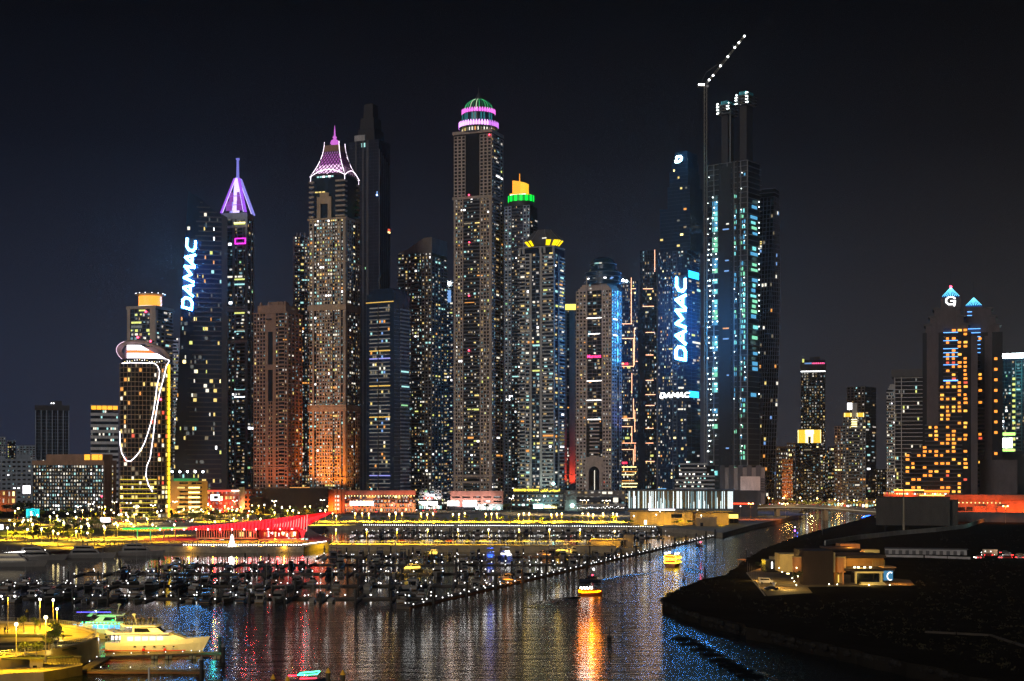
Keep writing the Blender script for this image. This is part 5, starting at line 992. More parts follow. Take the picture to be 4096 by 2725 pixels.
T = low('crown_podium', 'dark glass podium with yellow lettering under the yellow crown tower', 2046, 2256, 1955, 1410, dgrey); T.core(glassk); T.face('front', 2, 15, 4.2, [('w', .4, 4), ('w', .4, 5), ('w', .3, 3)], dgrey, .5, 'teal', hf=.45, wf=.7); ub('sign_wall', char, T.root, *T.fbox('front', 0, T.w, 16, T.top, 0, .7))
yt = lamp_mat('yellow_letters', (1, .72, .05), 4); text('lettering', 'EMIRATES CROWN', 2.9, yt, T.root, (-T.w * .22, -T.d / 2 - 1.0, 18), off=.05)
text('lettering', ''.join(reversed('\uFE8D\uFEE3\uFEF4\uFEAE\uFEF3\uFE98\uFEB2 \uFEDB\uFEAE\uFE8D\uFEED\uFEE5')), 3.2, yt, T.root, (T.w * .24, -T.d / 2 - 1.0, 18), off=.05)
ub('lit_front', lamp_mat('teal_shop', (.5, 1, .92), 6, True), T.root, *T.fbox('front', T.w * .42, T.w * .6, .8, 5, .6, 1.6)); ub('lit_front', WIN['Y'], T.root, *T.fbox('front', T.w * .62, T.w * .86, 1, 4, .6, 1.2)); orb('floodlight_head', lamp_mat('teal_flood'), T.root, T.fbox('front', T.w * .8, 0, T.top + 5, 0, 3, 3)[0], 1.4)
p = T.root.location; spot((p.x + 10, p.y - 26, 6), (p.x + 6, p.y, 12), (.5, 1, .9), 14000, 130)
T = low('grey_podium', 'dim grey podium with a long black flat canopy below the arch hotel', 2258, 2502, 1962, 1360, dgrey); T.core(mat('dim_concrete')); T.face('front', 0, T.top, 5, [('w', 1, 10)], mat('dim_concrete'), .3, 'sparse', wf=.7, hf=.5)
ub('canopy', char, T.root, *T.fbox('front', T.w * .2, T.w * .88, T.z(2010), T.z(1988), 2, 14)); ub('lit_box', WIN['w'], T.root, *T.fbox('front', T.w * .8, T.w * .88, T.z(2008), T.z(1990), 14.05, 14.3)); ub('terrace', grey, T.root, *T.fbox('front', T.w * .2, T.w, T.z(2022), T.z(2014), 2, 16)); orb('floodlight_head', lamp_mat('teal_flood'), T.root, T.fbox('front', T.w * .13, 0, 5, 0, 4, 4)[0], 1.7)
for i in range(26): orb('terrace_lamp', WIN['W'], T.root, T.fbox('front', T.w * (.22 + .03 * i), 0, T.z(2028 + random.uniform(-4, 4)), 0, 15, 15)[0], random.uniform(.25, .5))
# hall of glowing vertical light fins on an amber base
T = low('light_fin_hall', 'grey hall striped with glowing white vertical light fins', 2512, 2930, 1960, 1015, dgrey, d=40); T.core(mat('fin_wall', (.10, .10, .10), .7), z0=T.z(2040)); L = T.w; zb, zt = T.z(2034), T.top - 1
fm = [lamp_mat('fin_white', (.85, 1, 1), 2.6), lamp_mat('fin_cool', (.45, .8, .9), 1.1), mat('fin_unlit', (.12, .12, .12), .6)]; n = 118
for i in range(n):
    r = random.random(); grp = math.sin(i * .55) + math.sin(i * .23 + 1); mm = fm[0] if r < .3 + .1 * grp else fm[1] if r < .6 + .1 * grp else fm[2]; h = zt - (zt - zb) * (0 if random.random() < .75 or mm is fm[2] else random.uniform(.2, .8))
    if i > n - 7: mm = fm[0]; h = zt
    ub('fin', mm, T.root, *T.fbox('front', L * i / n + .1, L * i / n + .1 + L / n * (.34 if mm is fm[0] else .24 if mm is fm[1] else .6), zb, h, .02, .5))
ub('roof', char, T.root, (-L / 2 - 1, -T.d / 2 - 1, T.top - .8), (L / 2 + 1, T.d / 2, T.top)); ub('lit_edge', lamp_mat('screen_white'), T.root, *T.fbox('front', L * .2, L * .45, zb - 1.4, zb - .5, .1, 1.2))
ub('hall_base', ochre, T.root, *T.fbox('front', 2, L * .62, 0, zb - 2.6, 0, 5)); ub('hall_base', ochre, T.root, *T.fbox('front', L * .62, L - 3, 0, zb - 3, -3, .2)); ub('soffit', mat('soffit', (.2, .15, .09), .8), T.root, *T.fbox('front', 0, L, zb - 2.5, zb - 1.5, -2, 4))
for u, w_ in ((.05, 3), (.23, 2), (.35, 5), (.52, 2)): ub('panel', mat('pale_ochre', (.5, .37, .2), .8), T.root, *T.fbox('front', L * u, L * u + w_, 0, zb - 2.7, 5.02, 5.5))
ub('doorway', lamp_mat('door_glow', (1, .85, .45), 3.5), T.root, *T.fbox('front', L * .16, L * .185, 0, 3.2, 5.05, 5.3)); ub('slot_window', glassk, T.root, *T.fbox('front', L * .40, L * .52, 5, 7.5, 5.05, 5.2))
p = T.root.location
for dx in (-32, -18, -4, 10, 24): spot((p.x + dx, p.y - T.d / 2 - 20, 3.6), (p.x + dx, p.y - T.d / 2, 7), SOD, 13000, 120)
T = low('kiosk', 'tan flat roofed kiosk by the quay under the light fin hall', 2784, 2866, 2074, 985, ochre, d=10); T.core(ochre); ub('roof', tan, T.root, (-T.w / 2 - .4, -T.d / 2 - .4, T.top), (T.w / 2 + .4, T.d / 2, T.top + .4)); ub('door', glassk, T.root, *T.fbox('front', 3, 5, 0, 2.4, .02, .1))
T = low('cafe_pavilion', 'cafe pavilion with a glowing yellow front beside the kiosk', 2868, 2952, 2052, 1040, ochre, d=12); T.core(glassk); ub('lit_front', lamp_mat('cafe_glow', (1, .72, .12), 2.2, True), T.root, *T.fbox('front', 0, T.w, T.top - 4, T.top - 1, .1, .5)); ub('roof', ochre, T.root, (-T.w / 2 - .8, -T.d / 2 - 2, T.top - .8), (T.w / 2 + .8, T.d / 2, T.top)); [ub('post', ochre, T.root, *T.fbox('front', T.w * i / 5 - .2, T.w * i / 5 + .2, 0, T.top - 4, .6, 1.0)) for i in range(6)]
# striped pale podium and the blank screen behind the fin hall
T = low('striped_podium', 'pale striped podium of open lit decks below the blue sign tower', 2700, 2858, 1862, 1400, grey); T.core(glassk)
for j in range(11): ub('deck', grey, T.root, *T.fbox('front', 0 if j < 7 else 4, T.w - (0 if j < 8 else 8), 4 + j * 4, 5.6 + j * 4, .02, 1.2))
for i in range(60): j = random.randint(0, 10); x = random.uniform(1, T.w - 3); ub('deck_light', WIN[random.choice('c w W w'.split())], T.root, *T.fbox('front', x, x + random.uniform(.8, 2.4), 6.1 + j * 4, 7.4 + j * 4, .05, .2))
T = low('screen_block', 'dark stepped block with a blank pale screen beside the twisted tower', 2880, 3058, 1862, 1380, dgrey); T.core(mat('dim_concrete'), z1=T.top - 2); ub('screen', mat('blank_screen', (.62, .55, .52), .6), T.root, *T.fbox('front', T.w * .46, T.w * .90, T.z(1962), T.z(1906), .1, 1.5)); slats(T, 5, char, 0, T.top)
for j in range(6): ub('ledge', char, T.root, *T.fbox('front', T.w * .9, T.w * 1.02, T.z(1968 - j * 10), T.z(1963 - j * 10), .1, 3))
p = T.root.location; spot((p.x + 8, p.y - 60, 40), (p.x + 8, p.y, 26), (1, .55, .45), 16000, 80); spot((p.x - 16, p.y - 40, 6), (p.x - 10, p.y, 10), (.6, .7, .8), 9000, 110)
T = low('red_banner_wall', 'dark hoarding with a glowing red strip beside the bridge', 2930, 3030, 1962, 1180, dgrey, d=6); T.core(char); ub('red_strip', lamp_mat('red_strip', (1, .07, .02), 2.2), T.root, *T.fbox('front', 0, T.w * .85, T.z(2018), T.z(2012), .1, .5))
# ---- bridge over the channel
def bridge():
    a, b = W(2925, 2035, 1200), W(3540, 2050, 1150); root = thing('bridge', 'low concrete road bridge across the channel mouth', 'bridge', (0, 0, 0)); d = (b - a); n = 24; bm = mat('bridge_concrete', (.34, .27, .19), .85)
    def pt(t): return a + d * t + Vector((0, 26 * math.sin(math.pi * t), 2.2 * math.sin(math.pi * t)))
    deck, para = MB(), MB()
    deck.loft([[pt(k / n) + Vector((0, y, z)) for y, z in ((-7, 0), (7, 0), (7, 1.3), (-7, 1.3))] + [pt(k / n) + Vector((0, -5, -1.6 - 1.6 * abs(2 * k / n - 1) ** 2))] for k in range(n + 1)])
    deck.build('deck', bm, root); para.loft([[pt(k / n) + Vector((0, y, z)) for y, z in ((-7.4, .1), (-7.05, .1), (-7.05, 2.3), (-7.4, 2.3))] for k in range(n + 1)]).build('parapet', mat('dim_concrete'), root)
    for t in (.04, .34, .66, .96): p = pt(t); ub('pier', bm, root, (p.x - 1.5, p.y - 5, -1.5), (p.x + 1.5, p.y + 5, p.z - .02))
    neon('edge_light', root, [pt(k / n) + Vector((0, -7.6, -.2)) for k in range(n + 1)], .12, lamp_mat('bridge_line', (1, .85, .6), .6), 4)
    for i in range(9): p = pt(.05 + .11 * i); MB().tube([p + Vector((0, -6.6, 1.3)), p + Vector((0, -6.6, 7.5))], .12, 5).build('lamp_post', steel, root); orb('lamp_head', lamp_mat('sodium_head', (1, .55, .12), 26), root, p + Vector((0, -6.6, 7.8)), .55)
    for t in (.12, .4, .7): point(pt(t) + Vector((0, -14, 5)), (1, .55, .12), 2500, .6)
    return pt
BR = bridge()
# row of market stalls and cafes glittering beyond the bridge
def stall_row():
    for i in range(34):
        x = 3092 + i * 12.5; Y = 1480 + 30 * math.sin(i); p = W(x, HY, Y); h = random.uniform(5, 9)
        r = thing('waterfront_stall', 'small glittering cafe front in the waterfront row beyond the bridge', 'stall', (p.x, Y, 3), 0, 'waterfront stalls beyond the bridge')
        ub('wall', random.choice((rust, tan, dgrey)), r, (-1.6, 0, 0), (1.6, 4, h)); ub('lit_front', WIN[random.choice('W Y w y c r o'.split())], r, (-1.3, -.3, 1), (random.uniform(0, 1.3), -.05, random.uniform(2.5, 4.5))); ub('roof', char, r, (-1.7, -1.6, h), (1.7, 4.2, h + .4))
        if i % 3 == 0: orb('lamp', WIN[random.choice('W Y'.split())], r, (random.uniform(-1, 1), -1, h + 1), .5)
stall_row()
for i, x in enumerate((3140, 3240, 3350, 3440)): p = W(x, 1990, 1440); point(p + Vector((0, -6, 4)), random.choice(((1, .45, .1), (1, .7, .3))), 9000, 1)
# right: dark fluted pavilion, red restaurants, red lit hall
T = low('fluted_pavilion', 'dark pavilion of tall vertical slats on the far bank', 3508, 3794, 1990, 1000, char, d=30); T.core(mat('hall_dark')); slats(T, 96, mat('dark_slat', (.17, .16, .15), .8), 0, T.top, 1.6, 1.0)
T = low('fluted_pavilion', 'shorter slatted wing at the end of the dark slatted pavilion', 3796, 3832, 2002, 1000, char, d=26); T.core(mat('hall_dark')); slats(T, 14, mat('dark_slat'), 0, T.top, 1.4, .6)
T = low('restaurant_terrace', 'low restaurant with glowing orange roof edges behind the slatted pavilion', 3538, 3792, 1958, 1200, rust); T.core(rust, z1=T.top - 4); oe = lamp_mat('orange_edge', (1, .22, .01), 2.4); ye = lamp_mat('yellow_edge', (1, .6, .1), 3)
ub('roof', rust, T.root, *T.fbox('front', T.w * .16, T.w, T.top - 3.2, T.top - 1.2, -8, 3)); ub('roof_light', ye, T.root, *T.fbox('front', T.w * .16, T.w * .62, T.top - 1.1, T.top - .2, 1.2, 3)); ub('roof_light', oe, T.root, *T.fbox('front', T.w * .62, T.w, T.top - 2.4, T.top - .6, 1.2, 3.1)); ub('roof_light', ye, T.root, *T.fbox('front', T.w * .55, T.w, T.z(1983), T.z(1980), 1, 3))
for i in range(26): ub('window', WIN[random.choice('r o o Y W'.split())], T.root, *T.fbox('front', T.w * i / 26 + .3, T.w * i / 26 + 1.6, T.z(1978), T.z(1970), .1, .4))
p = T.root.location
for dx in (-14, 12): spot((p.x + dx, p.y - 20, 22), (p.x + dx, p.y, 18), (1, .12, .02), 26000, 130)
T = low('red_hall', 'long hall washed in red orange light with big dark windows', 3788, 4180, 1980, 1130, rust); T.core(rust, z1=T.top); L = T.w; ub('cornice', rust, T.root, *T.fbox('front', 0, L, T.z(2000), T.top, 0, 2.5))
for a, b in ((.02, .12), (.13, .20), (.21, .27)): ub('window', glassk, T.root, *T.fbox('front', L * a, L * b, T.z(2046), T.z(2030), .02, .1))
for x0, x1 in ((.0, .20), (.29, .42), (.52, .60)): ub('projecting_bay', rust, T.root, *T.fbox('front', L * x0, L * x1, T.z(2051), T.z(2024), .1, 3) if x0 else T.fbox('front', 0, .5, 0, 3, 0, .2))
for i in range(14): orb('wall_lamp', WIN['Y'], T.root, T.fbox('front', L * (.02 + .04 * i), 0, T.z(2012), 0, 2.6, 2.6)[0], .45)
p = T.root.location
for dx in (-34, -18, 0, 16): spot((p.x + dx, p.y - T.d / 2 - 18, 5), (p.x + dx, p.y - T.d / 2, 7), (1, .14, .01), 24000, 130)
T = low('retaining_wall', 'low dark wall in front of the red lit hall', 3836, 4180, 2052, 1060, dgrey, d=2); T.core(dgrey); ub('coping', dgrey, T.root, (-T.w / 2, -T.d / 2 - .2, T.top), (T.w / 2, T.d / 2 + .2, T.top + .3))
# ------------------------------------------------------------------ street lamps, trees, cars, boards
random.seed(31)
sod_h = lamp_mat('sodium_globe', (1, .80, .35), 8); wht_h = lamp_mat('white_globe', (1, .96, .88), 8); pole_m = mat('lamp_pole', (.35, .30, .22), .5)
GLOBE = {k: MB().lathe([(.02, -.5), (.36, -.36), (.5, 0), (.36, .36), (.02, .5)], 10).mesh('globe', m) for k, m in (('s', sod_h), ('w', wht_h))}
POLE = MB().lathe([(.16, 0), (.14, .15), (.07, .2), (.05, 1.0)], 8).mesh('pole', pole_m)
ARM = MB().tube([(-1.6, 0, 0), (0, 0, .35), (1.6, 0, 0)], .07, 5).mesh('arm', pole_m)
def lamp(p, h, kind, label, group, power=0, r=.9, double=False, c=None):
    t = thing('street_lamp', label, 'street lamp', p, 0, group); link('pole', POLE, t, scale=(1.3, 1.3, h))
    if double:
        link('arm', ARM, t, (0, 0, h))
        for s in (-1.6, 1.6): link('lamp_head', GLOBE[kind], t, (s, 0, h), scale=(r, r, r * .7))
    else: link('lamp_head', GLOBE[kind], t, (0, 0, h + .35 * r), scale=(r, r, r))
    if power: down(Vector(p) + Vector((0, -.3, h - .3)), c or (SOD if kind == 's' else WARM), power)
    return t
for x in (1421, 1449, 1475, 1557, 1583, 1608, 1684, 1709, 1732, 1812, 1836, 1859, 1943, 1966, 1987, 2075, 2095, 2117, 2205, 2227, 2247, 2330, 2353, 2373, 2412, 2452, 2467):
    lamp(G(x, 2088 + random.uniform(-3, 3)), 5.6, 's', 'globe lamp on the far yellow promenade, one of many in threes', 'globe lamps on the far promenade', 90000, 1.25)
for x, y in ((2535, 2112), (2625, 2106), (2640, 2108), (2725, 2104), (2790, 2100), (2805, 2110), (2890, 2092), (2930, 2088), (2962, 2080), (3060, 2070), (3090, 2068), (3118, 2062)):
    lamp(G(x, y - 6), 7 if x % 2 else 9.5, 'w', 'pale lamp post on the quay below the light fin hall', 'lamps on the quay below the fin hall', 900 if x % 2 else 0, .8)
LL = [(random.uniform(0, 640), random.uniform(2066, 2160)) for _ in range(34)] + [(random.uniform(640, 1320), random.uniform(2050, 2096)) for _ in range(26)] + [(38, 2135), (58, 2142), (90, 2130), (95, 2120), (200, 2110), (228, 2112), (232, 2125), (166, 2172), (213, 2178), (232, 2186), (325, 2160), (305, 2190), (350, 2182), (355, 2155), (420, 2175), (455, 2100), (475, 2095), (485, 2090), (525, 2140), (545, 2095), (610, 2148), (645, 2080), (672, 2060), (697, 2142), (715, 2092), (735, 2070), (760, 2076), (768, 2135), (805, 2072), (835, 2090), (860, 2128), (880, 2085), (935, 2120), (945, 2078), (963, 2060), (992, 2116), (1010, 2085), (1042, 2115), (1098, 2100), (1100, 2056), (1150, 2090), (1160, 2062), (1195, 2096), (1240, 2060), (1265, 2100), (1290, 2050), (1330, 2090), (1345, 2100), (300, 2080), (330, 2072), (365, 2076), (395, 2072), (420, 2068), (560, 2064), (585, 2060), (512, 2072), (620, 2072), (270, 2094), (150, 2100), (30, 2160), (110, 2166), (130, 2150)]
for i, (x, y) in enumerate(LL):
    k = 'w' if random.random() < .3 else 's'
    lamp(G(x, y), random.uniform(5.5, 8.5), k, 'lamp among the trees of the lit waterfront park at left', 'lamps in the waterfront park', 26000 if i % 3 else 0, 1.15, False, random.choice((SOD, SOD, (1, .72, .05))))
for x, y in ((313, 2098), (363, 2085), (458, 2072), (515, 2078), (545, 2100), (612, 2090), (700, 2070), (880, 2060), (940, 2064), (1097, 2066), (1185, 2046), (1240, 2052), (1290, 2060), (1375, 2050), (1397, 2040), (1425, 2046), (1520, 2045), (1560, 2048), (1590, 2040), (1635, 2040), (1712, 2050), (1745, 2046), (2045, 2050), (2118, 2056), (2150, 2060), (2330, 2062), (2345, 2062), (2418, 2064), (2432, 2064)):
    lamp(G(x, y), 13, 'w', 'tall double armed road lamp along the road before the towers', 'tall road lamps', 14000, 1.0, True)
for x, y in ((3003, 2020), (3142, 2018), (3362, 2018), (3812, 2022), (4022, 2034)): lamp(W(x, HY, 1120 if x < 3700 else 1040) * Vector((1, 1, 0)) + Vector((0, 0, 3)), 12.5, 's', 'orange double lamp on the far bank near the bridge', 'orange double lamps by the bridge', 14000, 1.3, True, (1, .22, .04))
# trees: leaf clumps through the crown's volume
leafm = mat('leaf', (.24, .28, .04), .7, var=.45, scale=1.2, streak=False); leafd = mat('dark_leaf', (.03, .045, .016), .8, var=.4, scale=.9, streak=False); trunkm = mat('bark', (.12, .085, .055), .9)
def crown_mesh(n, rx, rz, m, seed, leaf=.5):
    rnd = random.Random(seed); mb = MB(); lobes = [(rnd.uniform(-.55, .55) * rx, rnd.uniform(-.55, .55) * rx, rnd.uniform(-.4, .5) * rz, rnd.uniform(.4, .62)) for _ in range(6)]
    for i in range(n):
        l = rnd.choice(lobes); a, b = rnd.uniform(0, 6.283), math.acos(rnd.uniform(-1, 1)); q = l[3] * rnd.uniform(.55, 1.05)
        c = Vector((l[0] + rx * q * math.sin(b) * math.cos(a), l[1] + rx * q * math.sin(b) * math.sin(a), l[2] + rz * q * math.cos(b))); u = Vector((rnd.gauss(0, 1), rnd.gauss(0, 1), rnd.gauss(0, .7))).normalized(); v = u.cross(Vector((rnd.gauss(0, 1), rnd.gauss(0, 1), rnd.gauss(0, 1)))).normalized(); s = leaf * rnd.uniform(.6, 1.3)
        mb.add([c - u * s, c - v * s * .5, c + u * s, c + v * s * .5], [(0, 1, 2, 3)])
    return mb.mesh('crown', m)
CRN = [crown_mesh(230, 1, .8, leafm, i, .17) for i in range(5)]; CRD = [crown_mesh(260, 1, .75, leafd, 40 + i, .18) for i in range(4)]
def trunk_mesh(seed):
    rnd = random.Random(seed); mb = MB().tube([(0, 0, 0), (.02, .01, .45), (0, .03, .9)], .055, 6, .6)
    for k in range(3): a = rnd.uniform(0, 6.28); mb.tube([(0, 0, .55 + .1 * k), (.22 * math.cos(a), .22 * math.sin(a), .95)], .03, 4, .5)
    return mb.mesh('trunk', trunkm)
TRK = [trunk_mesh(i) for i in range(3)]
def palm_meshes():
    mb = MB(); rnd = random.Random(5)
    for i in range(15):
        a = 2 * math.pi * i / 15 + rnd.uniform(-.15, .15); up = rnd.uniform(.1, .8); d = Vector((math.cos(a), math.sin(a), 0)); s = Vector((-d.y, d.x, 0)); P = [d * (2.6 * t) + Vector((0, 0, up * 2.2 * t - 2.6 * t * t)) for t in (0, .3, .6, 1)]; wv = (.12, .34, .3, .04)
        for k in range(3):
            for sg in (-1, 1): mb.add([P[k], P[k] + s * wv[k] * sg + Vector((0, 0, -.16 * (k + .4))), P[k + 1] + s * wv[k + 1] * sg + Vector((0, 0, -.16 * (k + 1.2))), P[k + 1]], [(0, 1, 2, 3)])
    return mb.mesh('crown', leafm), MB().tube([(0, 0, 0), (.06, 0, .5), (0, .03, 1)], .19, 7, .75).mesh('trunk', trunkm)
PC, PT = palm_meshes()
def tree(p, h, w_, label, group, dark=False):
    t = thing('tree', label, 'tree', p, random.uniform(0, 6.28), group); link('trunk', random.choice(TRK), t, scale=(h * .9, h * .9, h * .75)); link('crown', random.choice(CRD if dark else CRN), t, (0, 0, h * .68), scale=(w_, w_, h * .36)); return t
def palm(p, h, label, group):
    t = thing('palm_tree', label, 'palm tree', p, random.uniform(0, 6.28), group); link('trunk', PT, t, scale=(1, 1, h)); link('crown', PC, t, (0, 0, h)); return t
for x in (1363, 1465, 1495, 1530, 1567, 1625, 1660, 1686, 1746, 1776, 1810, 1868, 1910, 1952, 2006, 2035, 2062, 2130, 2175, 2190, 2262, 2290, 2310, 2345, 2400, 2425, 2440, 2460, 2495, 2532, 2658, 2695, 2722, 2757):
    tree(G(x + random.uniform(-6, 6), 2092 + random.uniform(-5, 4) + (10 if x > 2490 else 0)), random.uniform(3.8, 5.4), random.uniform(1.7, 2.6), 'small round tree lit yellow on the far promenade', 'promenade trees')
for i in range(150):
    x = random.uniform(-60, 1330); y = random.uniform(2058, 2168 - max(0, x - 250) * .055)
    if 480 < x < 1340 and y > 2098: y = random.uniform(2050, 2098)
    if random.random() < .3: palm(G(x, y), random.uniform(5, 8), 'date palm in the lit waterfront park at left', 'park palms')
    else: tree(G(x, y), random.uniform(4.5, 8), random.uniform(2.2, 4.2), 'leafy tree in the lit waterfront park at left', 'park trees', random.random() < .45)
for i in range(70):
    x = random.uniform(-60, 640); y = random.uniform(2030, 2062); tree(G(x, y), random.uniform(6, 10), random.uniform(4, 6), 'large unlit tree in the dark grove before the brown block', 'dark grove trees', True)
for i in range(34):
    x = random.uniform(650, 2500); tree(G(x, random.uniform(2034, 2044)), random.uniform(5, 8), random.uniform(2.5, 4), 'street tree on the road verge below the towers', 'verge trees', random.random() < .5)
for x, y in ((1545, 2040), (1530, 2038), (1440, 2036), (1415, 2036), (1580, 2042), (1090, 2055), (1130, 2050), (2270, 2030), (2460, 2032), (2300, 2028)): palm(G(x, y), 8, 'palm lit golden by the shopping podium', 'podium palms')
for i in range(26): p = W(3090 + i * 16, HY, 1440); palm(Vector((p.x, 1445 + random.uniform(-12, 12), 3)), random.uniform(5, 8), 'palm on the waterfront beyond the bridge', 'palms beyond the bridge')
# uplights set in the ground under the trees
for i in range(70): q = G(random.uniform(-20, 1300), random.uniform(2058, 2165)); spot(q + Vector((0, 0, .4)), q + Vector((0, .5, 6)), random.choice(((1, .66, .05), (1, .8, .1), (.85, .9, .1))), 6500, 105, .3, 'uplight')
for i in range(16): spot(G(1380 + i * 72, 2093) + Vector((0, 0, .4)), G(1380 + i * 72, 2093) + Vector((0, 1, 6)), (1, .75, .06), 6500, 120, .3, 'uplight')
# cars
def car_proto():
    body = MB(); pr = [(-2.2, .35), (-2.25, .8), (-1.5, .95), (-.9, 1.42), (.6, 1.45), (1.3, .98), (2.15, .85), (2.25, .4)]
    body.slab(pr, -.88, .88); gl = MB(); gl.slab([(-1.35, .98), (-.85, 1.36), (.55, 1.38), (1.1, .98)], -.9, .9); wh = MB().lathe([(.05, -.12), (.33, -.12), (.33, .12), (.05, .12)], 10)
    return body, gl.mesh('window', glassk), wh.mesh('wheel', mat('tyre', (.02, .02, .02), .9))
CB, CG, CWH = car_proto(); CBM = [CB.mesh('body', mat('car_' + n, c, .35, .2, var=0)) for n, c in (('white', (.6, .6, .6)), ('black', (.02, .02, .025)), ('red', (.35, .03, .02)), ('silver', (.35, .36, .38)), ('sand', (.4, .32, .2)))]
hl, tl = lamp_mat('headlight', (1, .97, .9), 20), lamp_mat('tail_light', (1, .03, .03), 14)
def car(p, rz, label, group, k=None, lights=True):
    t = thing('parked_car' if not lights else 'car', label, 'car', p, rz, group); link('body', CBM[random.randrange(5) if k is None else k], t); link('window', CG, t)
    for x in (-1.35, 1.35):
        for y in (-.8, .8): o = link('wheel', CWH, t, (x, y, .33)); o.rotation_euler = (R(90), 0, 0)
    if lights:
        for y in (-.6, .6): ub('tail_light', tl, t, (-2.3, y - .2, .65), (-2.24, y + .2, .85)); ub('headlight', hl, t, (2.2, y - .2, .6), (2.27, y + .2, .8))
    return t
for i in range(34): car(G(random.uniform(1380, 1760), random.uniform(2038, 2052), 3.01), random.choice((R(75), R(100), R(20), R(-80))), 'car queuing on the road before the shopping podium', 'cars on the road before the towers')
for i in range(26): car(G(random.uniform(60, 1250), random.uniform(2074, 2092), 3.01), random.choice((0, math.pi)) + R(4), 'car on the road through the waterfront park', 'cars on the park road')
for i in range(14): car(G(1560 + i * 62 + random.uniform(-14, 14), 2170, 3.4), random.choice((0, math.pi)), 'car parked along the causeway between the pontoons', 'cars on the causeway', None, False)
for i in range(30): t = random.random(); p = BR(t); car(p + Vector((0, random.choice((-3, 3)), 1.32)), random.choice((0, math.pi)), 'car crossing the bridge', 'cars on the bridge')
# glowing boards in the park
def board(label, x0, x1, y0, y1, Y, m, mark=None):
    T = low('billboard', label, x0, x1, y0, Y, steel, d=.8, cat='billboard'); ub('panel', m, T.root, (-T.w / 2, -.5, T.z(y1)), (T.w / 2, 0, T.top)); [ub('post', steel, T.root, (s * T.w * .3 - .2, -.2, 0), (s * T.w * .3 + .2, .2, T.z(y1))) for s in (-1, 1)]; return T
sw = lamp_mat('screen_white'); tq = lamp_mat('turquoise_screen', (.02, .75, .78), 1.3, True); tb = lamp_mat('deep_blue_mark', (0, .02, .35), .6)
T = board('turquoise billboard with concentric rings in the dark grove', 106, 156, 2036, 2072, 1130, tq)
for r, m_ in ((3.6, tb), (3.25, tq), (2.0, tb), (1.4, tq), (4.6, tb), (4.4, tq)):
    n = 24; o = MB().slab([(r * .8 * math.cos(2 * math.pi * i / n), r * .92 * math.sin(2 * math.pi * i / n)) for i in range(n)], -.02, .02).build('ring', m_, T.root); o.location = (0, -.52 - (5 - r) * .03, (T.top + T.z(2072)) / 2)
board('blank white billboard at the foot of the pale apartment block', 92, 121, 1943, 1975, 1320, sw); board('blank white wide board in the middle of the park', 402, 440, 2071, 2090, 1060, sw); board('white board cut by the left edge of the park', -14, 12, 2098, 2120, 930, sw)
T = low('tower_block_sign', 'small lit yellow letters on a wall below the ring roof hotel', 562, 636, 1998, 1180, brown, d=3, cat='sign'); T.core(brown); text('lettering', 'PIZZA', 3.4, lamp_mat('yellow_letters'), T.root, (-2, -T.d / 2 - .3, 8.5)); ub('shop_glow', lamp_mat('pink_shop', (1, .25, .25), 2), T.root, (-12, -T.d / 2 - .4, 0), (-4, -T.d / 2 - .1, 2.4))
m_ = thing('mast', 'slim mast with a red beacon in the dark grove', 'mast', G(407, 2062)); MB().tube([(0, 0, 0), (0, 0, 16)], .2, 6, .6).build('pole', steel, m_); orb('beacon', red_dot, m_, (0, 0, 16.4), .8)
T = low('forecourt_house', 'low orange lit house front at the far left', -30, 60, 1962, 1330, rust, d=14); T.core(rust); T.face('front', 0, T.top, 6, [('w', 1, 5)], rust, .5, 'warm'); spot(T.root.location + Vector((4, -24, 3)), T.root.location + Vector((0, 0, 6)), (1, .35, .06), 9000, 110)
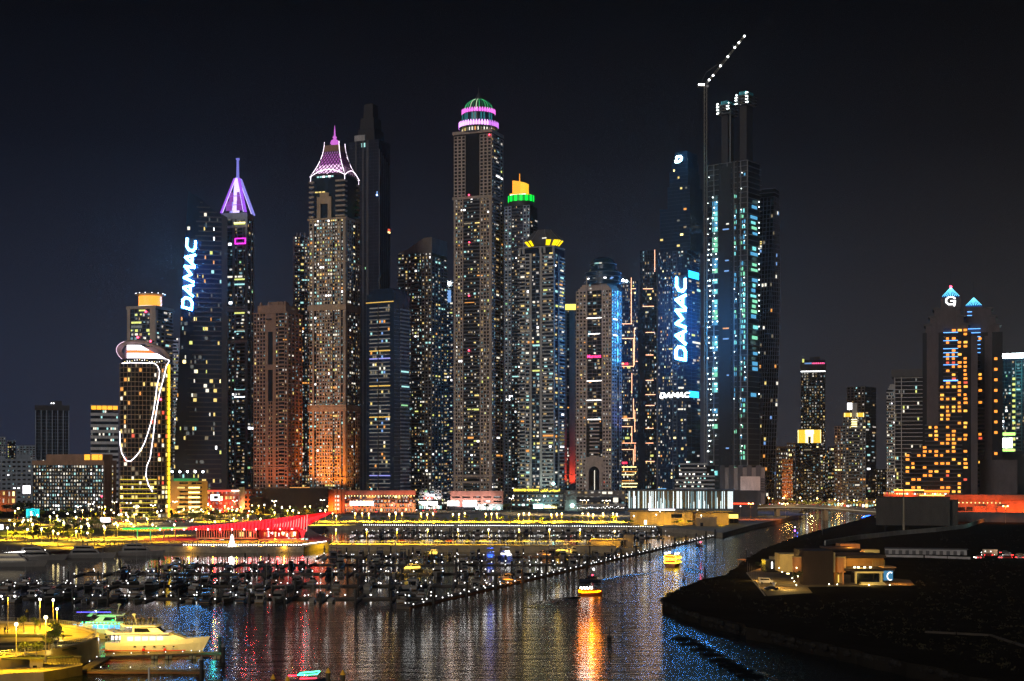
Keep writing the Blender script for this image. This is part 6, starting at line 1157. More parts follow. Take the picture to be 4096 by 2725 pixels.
# ------------------------------------------------------------------ red winged pier building
random.seed(41)
def red_pier():
    Y = 800; m = Y / F; root = thing('winged_pier_hall', 'pier hall under a long red glowing roof that sweeps up to a winged tail', 'pier hall', (0, Y, 3)); P = lambda x, y, dy=0: Vector(((x - CX) / F * (Y + dy), dy, CH - 3 - (y - HY) / F * (Y + dy)))
    rd = [lamp_mat('red_roof_glow', (1, .01, .015), 3.2, True), lamp_mat('deep_red_roof_glow', (.75, .004, .008), 1.3, True)]; rp = lamp_mat('pale_red_rib', (1, .25, .22), 2.4)  # red light on the roof is put into the plates as emission
    up = lambda x: 2112 - max(0, (x - 560) / 640) ** 1.8 * 52; lo = lambda x: 2120 - max(0, (x - 700) / 520) ** 2.2 * 2
    n = 46
    for i in range(n):                             # folded roof plates
        xa, xb = 560 + 640 * i / n, 560 + 640 * (i + 1) / n; xm = (xa + xb) / 2; za = 16
        MB().add([P(xa, lo(xa) + 2, -14), P(xm, lo(xm) - 3, -14), P(xm, up(xm) + 2, 10), P(xa, up(xa), 10)], [(0, 1, 2, 3)]).build('roof_plate', rd[0], root); MB().add([P(xm, lo(xm) - 3, -14), P(xb, lo(xb) + 2, -14), P(xb, up(xb), 10), P(xm, up(xm) + 2, 10)], [(0, 1, 2, 3)]).build('roof_plate', rd[1], root)
    for k in range(9):                             # winged tail
        a, b = k / 9, (k + 1) / 9
        q = lambda t, s: P(1192 + 150 * t, 2064 - 20 * t + s * (58 * (1 - t) ** 1.15 + 3), -4 + 6 * t)
        for s0, s1, mm in ((0, .33, rd[1]), (.33, .66, rd[0]), (.66, 1, rd[k % 2])): MB().add([q(a, s0), q(b, s0), q(b, s1), q(a, s1)], [(3, 2, 1, 0)]).build('wing_plate', mm, root)
    for i in range(13): t = i / 12; x = 1098 + 128 * t; h = 12 + 36 * t ** 1.6; MB().tube([P(x, 2108 + 30 * max(0, t - .75) * 4 * .6, -15), P(x + 3, 2108 - h, -15)], .16, 4).build('fin', rp, root)
    MB().loft([[P(1197, 2120, -6), P(1224, 2120, -6), P(1224, 2120, -3), P(1197, 2120, -3)], [P(1204, 2140, -6), P(1216, 2140, -6), P(1216, 2140, -3), P(1204, 2140, -3)], [P(1208, 2166, -6), P(1213, 2166, -6), P(1213, 2166, -4), P(1208, 2166, -4)]]).build('tail_column', rd[0], root)
    for x in range(640, 1190, 48): orb('roof_lamp', lamp_mat('pink_roof_lamp', (1, .55, .6), 14), root, P(x, lo(x) - 2, -15), .4)
    gl = lamp_mat('green_beam', (.0, 1, .12), 1.6, True); gp = lamp_mat('green_post', (.1, .9, .2), .9)
    for i in range(10): ub('beam', gl if i < 8 else lamp_mat('pale_green_beam', (.55, .9, .2), 1.6), root, P(490 + i * 26, 2119 - i * .3, -10), P(490 + i * 26 + 25, 2114 - i * .3, -8))
    for x in (548, 600, 652, 700): ub('post', gp if x < 640 else mat('pier_white', (.5, .48, .42), .7), root, P(x, 2170, -9) * Vector((1, 1, 0)), P(x + 3, 2120, -8.5))
    MB().tube([P(480, 2112, -8), P(760, 2108, -8)], .5, 4).build('roof_edge', mat('pier_white'), root)
    # glazed upper storey on posts, ground floor, terraces
    zt, zb = P(0, 2121, -12).z, P(0, 2151, -12).z; X = lambda x: P(x, 2100, -12).x
    fr = mat('frame_cream', (.55, .45, .28), .7); ub('glass_box', glassk, root, (X(786), -11.4, zb), (X(1026), 4, zt)); ub('box_roof', fr, root, (X(784), -12.2, zt), (X(1028), 4, zt + .6)); ub('box_floor', fr, root, (X(784), -12.6, zb - .7), (X(1028), 4, zb))
    for i in range(25): x = X(787 + 238 * i / 24); ub('mullion', fr, root, (x - .18, -12, zb), (x + .18, -11.4, zt))
    for i in (17, 18, 21): x = X(787 + 238 * i / 24); ub('window', WIN['y'], root, (x + .3, -11.55, zb + .6), (x + 1.1, -11.45, zt - 1))
    ub('ground_floor', glassk, root, (X(790), -9, 0), (X(1060), 6, zb - .72)); ub('upper_hall', mat('hall_red', (.25, .05, .04), .8), root, (X(1030), -8, zb - .7), (X(1185), 8, zt + .4)); ub('terrace', fr, root, (X(1050), -14, zb - 2.2), (X(1200), 6, zb - .72)); ub('lower_hall', glassk, root, (X(1100), -8, 0), (X(1235), 8, zb - 2.2)); ub('stairs', fr, root, (X(1035), -13, 0), (X(1048), -9, zb - .8))
    for k in range(9): ub('step', fr, root, (X(1040 + k * 7), -14, (zb - 1) * (1 - k / 9) - .8), (X(1047 + k * 7), -10, (zb - 1) * (1 - k / 9)))
    for i in range(44): x = random.uniform(1042, 1180); ub('window', WIN[random.choice('r Y o W o r'.split())], root, (X(x), -8.2, zb + random.uniform(.2, 2.4)), (X(x) + random.uniform(.3, .9), -8.05, zb + random.uniform(2.5, 3.4)))
    for i in range(16): x = random.uniform(1112, 1230); ub('window', WIN[random.choice('c W w Y'.split())], root, (X(x), -8.3, random.uniform(.3, 1)), (X(x) + random.uniform(.5, 1.6), -8.1, random.uniform(1.6, zb - 2.6)))
    for x0, x1 in ((873, 892), (845, 858), (810, 822)): ub('window', WIN['w' if x0 > 860 else 'd'], root, (X(x0), -9.2, .4), (X(x1), -9.05, zb - 1.6))
    for x, pw in ((640, 1500), (820, 1600), (940, 1500), (1060, 1600), (1150, 1600)): down(P(x, 2160, -30) * Vector((1, 1, 0)) + Vector((0, Y, 10.5)), SOD, pw * 7, .4)
    for x in (860, 1000, 1110, 1210): point(P(x, 2112, -18) + Vector((0, Y, 3 - 2.5)), (1, .03, .03), 2600, .6)
red_pier()
# row of lit bollards along the pier's quay and the far sea wall
def bollard_row(label, pts, n, m, r, group):
    t = thing('quay_light_rail', label, 'light rail', pts[0]); a, b = Vector(pts[0]), Vector(pts[1])
    MB().tube([Vector((0, 0, .9)), b - a + Vector((0, 0, .9))], .05, 4).build('rail', steel, t)
    for i in range(n): q = (b - a) * (i / (n - 1)); ub('post', steel, t, q + Vector((-.06, -.06, 0)), q + Vector((.06, .06, .95))); orb('bollard_lamp', m, t, q + Vector((0, -.1, 1.0)), r)
    return t
bw = lamp_mat('bollard_white', (1, .96, .9), 6)
bollard_row('row of round white lights along the pier quay', (G(735, 2187), G(1205, 2187.5)), 48, bw, .30, None); bollard_row('sloping string of white lights at the pier end', (G(1212, 2185.5), G(1305, 2173)), 34, bw, .22, None)
bollard_row('long row of white lights along the far sea wall', (G(1455, 2106), G(2150, 2109)), 90, bw, .24, None); bollard_row('row of white lights on the sea wall below the amber hall', (G(2160, 2109), G(2620, 2113)), 50, bw, .24, None); bollard_row('string of white lights along the left quay', (G(20, 2221), G(180, 2209)), 26, bw, .3, None)
q = thing('pier_quay', 'ochre quay wall under the row of round white lights', 'quay wall', G(730, 2190, 0)); ub('wall', quay, q, (-6, -1.0, -1), (66, -.2, 2.2)); ub('coping', quay, q, (-6, -1.4, 2.2), (66, .2, 2.6))
for x in range(760, 1230, 95): point(G(x, 2206, .5) + Vector((0, -2.4, 2.6)), (1, .5, .03), 900, .3)
# cone of white light floating before the quay
ct = thing('light_cone_tree', 'tall white glowing cone of lights before the pier', 'light tree', G(928, 2207, .3)); cm = lamp_mat('cone_light', (1, .96, .86), 4.5, True)
MB().lathe([(2.3, 0), (2.1, .4), (1.0, 5.2), (.42, 8.2), (.5, 8.5), (.05, 8.9)], 16).build('cone', cm, ct)
for k in range(7): MB().lathe([(2.36 - k * .28, .3 + k * 1.2), (2.44 - k * .28, .4 + k * 1.2), (2.3 - k * .28, .55 + k * 1.2)], 16).build('light_ring', lamp_mat('bollard_white'), ct)
ub('float', dgrey, ct, (-3, -3, -.3), (3, 3, -.01)); point(ct.location + Vector((0, -3.4, 4)), (1, .93, .8), 2200, 1)
# ------------------------------------------------------------------ causeway between the pontoon fields
A, B = G(1320, 2176, 3.3), G(2400, 2186, 3.3); land('causeway', [(A.x, A.y - 5), (B.x + 8, B.y - 6), (B.x + 8, B.y + 10), (A.x, A.y + 9)], 3.3, mat('causeway_paving', (.36, .29, .18), .85, var=.3, streak=False))
for i in range(9): x = 1344 + i * 122; lamp(G(x, 2174, 3.35), 7, 'w' if i % 3 else 's', 'lamp post on the causeway between the pontoons', 'causeway lamps', 26000, .8, False, SOD)
rl = thing('causeway_railing', 'thin pale railing along the causeway', 'railing', (A.x, A.y + 7, 3.3)); n = 90; D = B.x - A.x
MB().box(0, D, -.04, .04, 1.0, 1.08).build('rail', white, rl)
for i in range(n): ub('post', white, rl, (D * i / n - .05, -.05, 0), (D * i / n + .05, .05, 1.0))
T = low('harbour_office', 'ochre flat roofed harbour office at the causeway end', 2364, 2496, 2160, 745, ochre, d=16, zb=1.5); T.core(ochre); ub('roof', tan, T.root, (-T.w / 2 - .3, -T.d / 2 - .4, T.top), (T.w / 2 + .3, T.d / 2, T.top + .4)); ub('stair_tower', ochre, T.root, (T.w / 2, -T.d / 2 + 2, 0), (T.w / 2 + 5, T.d / 2, T.top + 2.6)); ub('doorway', glassk, T.root, *T.fbox('front', T.w * .9, T.w * .98, 0, 3.4, .02, .2))
for u in (.15, .4, .65): ub('panel', mat('pale_ochre'), T.root, *T.fbox('front', T.w * u, T.w * u + .3, 0, T.top - .3, .02, .3))
ub('plinth', quay, T.root, (-T.w / 2 - 4, -T.d / 2 - 3, -3), (T.w / 2 + 8, T.d / 2 + 4, -.01))
down(T.root.location + Vector((-2, -11, 9)), SOD, 9000, .4); lamp(T.root.location + Vector((3, -9.5, 0)), 8, 's', 'sodium lamp before the harbour office', None, 1500, 1.0)
gw = thing('gangway', 'pair of sloping white gangway rails down from the harbour office', 'gangway', G(2440, 2230, 0)); wl2 = mat('gangway_white', (.75, .78, .8), .5, var=0)
for s in (0, 2.2): MB().tube([(s, 0, 1.5), (s + 5, 14, 5)], .12, 4).build('rail', wl2, gw); MB().tube([(s, 0, .6), (s + 5, 14, 4.1)], .10, 4).build('rail', wl2, gw)
MB().add([(0, 0, .5), (2.2, 0, .5), (7.2, 14, 4), (5, 14, 4)], [(0, 1, 2, 3)]).build('ramp', steel, gw)
# ------------------------------------------------------------------ boats
hullw = mat('gelcoat_white', (.22, .22, .22), .3, var=.3, scale=.04); hulld = mat('gelcoat_navy', (.03, .04, .07), .25, var=.1); teak = mat('teak', (.25, .15, .08), .7); canv = mat('canvas', (.10, .11, .14), .9); bglass = mat('boat_glass', (.01, .012, .015), .08, var=0)
def hull_mb(L, Bm, fb, flare=.12, stern=.9):
    st = []; n = 11
    for k in range(n):
        t = k / (n - 1); y = -L / 2 + L * t; b = Bm / 2 * (stern + (1 - stern) * min(1, t * 3)) * max(.02, 1 - max(0, (t - .45) / .55) ** 2.3); s = fb * (1 + .45 * t ** 2); kb = max(.01, b * (.82 - flare * t * 2))
        yo = y + (L * .05 if t > .9 else 0) * (t - .9) * 10
        st.append([(-b, yo, s), (-b * .98, yo, s * .75), (-kb, y, 0), (0, y, -.35 * (1 - t)), (kb, y, 0), (b * .98, yo, s * .75), (b, yo, s)])
    return MB().loft(st)
def boat(kind, hm, lit=None):
    """a moored boat, bow along +y; returns its Empty with parts"""
    t = thing('motor_yacht', '', 'boat'); W_ = WIN
    if kind == 'fly':
        hull_mb(15, 4.4, 1.5).build('hull', hm, t); k = MB().loft([[(-1.7, -5, 1.5), (1.7, -5, 1.5), (1.6, 3.2, 1.9), (-1.6, 3.2, 1.9)], [(-1.55, -4.6, 3.2), (1.55, -4.6, 3.2), (1.2, 1.2, 3.3), (-1.2, 1.2, 3.3)]]).build('cabin', hm, t)
        MB().loft([[(-1.73, -4, 2.1), (1.73, -4, 2.1), (1.63, 3.0, 2.25), (-1.63, 3.0, 2.25)], [(-1.66, -3.8, 2.9), (1.66, -3.8, 2.9), (1.38, 1.9, 3.0), (-1.38, 1.9, 3.0)]]).build('window', lit or bglass, t)
        ub('aft_door', lit or bglass, t, (-1.2, -5.06, 1.6), (1.2, -5.0, 3.0)); MB().loft([[(-1.9, -6.4, 3.25), (1.9, -6.4, 3.25), (1.4, 1.4, 3.4), (-1.4, 1.4, 3.4)], [(-1.85, -6.3, 4.0), (1.85, -6.3, 4.0), (1.2, .6, 4.2), (-1.2, .6, 4.2)]]).build('flybridge', hm, t)
        for s in (-1.5, 1.5): MB().tube([(s, -3.5, 4.0), (s * .95, -2.8, 5.6)], .12, 4).build('arch_leg', hm, t)
        MB().slab([(-1.75, 5.55), (1.75, 5.55), (1.6, 5.8), (-1.6, 5.8)], -4.6, -.6).build('hardtop', hm, t); ub('swim_deck', teak, t, (-1.9, -8.4, .25), (1.9, -7.45, .42))
        MB().tube([(0, -2.8, 5.8), (0, -2.8, 7.6)], .05, 4).build('antenna', steel, t)
    elif kind == 'sport':
        hull_mb(12, 3.7, 1.25).build('hull', hm, t); MB().loft([[(-1.4, -.8, 1.3), (1.4, -.8, 1.3), (1.0, 4.2, 1.6), (-1.0, 4.2, 1.6)], [(-1.25, -.6, 2.3), (1.25, -.6, 2.3), (.7, 2.2, 2.0), (-.7, 2.2, 2.0)]]).build('cabin', hm, t); MB().loft([[(-1.35, .2, 2.05), (1.35, .2, 2.05), (1.0, 2.4, 1.95), (-1.0, 2.4, 1.95)], [(-1.2, -.4, 2.9), (1.2, -.4, 2.9), (1.1, .2, 2.9), (-1.1, .2, 2.9)]]).build('windscreen', bglass, t)
        MB().tube([(-1.6, -2.6, 1.3), (-1.4, -2.2, 3.2), (1.4, -2.2, 3.2), (1.6, -2.6, 1.3)], .13, 5).build('radar_arch', hm, t); MB().slab([(-1.5, 3.2), (1.5, 3.2), (1.3, 3.4), (-1.3, 3.4)], -4.6, -1.2).build('bimini', canv, t); ub('cockpit', lit or teak, t, (-1.3, -5, 1.26), (1.3, -1, 1.4)); ub('swim_deck', teak, t, (-1.6, -6.7, .2), (1.6, -5.95, .35))
    elif kind == 'small':
        hull_mb(8.5, 2.8, 1.0).build('hull', hm, t); ub('console', hm, t, (-.6, -1, 1), (.6, .4, 1.9)); MB().slab([(-1.2, 2.9), (1.2, 2.9), (1.1, 3.05), (-1.1, 3.05)], -1.8, .9).build('t_top', canv, t)
        for sx in (-1, 1):
            for y in (-1.4, .5): ub('post', steel, t, (sx - .04, y - .04, 1), (sx + .04, y + .04, 2.9))
            ub('outboard', char, t, (sx * .45 - .2, -4.9, .3), (sx * .45 + .2, -4.25, 1.5))
        ub('seat', lit or canv, t, (-.8, -2.6, 1), (.8, -1.8, 1.6))
    else:
        hull_mb(13, 3.6, 1.2, .05, .7).build('hull', hm, t); MB().loft([[(-1.1, -2.5, 1.2), (1.1, -2.5, 1.2), (.7, 2.8, 1.4), (-.7, 2.8, 1.4)], [(-.95, -2.3, 1.9), (.95, -2.3, 1.9), (.5, 2.2, 1.7), (-.5, 2.2, 1.7)]]).build('coachroof', hm, t); MB().tube([(0, .8, 1.4), (0, .8, 18)], .11, 6, .6).build('mast', steel, t); MB().tube([(0, .6, 2.9), (0, -4.6, 2.8)], .16, 6).build('boom', canv, t)
        for e in ((0, 6.6, 1.9), (0, -6.2, 1.3)): MB().tube([(0, .8, 17.6), e], .03, 3).build('stay', steel, t)
        for z in (7, 12): MB().tube([(-1.0, .8, z), (1.0, .8, z)], .05, 4).build('spreader', steel, t)
    return t
protos = {('fly', 0): boat('fly', hullw), ('fly', 1): boat('fly', hulld), ('sport', 0): boat('sport', hullw), ('small', 0): boat('small', hullw), ('sail', 0): boat('sail', hullw), ('sport', 1): boat('sport', hulld)}
warm_lit = lamp_mat('cabin_warm', (1, .62, .08), 2.6); blue_lit = lamp_mat('cabin_blue', (.03, .12, 1), 2.2); white_lit = lamp_mat('cabin_white', (1, .97, .95), 2.5); orng = lamp_mat('cabin_orange', (1, .3, .02), 2.2)
lits = {'warm': boat('fly', hullw, warm_lit), 'blue': boat('fly', hullw, blue_lit), 'white': boat('fly', hullw, white_lit), 'orange': boat('sport', hullw, orng)}
NAMES = {'fly': 'motor yacht with flybridge', 'sport': 'low sport cruiser', 'small': 'small open boat with canopy top', 'sail': 'sailing yacht with bare mast'}
used = set()
def put(proto, p, rz, label, group, name='motor_yacht'):
    key = proto.name
    if key in used: c = copy_tree(proto, None, p, rz)
    else: used.add(key); c = proto; c.location = p; c.rotation_euler = (0, 0, rz)
    c['label'] = label
    if group: c['group'] = group
    return c
lampw = lamp_mat('pontoon_lamp', (1, .98, .94), 3.6, True); deckm = mat('pontoon_deck', (.09, .08, .07), .9); pilem = mat('pile', (.03, .03, .03), .7)
PIL = MB().lathe([(.38, 0), (.38, .94), (.42, .94), (.05, 1.0)], 10).mesh('pile', pilem)
POCT = OCT.mesh('pontoon_lamp', lampw)
def plamp(par, loc, r): link('lamp', POCT, par, loc, scale=(r, r, r))
def pontoon(label, Y, x0, x1, word, occ, fl=12, sp=10.4, both=True, lampr=.23):
    t = thing('pontoon', label, 'pontoon', ((x0 + x1) / 2, Y, 0)); h = (x1 - x0) / 2; ub('deck', deckm, t, (-h, -1.3, -.25), (h, 1.3, .55))
    n = int((x1 - x0) / sp)
    for i in range(n + 1):
        x = -h + 2 * h * i / n
        for s in ((-1, 1) if both else (1,)):
            ub('finger', deckm, t, (x - .5, s * 1.3, -.2), (x + .5, s * (1.3 + fl), .5))
            if random.random() < .85: plamp(t, (x, s * (1.3 + fl * random.uniform(.85, 1)), 1.2), lampr * random.uniform(.8, 1.25))
            if random.random() < .5: link('pile', PIL, t, (x, s * (1.6 + fl), -1), scale=(1, 1, random.uniform(4.5, 6)))
            if i < n:
                for q in (.27, .73):
                    if random.random() < occ:
                        kind = random.choice(('fly', 'fly', 'sport', 'sport', 'small', 'sail') if random.random() < .9 else ('sail',)); dk = 1 if kind in ('fly', 'sport') and random.random() < .3 else 0
                        sz = random.uniform(.62, .95); bx = x + 2 * h / n * q; rz = (0 if s > 0 else math.pi) if random.random() < .6 else (math.pi if s > 0 else 0)
                        c = put(protos[(kind, dk)], Vector((t.location.x + bx, Y + s * (1.6 + 7.2), 0)), rz + R(random.uniform(-2, 2)), ('dark hulled ' if dk else 'white ') + NAMES[kind] + ' moored in the ' + word + ' pontoon row', 'boats in the ' + word + ' row'); c.scale = (sz, sz, sz)
        for q in range(random.choice((1, 2, 2))): plamp(t, (x + random.uniform(.6, sp * .7), random.choice((-1.1, 1.1)), 1.3), lampr * random.uniform(.85, 1.3))
    return t
bl = lambda Y: -180 + .342 * Y
pontoon('front pontoon row of the marina with its fingers and white lamps', 462, -172, bl(462) - 5, 'front', .55); pontoon('second pontoon row of the marina from the front', 512, -186, bl(512) - 5, 'second', .52); pontoon('third pontoon row of the marina, before the pier reflections', 572, -172, bl(572) - 5, 'third', .42)
pontoon('fourth pontoon row of the marina behind the open water strip', 626, -152, bl(626) - 5, 'fourth', .34); pontoon('fifth pontoon row of the marina below the causeway', 684, -92, bl(684) - 5, 'fifth', .6)
pontoon('pontoon row just behind the causeway', 876, -98, 92, 'behind causeway', .6); pontoon('farthest pontoon row under the bright sea wall', 948, -105, 98, 'farthest', .55)
# the long breakwater pontoon that closes the marina on the channel side
bk = thing('breakwater_pontoon', 'long diagonal breakwater pontoon with an even string of lights and piles', 'pontoon', (bl(430), 430, 0), math.atan2(1, .342)); L = math.hypot(470 * .342, 470)
ub('deck', deckm, bk, (0, -2, -.6), (L, 2, .7)); ub('fender', mat('fender_wood', (.22, .10, .04), .8), bk, (0, -2.4, -.2), (L, -2.02, .45))
for i in range(62): plamp(bk, (L * (i + .5) / 62, -1.7, 1.1), .24); 
for i in range(40): plamp(bk, (L * (i + .5) / 40 + random.uniform(-2, 2), 1.7, 1.2), .2)
for i in range(17): link('pile', PIL, bk, (L * (i + .6) / 17, -2.9, -1.5), scale=(1.3, 1.3, 6.5))
# boats with their lights on
for k, x, y, lab, rz in (('warm', 1733, 2232, 'motor yacht glowing yellow inside and out in the fifth row', 180), ('blue', 1962, 2240, 'motor yacht lit bright blue in the fifth row', 0), ('white', 2026, 2238, 'white motor yacht floodlit white beside the blue lit one', 200), ('orange', 2170, 2228, 'sport cruiser with orange lit cockpit near the breakwater', 30), ('warm', 2250, 2222, 'large motor yacht with amber sides near the breakwater', 60), ('warm', 1645, 2295, 'motor yacht with white canopy lights and amber cabin in the third row', 150), ('orange', 2020, 2330, 'sport cruiser with amber lights beside the breakwater lamps', 20)):
    q = G(x, y, 0); put(lits[k], q, R(rz), lab, None)
    pc = {'warm': (1, .55, .06), 'blue': (.03, .12, 1), 'white': (1, .97, .92), 'orange': (1, .32, .03)}[k]
    down(q + Vector((0, -6, 9)), pc, 6000 if k != 'blue' else 9000, .4, 120); down(q + Vector((3, -1, 9)), pc, 3000, .3, 120)
# large dark yachts along the left quay
def big_yacht(label, x0, x1, ywl, bow, lit=None):
    p, q = G(x0, ywl, 0), G(x1, ywl, 0); L = (q - p).length; t = thing('large_yacht', label, 'yacht', (p + q) / 2, R(-90) if bow > 0 else R(90)); s = L / 26
    hull_mb(L, L * .24, 2.0 * s ** .4, .1).build('hull', hullw, t); b = L * .095
    for k, (a, c, z, h, nm) in enumerate(((-.42, .22, 2.0, 2.2, 'main_deck'), (-.36, .10, 4.2, 1.9, 'upper_deck'))):
        z *= s ** .4; MB().loft([[(-b + k * .4, a * L, z), (b - k * .4, a * L, z), (b * .6, c * L, z), (-b * .6, c * L, z)], [(-b + k * .4 + .2, a * L + .5, z + h), (b - k * .4 - .2, a * L + .5, z + h), (b * .5, (c - .08) * L, z + h), (-b * .5, (c - .08) * L, z + h)]]).build(nm, hullw, t)
        MB().loft([[(-b + k * .4 - .04, (a + .06) * L, z + .7), (b - k * .4 + .04, (a + .06) * L, z + .7), (b * .66, (c - .05) * L, z + .7), (-b * .66, (c - .05) * L, z + .7)], [(-b + k * .4 + .08, (a + .06) * L, z + h * .75), (b - k * .4 - .08, (a + .06) * L, z + h * .75), (b * .6, (c - .1) * L, z + h * .75), (-b * .6, (c - .1) * L, z + h * .75)]]).build('window', lit or bglass, t)
    MB().slab([(-b * .8, 6.3 * s ** .4 + .6), (b * .8, 6.3 * s ** .4 + .6), (b * .7, 6.3 * s ** .4 + .85), (-b * .7, 6.3 * s ** .4 + .85)], -.3 * L, -.08 * L).build('hardtop', hullw, t); MB().tube([(-b * .6, -.2 * L, 6 * s ** .4), (0, -.16 * L, 9 * s ** .4), (b * .6, -.2 * L, 6 * s ** .4)], .15, 5).build('radar_arch', hullw, t)
    return t
big_yacht('big pale yacht at the left edge, moored under the yellow quay', -40, 178, 2266, 1, WIN['d']); big_yacht('big dark yacht behind the pale one along the left quay', 60, 260, 2240, 1); big_yacht('broad beamed yacht in front of the green lit posts', 476, 652, 2222, 1); big_yacht('long dark yacht low in the water left of the pier', 270, 455, 2232, 1)
# ------------------------------------------------------------------ boats under way in the channel
def dhow(label, x0, x1, ywl, rz, neon_c, s, base, decks=2):
    q = G((x0 + x1) / 2, ywl, 0); t = thing('party_boat', label, 'boat', q, rz); wood = mat('varnished_wood', (.22, .07, .03), .5); nl = lamp_mat('neon_' + base, neon_c, 9, True); L, B_ = 16 * s, 6.0 * s
    hull_mb(L, B_, 1.8 * s, .05, .95).build('hull', wood, t)
    for k in range(decks):
        z = (1.8 + 2.3 * k) * s; ub('deck', wood, t, (-B_ * .46, -L * .46, z), (B_ * .46, L * (.25 - .05 * k), z + .2))
        for y in (-.44, -.22, 0, .2):
            for sx in (-1, 1): ub('post', wood, t, (sx * B_ * .44 - .08, L * y - .08, z + .2), (sx * B_ * .44 + .08, L * y + .08, z + 2.3 * s))
        for sx in (-1, 1): MB().tube([(sx * B_ * .49, -L * .47, z + .25), (sx * B_ * .49, L * .24, z + .3), (sx * B_ * .2, L * .42, z + .55)], .16, 4).build('neon_line', nl, t); ub('cabin_glow', lamp_mat('cabin_glow_' + base, tuple(c * .9 for c in neon_c), 1.6), t, (sx * B_ * .42 - .03, -L * .4, z + .5), (sx * B_ * .42 + .03, L * .16, z + 1.7 * s))
        ub('neon_line', nl, t, (-B_ * .49, -L * .475, z + .15), (B_ * .49, -L * .465, z + .5)); ub('neon_line', nl, t, (-B_ * .49, -L * .475, z + 1.75 * s), (B_ * .49, -L * .465, z + 2.0 * s))
        for sx in (-1, 1): ub('neon_line', nl, t, (sx * B_ * .485 - .14, -L * .475, z + .5), (sx * B_ * .485 + .14, -L * .465, z + 1.75 * s))
        ub('stern_panel', lamp_mat('stern_' + base, (1, .12, .0), .7), t, (-B_ * .44, -L * .462, z + .5), (B_ * .44, -L * .458, z + 1.7 * s))
    z = (1.8 + 2.3 * decks) * s; ub('canopy', wood, t, (-B_ * .5, -L * .47, z), (B_ * .5, L * .18, z + .2))
    for i in range(9): orb('string_lamp', lamp_mat('string_white', (1, 1, .95), 20), t, (B_ * random.choice((-.46, .46)), -L * .45 + L * .07 * i, z + .5), .3)
    MB().tube([(0, 0, z), (0, .3, z + 2.2)], .08, 5).build('mast', steel, t); point(q + Vector((0, -L * .62, 3.2 * s)), neon_c, 420, .8)
    return t
dhow('two deck party boat outlined in yellow neon, heading up the channel', 2656, 2736, 2266, R(-22), (1, .62, .02), .85, 'yellow'); o = dhow('party boat outlined in orange neon, nearest on the open channel', 2324, 2402, 2382, R(-72), (1, .24, .0), .50, 'orange', 1)
q = G(2360, 2327, 0); c = copy_tree(protos[('fly', 1)], None, q, R(115)); c['label'] = 'dark motor yacht passing behind the orange neon boat'; c.scale = (.5, .55, .55)
if 'group' in c: del c['group']
orb('mast_lamp', WIN['W'], c, (0, -2.8, 8.4), .9); orb('side_lamp', red_dot, c, (-1.8, -1, 4.6), .55); ub('cabin_light', WIN['y'], c, (-1.2, -5.2, 1.9), (.6, -5.1, 2.7))
q = G(2795, 2186, 0); c = copy_tree(protos[('sport', 1)], None, q, R(20)); c['label'] = 'small black boat with a red light far up the channel'; c.scale = (.55, .55, .6)
if 'group' in c: del c['group']
orb('side_lamp', red_dot, c, (1, -2, 3.8), .8)
q = G(3180, 2136, 0); c = copy_tree(protos[('small', 0)], None, q, R(160)); c['label'] = 'small boat with blue and violet lights near the far bank'; c.scale = (.8, .8, .8)
if 'group' in c: del c['group']
ub('neon_line', lamp_mat('water_blue_neon', (.02, .1, 1), 12, True), c, (-1.6, -4, .5), (1.6, -3.8, 1.0)); orb('mast_lamp', WIN['W'], c, (0, 0, 5.5), .6); orb('violet_lamp', lamp_mat('violet_lamp', (.5, .1, 1), 8), c, (.4, -2, 2.6), .7)
def neon_float(label, x0, y0, x1, y1):
    a, b = G(x0, y0, 0), G(x1, y1, 0); t = thing('tour_boat', label, 'boat', a); d = b - a; hull = MB().loft([[a_ + Vector((0, -2, 0)), a_ + Vector((0, 2, 0)), a_ + Vector((0, 2, 1.6)), a_ + Vector((0, -2, 1.6))] for a_ in (Vector((0, 0, 0)), d * .5, d)]).build('hull', hulld, t)
    for i in range(8): MB().tube([d * (i / 8) + Vector((0, -2.2, 1.5 + .5 * (i % 2))), d * ((i + 1) / 8) + Vector((0, -2.2, 1.5 + .5 * ((i + 1) % 2)))], .3, 4).build('neon_line', lamp_mat('water_blue_neon'), t)
    ub('canopy', mat('canopy_dim', (.3, .3, .45), .7), t, d * .2 + Vector((0, -1.5, 3)), d * .8 + Vector((0, 1.5, 3.2))); ub('post', steel, t, d * .4 + Vector((-.1, 0, 1.5)), d * .4 + Vector((.1, .2, 3)))
neon_float('long tour boat edged in deep blue neon at the quay end', 3082, 2082, 3168, 2056); neon_float('blue edged tour boat half hidden under the bridge', 3446, 2078, 3486, 2066)
